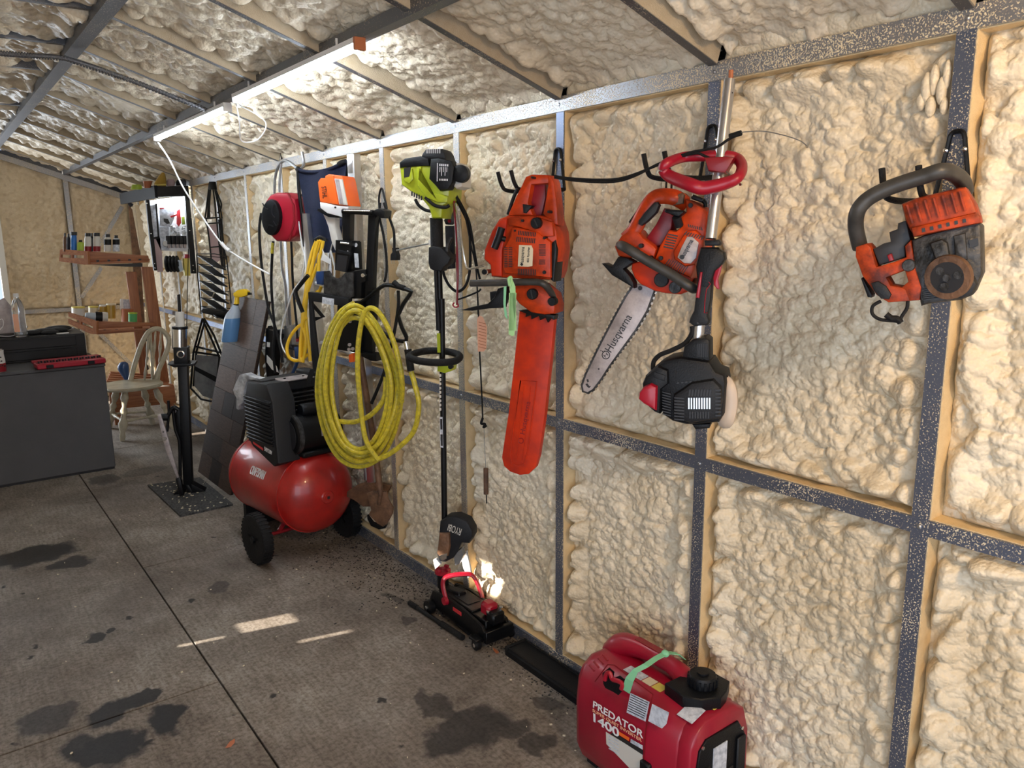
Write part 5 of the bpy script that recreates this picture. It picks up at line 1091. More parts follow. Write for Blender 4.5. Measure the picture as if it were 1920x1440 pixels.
# ---- black mesh racks on the far wall
r1 = TB('black_wire_hanger_bundle', 'tall narrow black wire display frame with pinkish film panels on the far wall', 'display rack', 400, 440, .05, -60, (350, 320, 4.8))
for q in ([(205, 110), (185, 280), (165, 430)], [(220, 110), (205, 300), (205, 430)], [(230, 120), (250, 260), (265, 430)], [(235, 110), (290, 240), (312, 300), (305, 350), (280, 380)], [(240, 110), (280, 300), (300, 440)], [(215, 110), (195, 300), (190, 430)], [(245, 130), (300, 330), (318, 430)],
          [(175, 430), (200, 600), (230, 880)], [(270, 430), (285, 600), (320, 880)], [(300, 430), (320, 620), (345, 880)], [(315, 430), (330, 650), (355, 800)], [(290, 440), (305, 640), (330, 880)]): r1.tb('wire', 'black_metal', q, .0055, .0, n=6, smooth=3)
for a, b_ in ((430, 300), (478, 310)): r1.tb('cross_wire', 'black_metal', [(170, a), (b_, a-10)], .0055, -.004, n=6, smooth=0)
r1.tb('cross_wire', 'black_metal', [(212, 690), (310, 682)], .0045, -.004, n=6, smooth=0); r1.pr('top_knot', 'black_metal', [(200, 98), (240, 98), (252, 170), (195, 170)], -.012, .012, .003)
r1.pr('film_panel', 'pink', [(182, 490), (275, 480), (296, 680), (215, 685)], .004, .008, 0); r1.pr('film_panel', 'pink', [(215, 700), (300, 690), (318, 790), (262, 830), (228, 800)], .004, .008, 0)
r2 = TB('black_mesh_tray_rack', 'black wire rack of seven tilted mesh trays hanging beside the far stud', 'tray rack', 400, 530, .14, -60, (350, 320, 4.8))
for k in range(7):
    y0 = 765+k*76
    tr = r2.tb('mesh_tray', 'black_metal', [(98+k*6, y0, .04), (225+k*5, y0+28, .06), (352+k*7, y0+128, -.02), (240+k*5, y0+96, -.07)], .0035, .0, n=6, smooth=0, closed=True)
    mm_ = MB()
    for j in range(11):
        t_ = (j+.5)/11; a1 = r2.F.p(98+k*6+t_*142, y0+t_*96, .04-.11*t_); b1 = r2.F.p(225+k*5+t_*127, y0+28+t_*100, .06-.08*t_); mm_.tube([a1, b1], .0034, 4)
        a1 = r2.F.p(98+k*6+t_*127, y0+t_*28, .04+.02*t_); b1 = r2.F.p(240+k*5+t_*112, y0+96+t_*32, -.07+.05*t_); mm_.tube([a1, b1], .0034, 4)
    mm_.out('mesh', 'black_metal', tr, kind='stuff')
    r2.tb('tray_rim', 'black_metal', [(92+k*7, y0-2, -.05), (360+k*6, y0+20, .05)], .0025, .0, par=tr, n=5, smooth=0)
r2.tb('side_wire', 'black_metal', [(90, 755), (100, 960), (118, 1140), (130, 1290)], .004, .0, n=6, smooth=0); r2.tb('side_wire', 'black_metal', [(358, 770), (378, 960), (395, 1140), (402, 1200)], .004, .0, n=6, smooth=0)
r2.tb('top_wire', 'black_metal', [(92, 750), (250, 748), (358, 770)], .003, .0, n=6, smooth=0); r2.pr('bottom_tray', 'black_metal', [(130, 1262), (145, 1240), (260, 1262), (350, 1268), (400, 1245), (350, 1310), (270, 1328), (220, 1298), (140, 1282)], -.05, .03, .001)
for q in ([(195, 1130), (235, 1140)], [(238, 1130), (252, 1088)]): r2.tb('steel_clip', 'chrome', q, .004, -.055, n=6, smooth=0)
r3 = TB('black_wire_frame_sheet', 'black triangular hanger frame holding a glossy grey plastic sheet below the mesh trays', 'hanger', 388, 680, .12, -55, (0, 560, 3.79))
for q in ([(1440, 140), (1375, 380), (1355, 640)], [(1455, 160), (1395, 380), (1375, 620)], [(1450, 140), (1520, 260), (1580, 410)], [(1440, 150), (1500, 280), (1560, 420)], [(1385, 380), (1560, 405)], [(1360, 640), (1430, 715), (1530, 735)], [(1560, 410), (1530, 720)], [(1390, 340), (1560, 380), (1580, 390)]): r3.tb('frame_wire', 'black_metal', q, .008, .0, n=6, smooth=0)
r3.pr('plastic_sheet', 'clear_film', [(1390, 400), (1555, 410), (1550, 560), (1515, 715), (1440, 690), (1380, 620)], -.006, .0, 0); r3.pr('dark_band', 'black_plastic', [(1385, 480), (1545, 560), (1545, 600), (1385, 510)], -.008, -.006, 0)

# ---- rubber mat and jack post
q4 = [on_floor(x, y) for x, y in ((277, 912), (375, 898), (437, 948), (338, 970))]
o4 = sum(q4, Vector())/4
m_ = MB().add([v-o4 for v in q4]+[v-o4+Vector((0, 0, .012)) for v in q4], [(3, 2, 1, 0), (4, 5, 6, 7), (0, 1, 5, 4), (1, 2, 6, 5), (2, 3, 7, 6), (3, 0, 4, 7)]).out('rubber_mat', 'mat_rubber', None, flat=True, loc=o4)
tag(m_, 'square black speckled rubber mat under the black steel post', 'mat')
bo = TB('black_steel_post', 'black square steel post with silver tube top standing on the rubber mat', 'post', 0, 0, 0, -22, (260, 640, 4.5), o=(-.565, 4.15, .012))
bo.pr('column', 'black_metal', [(325, 205), (408, 205), (452, 1250), (378, 1250)], -.04, .04, .004)
bo.pr('upper_box', 'black_metal', [(290, 55), (410, 55), (415, 195), (298, 205)], -.055, .055, .004)
bo.pr('flange', 'black_metal', [(240, 195), (470, 188), (472, 205), (300, 222)], -.07, .07, .002)
c_ = bo.F.p(355, 110, -.057); MB().lathe([(.019, -.002), (.023, .0), (.019, .002)], c_, (0, 1, 0), 20).out('ring_lock', 'chrome', bo.t); bo.disc('ring_lock_centre', 'black_metal', 355, 110, .016, -.062, -.056, n=16)
rings(bo.F, [(282, 412, 58), (280, 412, -110)]).out('silver_tube', 'chrome', bo.t); rings(bo.F, [(278, 416, -105), (278, 416, -125)]).out('tube_rim', 'black_metal', bo.t)
rings(bo.F, [(312, 388, -125), (310, 386, -250)]).out('upper_tube', 'offwhite', bo.t); bo.tb('threaded_rod', 'black_metal', [(345, -250), (338, -390), (336, -395)], .009, .0, smooth=0)
bo.tb('wire', 'black_rubber', [(405, -125), (410, -400), (420, -780)], .0025, .0, smooth=0, n=5)
for q in ([(285, 1300), (372, 1215), (385, 1290), (350, 1310)], [(445, 1205), (560, 1265), (450, 1280)], [(400, 1215), (425, 1215), (480, 1315), (420, 1290)]): bo.pr('foot_gusset', 'black_metal', q, -.05, .03, .002)
bo.pr('side_bar', 'black_metal', [(305, 610), (340, 560), (400, 850), (345, 880), (310, 760)], -.03, -.01, .001)
lv = TB('grey_jack_lever', 'worn grey steel lever arm leaning on the black post, black pivot at its top', 'lever', 0, 0, 0, -22, (260, 640, 4.5), o=(-.60, 4.06, .012))
lv.pr('arm', 'bar_steel', [(158, 628), (185, 612), (240, 790), (340, 1150), (325, 1160), (220, 900)], -.03, -.012, .002)
lv.tb('tip', 'chrome', [(320, 1105, -.02), (332, 1155, -.02)], .008, .0, smooth=0); lv.pr('foot_socket', 'black_metal', [(310, 1160), (350, 1150), (380, 1300), (345, 1310)], -.04, .0, .003)
lv.disc('arm_bolt', 'chrome', 218, 822, .013, -.036, -.03, n=12); lv.disc('arm_hole', 'ink', 208, 765, .005, -.032, -.03, n=8)
lv.tb('pivot', 'black_metal', [(190, 640), (250, 640)], .022, .0, smooth=0, n=14); lv.tb('linkage', 'black_metal', [(240, 640), (290, 560), (340, 580)], .012, .0); lv.tb('linkage', 'black_metal', [(250, 500), (255, 590), (240, 760)], .008, .0, smooth=0)
lv.tb('linkage', 'black_metal', [(290, 570), (310, 740), (345, 860), (350, 1150)], .010, .02)

# ---- windsor chair
hc = TB('windsor_chair', 'champagne painted bow-back spindle chair beside the grey cabinet', 'chair', 0, 0, 0, -9, (200, 580, 6.54), o=(-.47, 5.95, 0))
def turned(b, p0, p1, r): 
    n = 13; pr_ = (.75, .9, 1.15, .8, .55, 1.0, .6, .9, 1.35, 1.1, .7, .85, .6)
    return b.tube([p0.lerp(p1, i/(n-1)) for i in range(n)], [r*k for k in pr_], 10)
hc.tb('bow_back', 'cream_metal', [(292, 870, .16), (330, 720, .17), (380, 560, .18), (430, 420, .19), (500, 295, .2), (570, 245, .21), (640, 240, .21), (715, 290, .21), (762, 375, .2), (748, 480, .19), (700, 600, .18), (640, 740, .17), (580, 925, .16)], .020, .0, n=10, smooth=4)
for x0, x1 in ((525, 463), (540, 560), (600, 555), (665, 640)):
    a = hc.F.p(x1, 880, .16); b_ = hc.F.p(x0, 270, .2); hc_ = MB(); turned(hc_, a, b_, .010).out('spindle', 'cream_metal', hc.t)
sc0 = hc.F.p(330, 935, .02)
MB().lathe([(.20, -.012), (.235, -.008), (.24, .004), (.23, .016), (.18, .012), (0, .008)], (sc0.x-.02, .02, sc0.z), (0, 0, 1), 28).out('seat', 'cream_metal', hc.t)
LEG = [((225, 985, -.12), (190, 1640, -.20)), ((455, 985, .14), (545, 1330, .25)), ((600, 980, .02), (735, 1270, .02)), ((120, 985, .14), (60, 1300, .26))]
lp = []
for (a, b_) in LEG:
    P0 = hc.F.p(*a); P1 = hc.F.p(*b_); 
    P1 = P0+(P1-P0)*((P0.z-.0)/(P0.z-P1.z)); lb = MB(); turned(lb, P0, P1, .027).out('leg', 'cream_metal', hc.t); lp.append((P0, P1))
for i, j in ((0, 2), (1, 3), (0, 3)): hb = MB(); turned(hb, lp[i][0].lerp(lp[i][1], .62), lp[j][0].lerp(lp[j][1], .62), .012).out('stretcher', 'cream_metal', hc.t)

# ---- cedar shelf unit
cs = TB('cedar_shelf_unit', 'reddish cedar shelf stand with two slatted trays in the far corner', 'shelf', 0, 0, 0, -4, (100, 420, 8.727), o=(-.35, 6.45, 0))
cs.pr('tray_side', 'cedar', [(545, 445), (1555, 520), (1565, 585), (570, 600)], -.012, .012, .001); cs.pr('tray_rail', 'cedar', [(575, 625), (1562, 590), (1562, 628), (580, 665)], -.014, .012, .001)
cs.slots('slat_ends', 'ink', [[(x, 588-(x-700)*.025), (x+45, 587-(x-700)*.025), (x+45, 618-(x-700)*.03), (x, 620-(x-700)*.03)] for x in (705, 885, 1050, 1225, 1395)], -.0125)
cs.pr('tray_painted_shade', 'ink', [(620, 668), (1460, 640), (1460, 700), (1210, 700)], .012, .02, 0)  # black panel standing in for shade below the upper tray
def endface(T, o_px, Y, polys, crop_):
    f0 = Fr((0, Y, 0), 0); f0.crop(*crop_); o = f0.p(*o_px); F2 = Fr((o.x, Y, o.z), D(-48)); F2.crop(*crop_); R_ = Matrix.Rotation(F2.yaw-T.F.yaw, 3, 'Z'); off = T.F.Ri @ (F2.o-T.F.o)
    for nm, mm, pl, w0, w1 in polys:
        b = MB(); b.prism(F2.poly(pl, w0), w0, w1); b.v = [tuple(R_ @ Vector(v)+off) for v in b.v]; b.out(nm, mm, T.t, flat=True)
endface(cs, (545, 560), 6.42, [('tray_end_upper', 'cedar', [(130, 415), (545, 445), (548, 515), (130, 500)], 0, .02), ('tray_end_lower', 'cedar', [(95, 548), (545, 565), (545, 665), (500, 665), (95, 610)], 0, .02), ('tray_end_post', 'cedar_v', [(500, 440), (560, 445), (572, 665), (500, 668)], -.004, .02), ('tray_end_post', 'cedar_v', [(285, 430), (312, 432), (312, 560), (285, 558)], .002, .02), ('tray_end_post', 'cedar_v', [(105, 420), (130, 420), (128, 560), (100, 560)], .002, .02)], (100, 420, 8.727))
cs.crop(200, 580, 6.54)
cs.pr('upright', 'cedar_v', [(425, -520), (570, -520), (770, 900), (640, 900)], .02, .05, .002)
cs.pr('upright', 'cedar_v', [(235, -460), (365, -460), (505, 800), (410, 800)], .10, .13, .002)
cs.pr('tray_side', 'cedar', [(-150, 148), (595, 165), (592, 200), (-140, 245)], -.012, .012, .001)
cs.pr('tray_rail', 'cedar', [(-140, 258), (520, 232), (590, 218), (590, 232), (-120, 290)], -.014, .012, .001)
cs.slots('slat_ends', 'ink', [[(x, 248-(x)*.03), (x+32, 247-x*.03), (x+32, 262-x*.03), (x, 264-x*.03)] for x in (-40, 105, 240, 355, 480)], -.0125)
cs.crop(0, 540, 6)
endface(cs, (1060, 480), 6.42, [('tray_end_upper', 'cedar', [(765, 275), (1070, 372), (1060, 440), (770, 320)], 0, .02), ('tray_end_lower', 'cedar', [(765, 350), (1055, 470), (1055, 520), (1000, 510), (770, 400)], 0, .02), ('tray_end_post', 'cedar_v', [(1040, 372), (1085, 372), (1085, 520), (1050, 518)], -.004, .02), ('tray_end_post', 'cedar_v', [(885, 330), (912, 342), (912, 410), (885, 398)], .002, .02)], (0, 540, 6))
# tray floors (slats)
for ty, (xa, xb) in ((1.375, (-.26, .22)), (.775, (-.24, .22))):
    for k in range(5):
        MB().box(((xa+xb)/2+.0, .06+k*.075, ty), (xb-xa, .055, .016)).out('tray_slat', 'cedar', cs.t, flat=True)
# lower bench
lb_ = TB('cedar_bench', 'low cedar slatted bench behind the spindle chair', 'bench', 0, 0, 0, -6, (200, 580, 6.54), o=(-.30, 6.35, 0))
lb_.pr('front_board', 'cedar', [(30, 1015), (830, 940), (850, 1150), (50, 1230)], -.012, .014, .001)
for k in range(5): lb_.pr('seat_slat', 'cedar', [(0+k*12, 875-k*26), (820-k*60, 925-k*30), (822-k*60, 940-k*30), (0+k*12, 893-k*26)], .0+k*.07, .06+k*.07, .001)

for x_ in (-.22, .20):
    for y_ in (.03, .36): MB().box((x_, y_, .10), (.05, .05, .20)).out('leg', 'cedar_v', lb_.t, flat=True)
bl2 = TB('blue_scoop', 'dark blue glossy plastic scoop standing on the cedar bench', 'scoop', 0, 0, 0, -9, (200, 580, 6.54), o=(-.42, 6.2, .4))
rings(bl2.F, [(215, 275, 862), (195, 275, 830), (165, 278, 790), (135, 278, 740), (132, 275, 700), (155, 262, 660), (185, 235, 642)], dep=.8).out('bowl', 'deep_blue', bl2.t)

# ---- bottles and jars on the trays
def bottle(label, x, w2, y0, y1, body, cap, cat='bottle', neck=.45, name='bottle', dep=.12, band=None, base=450, grp='bottles on the upper cedar tray', crop_=(100, 420, 8.727)):
    T = TB(name, label, cat, 0, 0, 0, -4, crop_, grp, o=(-.4, 6.45+dep, 1.35)); h = base-y0; w_ = w2/2
    rings(T.F, [(x-w_, x+w_, base), (x-w_, x+w_, y0+h*.32), (x-w_*.9, x+w_*.9, y0+h*.24), (x-w_*neck, x+w_*neck, y0+h*.16)]).out('body', body, T.t)
    rings(T.F, [(x-w_*neck*1.15, x+w_*neck*1.15, y0+h*.18), (x-w_*neck*1.1, x+w_*neck*1.1, y0)]).out('cap', cap, T.t)
    if band: rings(T.F, [(x-w_*1.02, x+w_*1.02, y0+h*band[1]), (x-w_*1.02, x+w_*1.02, y0+h*band[0])]).out('label_band', band[2], T.t)
    return T
bottle('brown dark-capped bottle at the far left end of the upper cedar tray', 190, 60, 150, 0, 'rust', 'ink', dep=.1)
bottle('second dark-capped brown bottle on the upper cedar tray, left of the blue can', 248, 60, 158, 0, 'dark_grey', 'ink', dep=.16)
bottle('tall blue cylinder can on the upper cedar tray', 335, 100, 128, 0, 'blue', 'ink', neck=.98, dep=.08, cat='can', name='can')
bottle('short lime yellow spray bottle on the upper cedar tray', 445, 115, 262, 0, 'cap_lime', 'black_plastic', dep=.05)
bottle('white and maroon bottle with black cap, beside the lime bottle', 565, 115, 150, 0, 'offwhite', 'ink', dep=.07, neck=.75, band=(.72, 1.0, 'red_dark'))
bottle('white and maroon bottle with black cap, farther right beside the grey bottles', 710, 125, 145, 0, 'offwhite', 'ink', dep=.07, neck=.75, band=(.72, 1.0, 'red_dark'))
bottle('small black-capped bottle standing behind the two maroon bottles', 630, 60, 150, 0, 'black_plastic', 'ink', dep=.2)
bottle('grey bottle with black shoulder label and bent nozzle, left of the last one', 888, 120, 165, 0, 'offwhite', 'ink', dep=.07, neck=.6, band=(.3, .62, 'black_plastic'))
bottle('grey bottle with black shoulder label at the right end of the row', 1028, 115, 185, 0, 'label_white', 'ink', dep=.07, neck=.5, band=(.25, .58, 'black_plastic'))
L6 = (0, 540, 6); G6 = 'jars and cans on the lower cedar tray'
def jar(label, x, w2, y0, y1, m, lid, dep, name='jar', cat='jar', T0=None):
    T = TB(name, label, cat, 0, 0, 0, -4, L6, G6, o=(-.4, 6.45+dep, .78)); rings(T.F, [(x-w2/2, x+w2/2, y1), (x-w2/2, x+w2/2, y0+12)]).out('body', m, T.t); rings(T.F, [(x-w2/2-3, x+w2/2+3, y0+16), (x-w2/2-3, x+w2/2+3, y0)]).out('lid', lid, T.t); return T
jar('yellow topped tub at the left end of the lower cedar tray', 880, 150, 210, 310, 'offwhite', 'label_yellow', .20)
jar('pale yellow tub right of the first one on the lower cedar tray', 1050, 110, 205, 300, 'label', 'label_yellow', .26)
jar('amber jar in the middle of the lower cedar tray', 1160, 80, 190, 330, 'amber', 'offwhite', .24)
jar('larger amber jar right of the middle on the lower cedar tray', 1250, 110, 175, 340, 'amber', 'label', .22)
jar('brown cardboard drum under the white paper on the lower tray', 1440, 150, 235, 375, 'terracotta', 'terracotta', .14)
jar('green printed cup at the right of the lower cedar tray', 1493, 100, 275, 378, 'green', 'cap_lime', .04, 'cup', 'cup')
T = TB('paper_pad', 'white and lilac paper pad standing at the right of the lower tray', 'paper', 0, 0, 0, -4, L6, None, o=(-.4, 6.62, .9)); T.pr('sheet', 'label_white', [(1385, 128), (1475, 128), (1480, 235), (1390, 235)], 0, .01, 0); T.pr('sheet', 'paper', [(1355, 125), (1385, 122), (1390, 240), (1350, 245)], .0, .012, 0)
T = TB('lying_spray_can', 'black and white spray can lying on its side in the lower tray', 'can', 0, 0, 0, -4, L6, None, o=(-.4, 6.5, .8)); T.tb('body', 'offwhite', [(1130, 325), (1210, 330)], .042, .0, smooth=0, n=16); T.tb('dark_band', 'black_plastic', [(1075, 325), (1150, 327)], .043, .0, smooth=0, n=16); T.tb('nozzle', 'clear_plastic', [(960, 305), (1075, 325)], [.022, .035], .0, smooth=0, n=12)

# ---- black corner display cabinet with lamp
kb = TB('black_display_cabinet', 'tall black frame cabinet with lit white pegboard mounted in the far corner', 'cabinet', 0, 0, 0, 0, (230, 340, 7.2), o=(-.13, 5.5, 1.6))
kb.pr('fascia', 'black_metal', [(468, 72), (860, 62), (890, 95), (890, 200), (475, 212)], -.01, .01, 0)
kx = kb.F.p(470, 140, 0).x
MB().prism([(0, .245), (1.25, .245), (1.25, .335), (0, .335)], 0, .02, 0, F=Matrix.Translation((kx, 0, 0)) @ Matrix.Rotation(D(90), 4, 'Z')).out('side_fascia', 'black_rubber', kb.t, flat=True)
MB().box((kx+.095, .62, .325), (.19, 1.22, .012)).out('top_board', 'black_metal', kb.t, flat=True)
kb.pr('post', 'black_metal', [(315, 250), (362, 250), (415, 700), (468, 1205), (425, 1205), (360, 700)], .0, .03, 0)
kb.pr('post', 'black_metal', [(825, 60), (885, 60), (945, 640), (1000, 1245), (925, 1245), (880, 640)], .0, .03, 0)
kb.pr('pegboard', 'pegboard_light', [(360, 260), (835, 200), (880, 700), (900, 950), (520, 935), (410, 700)], .06, .065, 0); kb.pr('lower_board', 'pink', [(420, 760), (520, 760), (545, 1220), (470, 1225)], .06, .065, 0)
for x, y in ((385, 705), (435, 1110), (440, 1170), (950, 1135), (958, 1205), (905, 665), (928, 490), (330, 295)): kb.disc('screw', 'chrome', x, y, .004, -.014, 0, n=8)
ld = bpy.data.lights.new('cabinet_lamp', 'AREA'); ld.shape = 'RECTANGLE'; ld.size = .2; ld.size_y = .03; ld.energy = 2.2; ld.color = (.85, .93, 1)
lo = bpy.data.objects.new('cabinet_lamp', ld); C.objects.link(lo); lo.location = (-.14, 5.515, 1.86); lo.rotation_euler = (D(12), 0, 0)
cl = TB('cabinet_strip_lamp', 'slim strip lamp glowing under the top of the black cabinet', 'light', 0, 0, 0, 0, (230, 340, 7.2), o=(-.14, 5.535, 1.87))
MB().box((0, 0, 0), (.20, .02, .012)).out('strip', 'led', cl.t, flat=True)
def hang(name, label, cat, m, poly, w0=.02, w1=.04, extra=()):
    T = TB(name, label, cat, 0, 0, 0, 0, (230, 340, 7.2), 'goods hanging on the lit pegboard', o=(-.13, 5.5, 1.6)); T.pr('body', m, poly, w0, w1, .001)
    for nm, mm, pl, a, b_ in extra: T.pr(nm, mm, pl, a, b_, 0)
    return T
hang('hanging_card', 'narrow white card in black frame hanging at the left of the lit board', 'card', 'label_white', [(365, 330), (450, 310), (485, 740), (412, 755)], extra=[('black_edge', 'black_metal', [(440, 300), (465, 300), (498, 765), (475, 765)], .015, .03), ('black_edge', 'black_metal', [(412, 755), (490, 742), (492, 772), (418, 780)], .015, .03)])
hang('red_printed_bag', 'clear bag with red print hanging at the top of the lit board', 'bag', 'label_white', [(500, 360), (700, 350), (700, 500), (640, 620), (510, 600)], extra=[('red_print', 'ink_red', [(500, 358), (560, 355), (560, 372), (500, 376)], .018, .02), ('dark_part', 'ink', [(555, 500), (610, 505), (640, 570), (600, 575), (560, 545)], .012, .018)])
hang('red_tool_card', 'red tool package hanging at the right of the lit board', 'package', 'ink_red', [(735, 400), (775, 370), (792, 560), (760, 610), (735, 570)], extra=[('red_arm', 'ink_red', [(645, 470), (735, 440), (735, 465), (655, 492)], .015, .02)])
hang('green_package', 'small green package at the right edge of the lit board', 'package', 'cap_lime', [(800, 480), (835, 475), (845, 580), (810, 585)])
b_ = TB('silver_part_bundle', 'bunch of crinkled silver parts hanging on the lit board', 'parts', 0, 0, 0, 0, (230, 340, 7.2), 'goods hanging on the lit pegboard', o=(-.13, 5.5, 1.6)); rq = random.Random(4); bb = MB()
for k in range(60): q = b_.F.p(rq.uniform(650, 850), rq.uniform(600, 740), rq.uniform(-.01, .03)); bb.box(q, (.016, .004, .010), Matrix.Rotation(rq.uniform(0, 6), 3, 'Y') @ Matrix.Rotation(rq.uniform(-1, 1), 3, 'Z'))
bb.out('blades', 'silver', b_.t, flat=True, kind='stuff')
for k, x in enumerate((625, 680, 735, 790, 840)):
    T = TB('black_clip_part', ('black plastic part at the left end of the dark row on the lit board', 'second black plastic part from the left in the dark row', 'middle black plastic part of the dark row on the lit board', 'fourth black plastic part from the left in the dark row', 'black plastic part at the right end of the dark row by the frame')[k], 'part', 0, 0, 0, 0, (230, 340, 7.2), 'dark parts on the lit board', o=(-.13, 5.5, 1.6)); T.pr('body', 'black_plastic', [(x-22, 735), (x+22, 735), (x+26, 850), (x-14, 850)], -.02, .03, .002); T.pr('lower', 'bar_steel', [(x-14, 850), (x+24, 850), (x+20, 900), (x-10, 900)], -.01, .02, .001)
T = hang('white_sheet_card', 'pale printed sheet low on the left of the lit board', 'card', 'label_white', [(495, 620), (620, 620), (632, 920), (520, 930)], .03, .035); T.disc('round_tin', 'silver', 585, 840, .022, .0, .03, n=18)
for k in range(4):
    T = TB('black_wire_spool', ('black wire spool, leftmost of the four below the lit board', 'black wire spool, second from left below the lit board', 'black wire spool, third from left below the lit board', 'black wire spool, rightmost of the four below the lit board')[k], 'spool', 0, 0, 0, 0, (230, 340, 7.2), 'black spools below the lit board', o=(-.13, 5.5, 1.6)); c_ = T.F.p(600+k*46, 1115, -.0)
    MB().lathe([(.058, -.007), (.062, -.004), (.062, .004), (.058, .007)], c_, (1, -.5, 0), 26).out('flange', 'black_rubber', T.t); MB().lathe([(.02, -.012), (.02, .012)], c_, (1, -.5, 0), 14).out('hub', 'dark_grey', T.t)
T = TB('yellow_glue_bottle', 'yellow and red packaged bottle hanging beside the black spools', 'bottle', 0, 0, 0, 0, (230, 340, 7.2), None, o=(-.13, 5.5, 1.5)); T.pr('pack', 'label_yellow', [(825, 1040), (905, 1035), (920, 1275), (840, 1275)], -.02, .02, .006); T.pr('top', 'red', [(838, 985), (900, 985), (905, 1042), (835, 1045)], -.015, .015, .003)
T = TB('clear_blister_pack', 'clear crumpled blister pack between the spools and the yellow bottle', 'package', 0, 0, 0, 0, (230, 340, 7.2), None, o=(-.13, 5.5, 1.5)); T.pr('pack', 'clear_plastic', [(730, 1060), (790, 1060), (820, 1200), (780, 1225), (750, 1150)], -.01, .01, .003)
# things on top of the cabinet
def ontop(name, label, cat, rows_, m, x0=0):
    T = TB(name, label, cat, 0, 0, 0, 0, (230, 340, 7.2), None, o=(-.13, 5.62, 1.94)); rings(T.F, rows_, dep=.9).out('body', m, T.t); return T
T = ontop('lime_bowl', 'lime green bowl upside down on the black cabinet top', 'bowl', [(110, 255, 110), (112, 265, 85), (125, 250, 45)], 'cap_lime'); T.tb('rim', 'label_yellow', [(110, 95, .0), (262, 88, .0)], .004, -.08, smooth=0)
T = ontop('orange_flower_pot', 'small orange flower pot on the black cabinet top', 'pot', [(290, 375, 90), (280, 395, 30), (275, 400, 5)], 'terracotta'); rings(T.F, [(272, 404, 12), (272, 404, -2)]).out('rim', 'terracotta', T.t)
T = ontop('yellow_ornament', 'yellow green pointed glass ornament on the black cabinet top', 'ornament', [(430, 585, 70), (425, 590, 30), (460, 585, -40), (500, 575, -90), (530, 560, -120)], 'amber'); T.tb('stripe', 'label_yellow', [(440, 50), (585, 45)], .006, -.09, smooth=0)
T = ontop('pink_bundle', 'dull pink wrapped bundle behind the white cord on the cabinet top', 'bundle', [(600, 700, 65), (595, 710, 20), (610, 690, -30)], 'pink')
T = ontop('dark_bundle', 'dark rounded bundle at the wall end of the cabinet top', 'bundle', [(720, 860, 60), (715, 865, 10), (740, 840, -25)], 'dark_grey')

# boards standing in the corner
for k, (a, b_) in enumerate((((85, 320), (165, 980)), ((180, 320), (300, 1000)))):
    T = TB('corner_board', ('weathered grey board edge standing at the left in the far corner', 'wide tan board standing in the far corner behind the black cabinet')[k], 'board', 0, 0, 0, -5, (230, 340, 7.2), None, o=(-.12, 7.3, 0))
    T.pr('board', 'rust' if k == 0 else 'foam_end', ([(80, 320), (130, 380), (240, 980), (130, 980)], [(170, 318), (310, 318), (400, 1060), (250, 1010)])[k], 0, .03, 0)
    q = T.F.q; T.pr('lower_part', 'rust' if k == 0 else 'foam_end', ([(130, 980), (240, 980), (330, 2400), (230, 2400)], [(250, 1010), (400, 1060), (520, 2500), (380, 2500)])[k], 0, .03, 0)

# ---- cabinet, tool chest and what lies on them
ca = thing('grey_metal_cabinet', 'large dark grey steel cabinet at the left, seen from its plain side', 'cabinet', (-1.28, 5.2, 0))
MB().box((0, .10, .365), (.98, .62, .70), None, .004).out('body', 'cabinet', ca); MB().box((0, .10, .725), (.99, .63, .018), None, .003).out('top_edge', 'cabinet', ca); MB().box((0, .10, .008), (.97, .60, .016)).out('base_strip', 'ink', ca, flat=True)
ch = thing('black_tool_chest', 'black two-drawer tool chest standing on the grey cabinet', 'tool chest', (-1.32, 5.65, .734))
MB().box((0, 0, .085), (.98, .50, .17), None, .004).out('case', 'chest', ch)
for z, h in ((.125, .07), (.045, .06)):
    d_ = MB().box((-.01, -.256, z), (.88, .014, h), None, .003).out('drawer', 'chest', ch); MB().box((-.01, -.266, z+h/2-.005), (.86, .012, .006)).out('drawer_lip', 'dark_grey', d_, flat=True)
def fbox(name, label, cat, parts, o, yaw=0, grp=None):
    t = thing(name, label, cat, o, D(yaw), grp)
    for nm, m, c, d, bv in parts: MB().box(c, d, None, bv).out(nm, m, t)
    return t
ss = fbox('red_socket_set', 'open red socket set case lying across the edge of the grey cabinet', 'tool set', [('tray', 'red', (0, 0, .018), (.40, .13, .034), .006), ('lid', 'red', (0, .105, .03), (.40, .075, .02), .005)], (-.985, 5.02, .737), 4)
bb = MB()
for k in range(22): bb.lathe([(.006, 0), (.006, .014)], (-.18+k*.0172, -.005+.012*(k % 2), .034), (0, 0, 1), 8)
bb.out('sockets', 'dark_grey', ss, kind='stuff'); bb = MB()
for k in range(24): bb.box((-.184+k*.016, .03, .0365), (.007, .05, .004))
bb.out('socket_slots', 'red_dark', ss, flat=True, kind='stuff')
for x in (-.13, .11): MB().box((x, -.068, .016), (.04, .008, .022), None, .002).out('latch', 'black_plastic', ss)
tb_ = thing('laptop', 'grey laptop lid leaning on the black tool chest at the left edge', 'laptop', (-1.285, 5.62, .905))
tb_.scale = (1.15, 1, 1.1)
MB().box((0, 0, .10), (.16, .008, .22), Matrix.Rotation(D(-28), 3, 'Y'), .002).out('lid', 'bar_steel', tb_); MB().box((-.02, .012, .095), (.15, .004, .20), Matrix.Rotation(D(-28), 3, 'Y')).out('screen', 'ink', tb_, flat=True); MB().box((-.03, -.06, .006), (.22, .16, .010)).out('keyboard_base', 'black_plastic', tb_, flat=True)
wb_ = thing('clear_water_bottle', 'clear plastic bottle with peach label standing on the tool chest', 'bottle', (-1.205, 5.46, .905))
wb_.scale = (1.2, 1.2, 1.2)
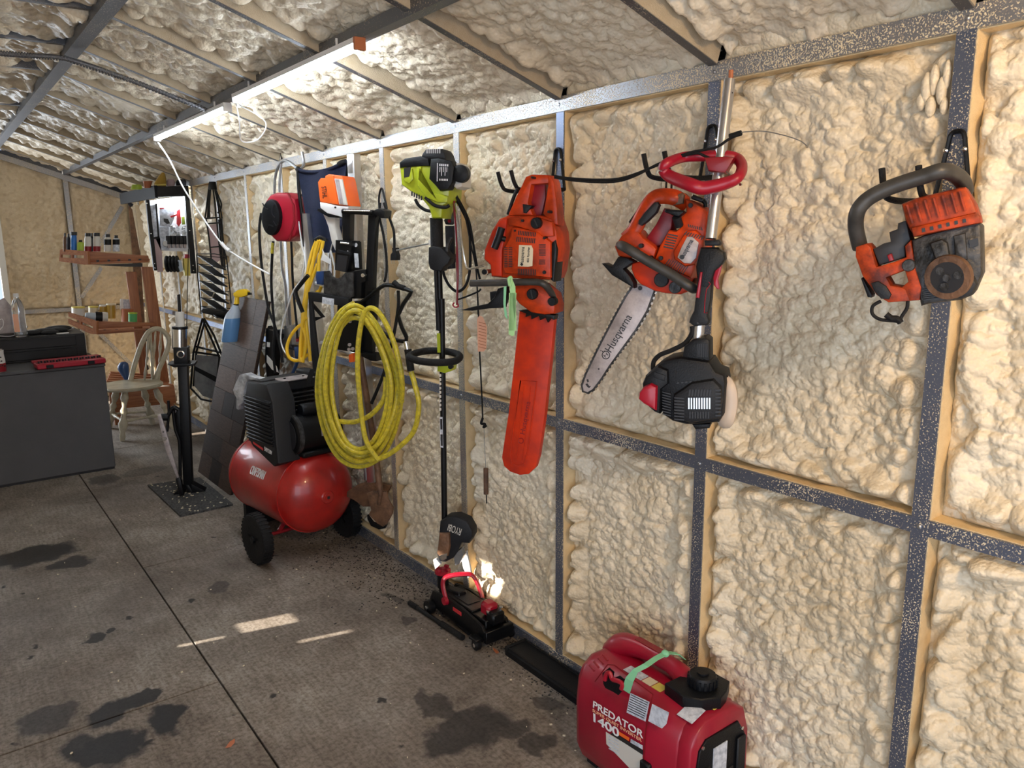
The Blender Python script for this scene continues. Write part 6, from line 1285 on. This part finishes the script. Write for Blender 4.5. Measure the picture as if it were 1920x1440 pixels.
MB().lathe([(.026, 0), (.032, .006), (.033, .02), (.031, .04), (.033, .06), (.031, .10), (.033, .14), (.031, .165), (.022, .20), (.012, .215), (.012, .225)], (0, 0, 0), (0, 0, 1), 20).out('bottle', 'glass_clear', wb_); MB().lathe([(.0138, .222), (.0138, .243)], (0, 0, 0), (0, 0, 1), 14).out('cap', 'white', wb_)
MB().box((-.018, -.031, .08), (.026, .004, .10)).out('label', 'tag', wb_, flat=True)
pc = thing('printed_paint_can', 'dark red and white printed can at the left edge in front of the chest', 'can', (-1.385, 5.06, .735)); MB().lathe([(.045, 0), (.047, .005), (.047, .075), (.043, .11), (.045, .135)], (0, 0, 0), (0, 0, 1), 24).out('body', 'offwhite', pc); MB().lathe([(.0475, .002), (.0475, .055)], (0, 0, 0), (0, 0, 1), 24).out('red_print', 'red_dark', pc)
MB().lathe([(.040, .135), (.040, .142), (.01, .145), (.01, .155)], (0, 0, 0), (0, 0, 1), 20).out('lid', 'chrome', pc)
bb = MB(); rq = random.Random(9)
for k in range(26): a = rq.uniform(-2.6, -.4); z = rq.uniform(.03, .12); bb.box((math.cos(a)*.047, math.sin(a)*.047, z), (.010, .004, .007), Matrix.Rotation(a+PI/2, 3, 'Z'))
bb.out('print_marks', 'ink', pc, flat=True, kind='stuff')
fbox('white_paper_roll', 'white folded paper lying on the tool chest beside the bottle', 'paper', [('sheet', 'paper', (0, 0, .012), (.13, .05, .02), .006)], (-1.09, 5.62, .905), -12)
fbox('white_card', 'small white card on the front edge of the tool chest', 'card', [('card', 'paper', (0, 0, .004), (.075, .03, .006), .001)], (-.96, 5.44, .905), -5)
t_ = thing('black_cloth_pile', 'pile of black cloth and gloves on the tool chest', 'cloth', (-1.06, 5.55, .905))
for k, (x, y, z, r, sx) in enumerate(((0, 0, .02, .05, 1.5), (.08, .03, .018, .045, 1.6), (-.07, -.03, .02, .04, 1.3), (.03, -.05, .015, .04, 1.4), (.10, .12, .022, .05, 1.8))): MB().sphere((x, y, z*.8), r, sx, 1, .42).out('fold', 'cloth_black', t_)
fbox('paper_sheet', 'white paper sheet lying at the back of the tool chest under black cloth', 'paper', [('sheet', 'paper', (0, 0, .002), (.26, .10, .003), 0)], (-.98, 5.80, .905), 10)
t_ = thing('white_charging_cable', 'thin white cable curling at the left on the tool chest', 'cable', (-1.30, 5.50, .908)); MB().tube([(-.05, 0, .09), (0, .0, .12), (.0, 0, .07), (-.05, -.02, .02), (.02, -.03, .003), (.07, -.03, .01)], .0022, 6, 5).out('cable', 'white', t_)
t_ = thing('dark_wood_plank', 'dark brown plank leaning at the left edge above the laptop', 'board', (-1.30, 5.88, .905))
t_.scale = (1.3, 1, 1.3); MB().box((0, 0, .14), (.07, .02, .36), Matrix.Rotation(D(-30), 3, 'Y'), .002).out('plank', M['brown_w'][0], t_)

# ---- generator
GF = Fr((-.29, .595, 0), D(-90)); ge = thing('portable_generator', 'red portable inverter generator with black fuel cap, on the floor against the wall', 'generator', (-.29, .595, 0), D(-90))
XM = Matrix(((0, 1, 0, 0), (1, 0, 0, 0), (0, 0, 1, 0), (0, 0, 0, 1)))   # profile (depth, z) swept along local X
prof = [(.012, .025), (-.002, .06), (-.004, .20), (.004, .275), (.022, .31), (.06, .335), (.18, .335), (.225, .31), (.248, .24), (.25, .06), (.238, .025)]
MB().prism(prof, -.215, .190, .028, F=XM).out('body', 'red_gen', ge, ang=50)
MB().prism([(a*.96+.005, z*.985+.004) for a, z in prof], .165, .222, .010, F=XM).out('front_frame', 'red_gen', ge, ang=50)
pn_ = MB().prism([(.03, .05), (.025, .20), (.035, .262), (.06, .285), (.19, .285), (.22, .24), (.225, .05)], .206, .228, .003, F=XM).out('control_panel', 'black_plastic', ge)
MB().box((.2295, .115, .20), (.002, .055, .10)).out('panel_label', 'label_white', pn_, flat=True); MB().box((.2295, .155, .14), (.004, .03, .05)).out('panel_outlet', 'ink', pn_, flat=True); MB().box((.232, .20, .15), (.008, .035, .18), None, .003).out('panel_rib', 'dark_grey', pn_)
for q in ((.045, .27), (.205, .26)): MB().lathe([(.005, 0), (.005, .003)], (.228, q[0], q[1]), (1, 0, 0), 10).out('panel_screw', 'chrome', pn_)
bb = MB()
for k in range(7): bb.box((.229, .055, .10+k*.017), (.003, .04, .006))
bb.out('panel_louvres', 'ink', pn_, flat=True, kind='stuff')
MB().tube([(-.19, .15, .305), (-.165, .15, .338), (-.12, .15, .360), (-.05, .15, .368), (.03, .15, .366), (.075, .15, .348), (.10, .15, .305)], [.046, .042, .032, .024, .024, .032, .044], 16, 5).out('carry_handle', 'red_gen', ge)
MB().box((-.05, .15, .3915), (.11, .022, .003)).out('handle_grip', 'red_dark', ge, flat=True)
MB().prism([(-.05, .07), (-.045, .19), (-.0, .215), (.05, .215), (.075, .17), (.085, .135), (.06, .085), (.02, .06)], 0, 0.038, .006, F=Matrix.Translation((.125, 0, .33)) @ Matrix.Rotation(0, 4, 'X') @ Matrix(((1, 0, 0, 0), (0, 0, 1, 0), (0, 1, 0, 0), (0, 0, 0, 1)))).out('fuel_collar', 'black_plastic', ge)
fc = MB().lathe([(.036, 0), (.038, .004), (.038, .026), (.034, .032), (.016, .033), (.016, .038), (.0, .038)], (.14, .145, .366), (0, 0, 1), 26).out('fuel_cap', 'black_plastic', ge)
bb = MB()
for k in range(18): a = k*2*PI/18; bb.box((.14+math.cos(a)*.038, .145+math.sin(a)*.038, .381), (.005, .006, .022), Matrix.Rotation(a, 3, 'Z'))
bb.out('cap_ribs', 'black_plastic', fc, flat=True, kind='stuff')
def gl(nm, m, pts, w=-.0065, par=ge): return MB().prism([GF.q(x, y, w) for x, y in pts], w, w+.001, 0).out(nm, m, par, flat=True)
GF.crop(1060, 1170, 5.333)
gl('side_recess', 'red_dark', [(290, 575), (420, 400), (490, 405), (880, 700), (800, 1100), (790, 1440), (780, 1440), (788, 1100), (868, 705), (485, 415), (425, 412), (300, 580)], -.0055)
ftext(GF, 'PREDATOR', (272, 800), (770, 1110), .022, 'white_ink', ge, -.0068, shear=.1, bold=.0003); ftext(GF, 'SUPER QUIET INVERTER', (272, 862), (760, 1165), .0095, 'tag', ge, -.0068); ftext(GF, '1400', (270, 930), (525, 1092), .026, 'white_ink', ge, -.0068, bold=.0007)
gl('warning_label', 'label_white', [(650, 690), (840, 780), (800, 975), (612, 885)]); gl('spec_label', 'label_white', [(868, 800), (1035, 885), (1010, 1000), (965, 1045), (828, 970)])
for k in range(8): gl('label_print', 'ink', [(655-k*5, 705+k*22), (825-k*5, 787+k*22), (824-k*5, 793+k*22), (654-k*5, 711+k*22)], -.0072)
gl('control_chart', 'offwhite', [(405, 1080), (770, 1300), (770, 1440), (640, 1440), (410, 1200)]); gl('black_stripe', 'ink', [(480, 1085), (775, 1265), (775, 1310), (450, 1100)], -.0068); gl('orange_sticker', 'stihl_orange', [(535, 1075), (640, 1140), (632, 1170), (530, 1105)], -.0072); gl('white_sticker', 'label_white', [(655, 1150), (770, 1215), (770, 1255), (650, 1185)], -.0072)
for k in range(5): gl('chart_print', 'label_white', [(425+k*2, 1110+k*32), (530+k*2, 1172+k*32), (530+k*2, 1182+k*32), (425+k*2, 1120+k*32)], -.0070)
sw = gl('choke_plate', 'black_plastic', [(370, 490), (440, 435), (490, 480), (480, 540), (545, 515), (600, 560), (560, 640), (580, 660), (530, 712), (480, 680), (400, 640), (380, 600)], -.007)
MB().tube(GF.path([(395, 560), (410, 500), (445, 490), (470, 550), (530, 570), (570, 600), (560, 650)], -.014), .0065, 8, 4).out('choke_lever', 'red', ge)
bb = MB()
for k in range(4): a = GF.p(245+k*45, 455-k*35, -.006); b_ = GF.p(290+k*45, 470-k*35, -.006); bb.tube([GF.p(240+k*45, 410-k*35, -.004), b_], .003, 6)
bb.out('shoulder_grooves', 'red_dark', ge, kind='stuff')
# stickers on the sloping shoulder and top
def st(nm, m, c, d, rx=-.75): MB().box(c, d, Matrix.Rotation(rx, 3, 'X')).out(nm, m, ge, flat=True)
st('cream_sticker', 'label', (.085, .045, .3235), (.062, .036, .0015), .56); st('white_sticker', 'label_white', (.175, .060, .336), (.05, .055, .0015), .3); st('yellow_seal', 'label_yellow', (.19, .13, .3365), (.03, .03, .0015), 0)
for k, mm in enumerate(('label_white', 'label_white', 'label', 'label_yellow')): st('top_sticker', mm, (-.06+k*.036, .080, .3365), (.032, .032, .0015), 0)
MB().tube([(.06, .02, .14), (.085, -.02, .13), (.075, -.04, .085), (.05, -.02, .05)], .012, 10, 5).out('starter_grip', 'black_rubber', ge); MB().box((.085, -.006, .14), (.035, .02, .06), None, .004).out('starter_housing', 'black_plastic', ge)
for x in (-.16, .15):
    for y in (.04, .21): MB().box((x, y, .013), (.04, .03, .026)).out('rubber_foot', 'black_rubber', ge, flat=True)
rr_ = thing('generator_ribbon', 'mint green ribbon tied over the generator handle', 'ribbon', (-.29, .595, 0), D(-90))
rp = [GF.p(x, y, w) for x, y, w in ((605, 675, -.014), (640, 560, -.012), (700, 470, -.0), (800, 420, .02), (900, 350, .06), (1000, 295, .10), (1040, 290, .125), (1120, 300, .15), (1180, 350, .18))]
vs = []; fs = []
for i, q in enumerate(rp): wdt = .014 if i < 2 else .009; vs += [q+Vector((-wdt, 0, 0)), q+Vector((wdt, 0, 0)), q+Vector((wdt, .0015, .0015)), q+Vector((-wdt, .0015, .0015))]
for i in range(len(rp)-1):
    for j in range(4): fs.append((i*4+j, i*4+(j+1) % 4, i*4+4+(j+1) % 4, i*4+4+j))
fs += [(0, 1, 2, 3), tuple(len(vs)-4+j for j in (3, 2, 1, 0))]
MB().add(vs, fs).out('band', 'ribbon', rr_, flat=True); MB().sphere(rp[5], .012, 1, .8, .8).out('knot', 'ribbon', rr_)

# ---- floor jack
fj = thing('floor_jack', 'black trolley jack with red saddle, carry handle and red rear cover on the floor', 'floor jack', (-.085, 1.70, 0), D(-90))
def jb(n, m, c, d, bv=.003, R=None): return MB().box(c, d, R, bv).out(n, m, fj)
for y in (-.055, .055):
    MB().prism([(-.19, .045), (-.16, .10), (-.05, .115), (.10, .105), (.20, .09), (.225, .05), (.20, .025), (-.15, .03)], y-.006, y+.006, .001).out('side_plate', 'black_metal', fj)
    MB().lathe([(.026, -.014), (.030, -.012), (.030, .012), (.026, .014)], (-.165, y*1.35, .030), (0, 1, 0), 22).out('front_wheel', 'black_metal', fj); MB().lathe([(.009, -.018), (.009, .018)], (-.165, y*1.35, .030), (0, 1, 0), 10).out('wheel_nut', 'chrome', fj)
    MB().lathe([(.020, -.010), (.022, -.008), (.022, .008), (.020, .010)], (.195, y*1.5, .022), (0, 1, 0), 18).out('caster_wheel', 'black_plastic', fj); jb('caster_fork', 'black_metal', (.19, y*1.5, .045), (.05, .035, .012)); MB().lathe([(.008, -.013), (.008, .013)], (.195, y*1.5, .022), (0, 1, 0), 10).out('wheel_nut', 'chrome', fj)
jb('top_plate', 'black_metal', (.0, 0, .108), (.22, .09, .010)); jb('plate_inset', 'dark_grey', (.01, 0, .1145), (.10, .06, .003), .001); jb('cylinder_block', 'black_metal', (.13, 0, .07), (.14, .085, .07)); jb('rear_plate', 'black_metal', (.225, 0, .055), (.02, .13, .05))
jb('lift_arm', 'black_metal', (-.10, 0, .10), (.16, .04, .035), .004, Matrix.Rotation(D(-10), 3, 'Y'))
MB().lathe([(.024, 0), (.024, .06)], (-.175, 0, .095), (0, 0, 1), 20).out('saddle_post', 'black_metal', fj)
sd_ = MB().lathe([(.030, 0), (.034, .004), (.034, .016), (.028, .018), (.024, .010), (0, .010)], (-.175, 0, .155), (0, 0, 1), 24).out('saddle', 'red', fj, 'red saddle'); bb = MB()
for k in range(4): a = k*PI/2+.4; bb.box((-.175+math.cos(a)*.028, math.sin(a)*.028, .177), (.012, .02, .012), Matrix.Rotation(a, 3, 'Z'), .002)
bb.out('saddle_teeth', 'red', sd_, kind='stuff')
MB().tube([(-.055, -.06, .10), (-.075, -.062, .16), (-.07, -.045, .19), (-.04, .02, .195), (-.02, .055, .18), (.02, .062, .12), (.03, .06, .10)], .0085, 10, 4, flat=1.4).out('carry_handle', 'red', fj, 'red carry handle')
MB().lathe([(.016, -.01), (.018, .004), (.014, .01)], (-.05, -.066, .10), (0, 1, 0), 14).out('handle_pivot', 'red', fj); jb('rear_cover', 'red', (.165, .0, .135), (.06, .055, .055), .012); jb('rear_socket', 'black_metal', (.205, .0, .115), (.05, .06, .05), .008); jb('brand_strip', 'ink_red', (.03, -.0625, .085), (.06, .002, .016), .0005)
for y in (-.03, .03): MB().lathe([(.008, 0), (.008, .006)], (.20, y, .14), (0, 0, 1), 6).out('rear_bolt', 'chrome', fj)
for k, (a, b_, lab) in enumerate((((768, 1130), (868, 1196), 'longer black jack handle bar lying on the floor nearest the camera'), ((826, 1140), (880, 1186), 'shorter black jack handle bar lying between the long bar and the jack'))):
    A = on_floor(*a, .012); B = on_floor(*b_, .012); t_ = thing('jack_handle_bar', lab, 'handle bar', (A.x, A.y, 0), 0, 'jack handle bars'); MB().tube([Vector((0, 0, .012)), (B-A)*.65+Vector((0, 0, .012))], .009, 12).out('tube', 'black_metal', t_); MB().tube([(B-A)*.62+Vector((0, 0, .013)), (B-A)+Vector((0, 0, .013))], .012, 12).out('grip', 'black_rubber', t_)
    MB().tube([Vector((0, 0, .012)), (B-A)*.15+Vector((0, 0, .012))], .011, 12).out('end_sleeve', 'black_rubber', t_)

# ---- black ramp strip
t_ = thing('black_ramp_strip', 'long flat black rubber strip lying along the wall between jack and generator', 'ramp', (-.055, 1.05, 0), 0)
MB().prism([(-.048, 0), (-.048, .022), (-.040, .030), (.040, .030), (.048, .022), (.048, 0)], -.36, .36, .002).out('strip', 'black_plastic', t_)
for x in (-.042, .042): MB().box((x, 0, .032), (.006, .70, .005)).out('edge_bead', 'black_rubber', t_, flat=True)
MB().box((0, .355, .018), (.098, .014, .036), None, .003).out('end_cap', 'black_rubber', t_)

# ---- cord from the LED tube, conduit under the rafters
def PX(px, py, x): v = _f + _r*((px-960)/FOC) - _u*((py-720)/FOC); return CAM + v*((x-CAM.x)/v.x)
cpts = [(297, 268, -.55), (318, 300, -.53), (340, 345, -.5), (358, 375, -.46), (385, 415, -.40), (410, 450, -.36), (424, 466, -.33), (440, 477, -.30), (465, 492, -.26), (505, 514, -.22)]
t_ = thing('hanging_light_cord', 'white light cord with inline switch running from the far LED tube to the red reel', 'cord', PX(*cpts[0])); cw = [PX(*q)-PX(*cpts[0]) for q in cpts]
MB().tube(cw, .0045, 7, 5).out('cord', 'white', t_); MB().tube([cw[5]+(cw[6]-cw[5])*.3, cw[6], cw[7]+(cw[6]-cw[7])*.6], .0105, 10).out('inline_switch', 'white', t_)
t_ = thing('light_link_cable', 'white cable loop joining the two LED tubes', 'cable', (-.55, 2.72, 2.10)); MB().tube([(0, -.05, .02), (.02, -.02, -.06), (.05, .06, -.13), (.12, .05, -.12), (.14, .0, -.05), (.05, .06, .02)], .003, 6, 6).out('cable', 'white', t_)
t_ = thing('roof_conduit', 'dark ribbed flexible conduit crossing under the rafters on the left', 'conduit', (-1.1, 3.0, 2.28)); cc = [Vector(q)-Vector((-1.1, 3.0, 2.28)) for q in ((-1.9, 3.02, 2.28), (-1.34, 3.02, 2.27), (-1.12, 3.0, 2.275), (-.86, 3.02, 2.215), (-.56, 3.04, 2.125))]
MB().tube(cc, .009, 8, 8).out('conduit', 'steel_roof', t_); bb = MB()
for k in range(90):
    u_ = k/90*(len(cc)-1); i = int(u_); q = cc[i].lerp(cc[i+1], u_-i); bb.lathe([(.0115, -.003), (.0115, .003)], q, cc[i+1]-cc[i], 7)
bb.out('ribs', 'steel_roof', t_, kind='stuff')

# ---- debris on the floor
rq = random.Random(21); bb = MB(); bw = MB()
for k in range(2600):
    y = rq.uniform(.9, 3.6); x = -.01-abs(rq.gauss(0, .16 if y > 2.0 else .07)); s_ = rq.uniform(.0012, .0042)
    if not (-.9 < x): continue
    bb.box((x, y, s_*.35), (s_*rq.uniform(1, 2.5), s_, s_*.7), Matrix.Rotation(rq.uniform(0, 3), 3, 'Z'))
for k in range(160):
    y = rq.uniform(.7, 4.6); x = rq.uniform(-1.5, -.02) if k % 2 else -.02-abs(rq.gauss(0, .25)); s_ = rq.uniform(.0015, .0045); bw.box((x, y, s_*.4), (s_*2, s_, s_*.8), Matrix.Rotation(rq.uniform(0, 3), 3, 'Z'))
mb_ = MB()
for k in range(70):
    q = q4[0].lerp(q4[1], rq.random()).lerp(q4[3].lerp(q4[2], rq.random()), rq.random())-o4; s_ = rq.uniform(.003, .008); mb_.box((q.x, q.y, .0135), (s_*1.6, s_, .003), Matrix.Rotation(rq.uniform(0, 3), 3, 'Z'))
mb_.out('pale_crumbs', 'label', m_, flat=True, kind='stuff')
o = bb.out('wood_crumbs', 'ink', None, flat=True, kind='stuff'); tag(o, 'dark bark crumbs scattered on the floor along the base of the wall', 'debris')
o = bw.out('foam_crumbs', 'label', None, flat=True, kind='stuff'); tag(o, 'pale foam crumbs scattered over the plywood floor', 'debris')
for px, py, lab, r_ in ((432, 1397, 'curled brown leaf on the floor at the bottom left', .5), (930, 1222, 'crumpled brown leaf beside the floor jack', 1.4)):
    q = on_floor(px, py); t_ = thing('dry_leaf', lab, 'leaf', q, r_); MB().add([(-.022, 0, .004), (-.008, -.009, .001), (.012, -.006, .002), (.022, .002, .008), (.006, .008, .006), (-.012, .006, .001), (0, 0, .0015)], [(0, 1, 6), (1, 2, 6), (2, 3, 6), (3, 4, 6), (4, 5, 6), (5, 0, 6)]).out('blade', 'terracotta', t_)

# ---- drips of foam that ran down beside the rightmost stud
bb = MB()
for (x, y, r, k) in ((1738, 165, .014, 2.3), (1752, 150, .012, 2.6), (1766, 170, .013, 2.2), (1776, 140, .010, 3.0), (1728, 190, .012, 1.6), (1745, 200, .013, 1.7), (1770, 198, .010, 1.8)):
    q = PX(x, y, .012); bb.sphere(q, r, .9, .8, k, 12, 8)
bb.out('foam_drips', 'foam', wr, kind='stuff')
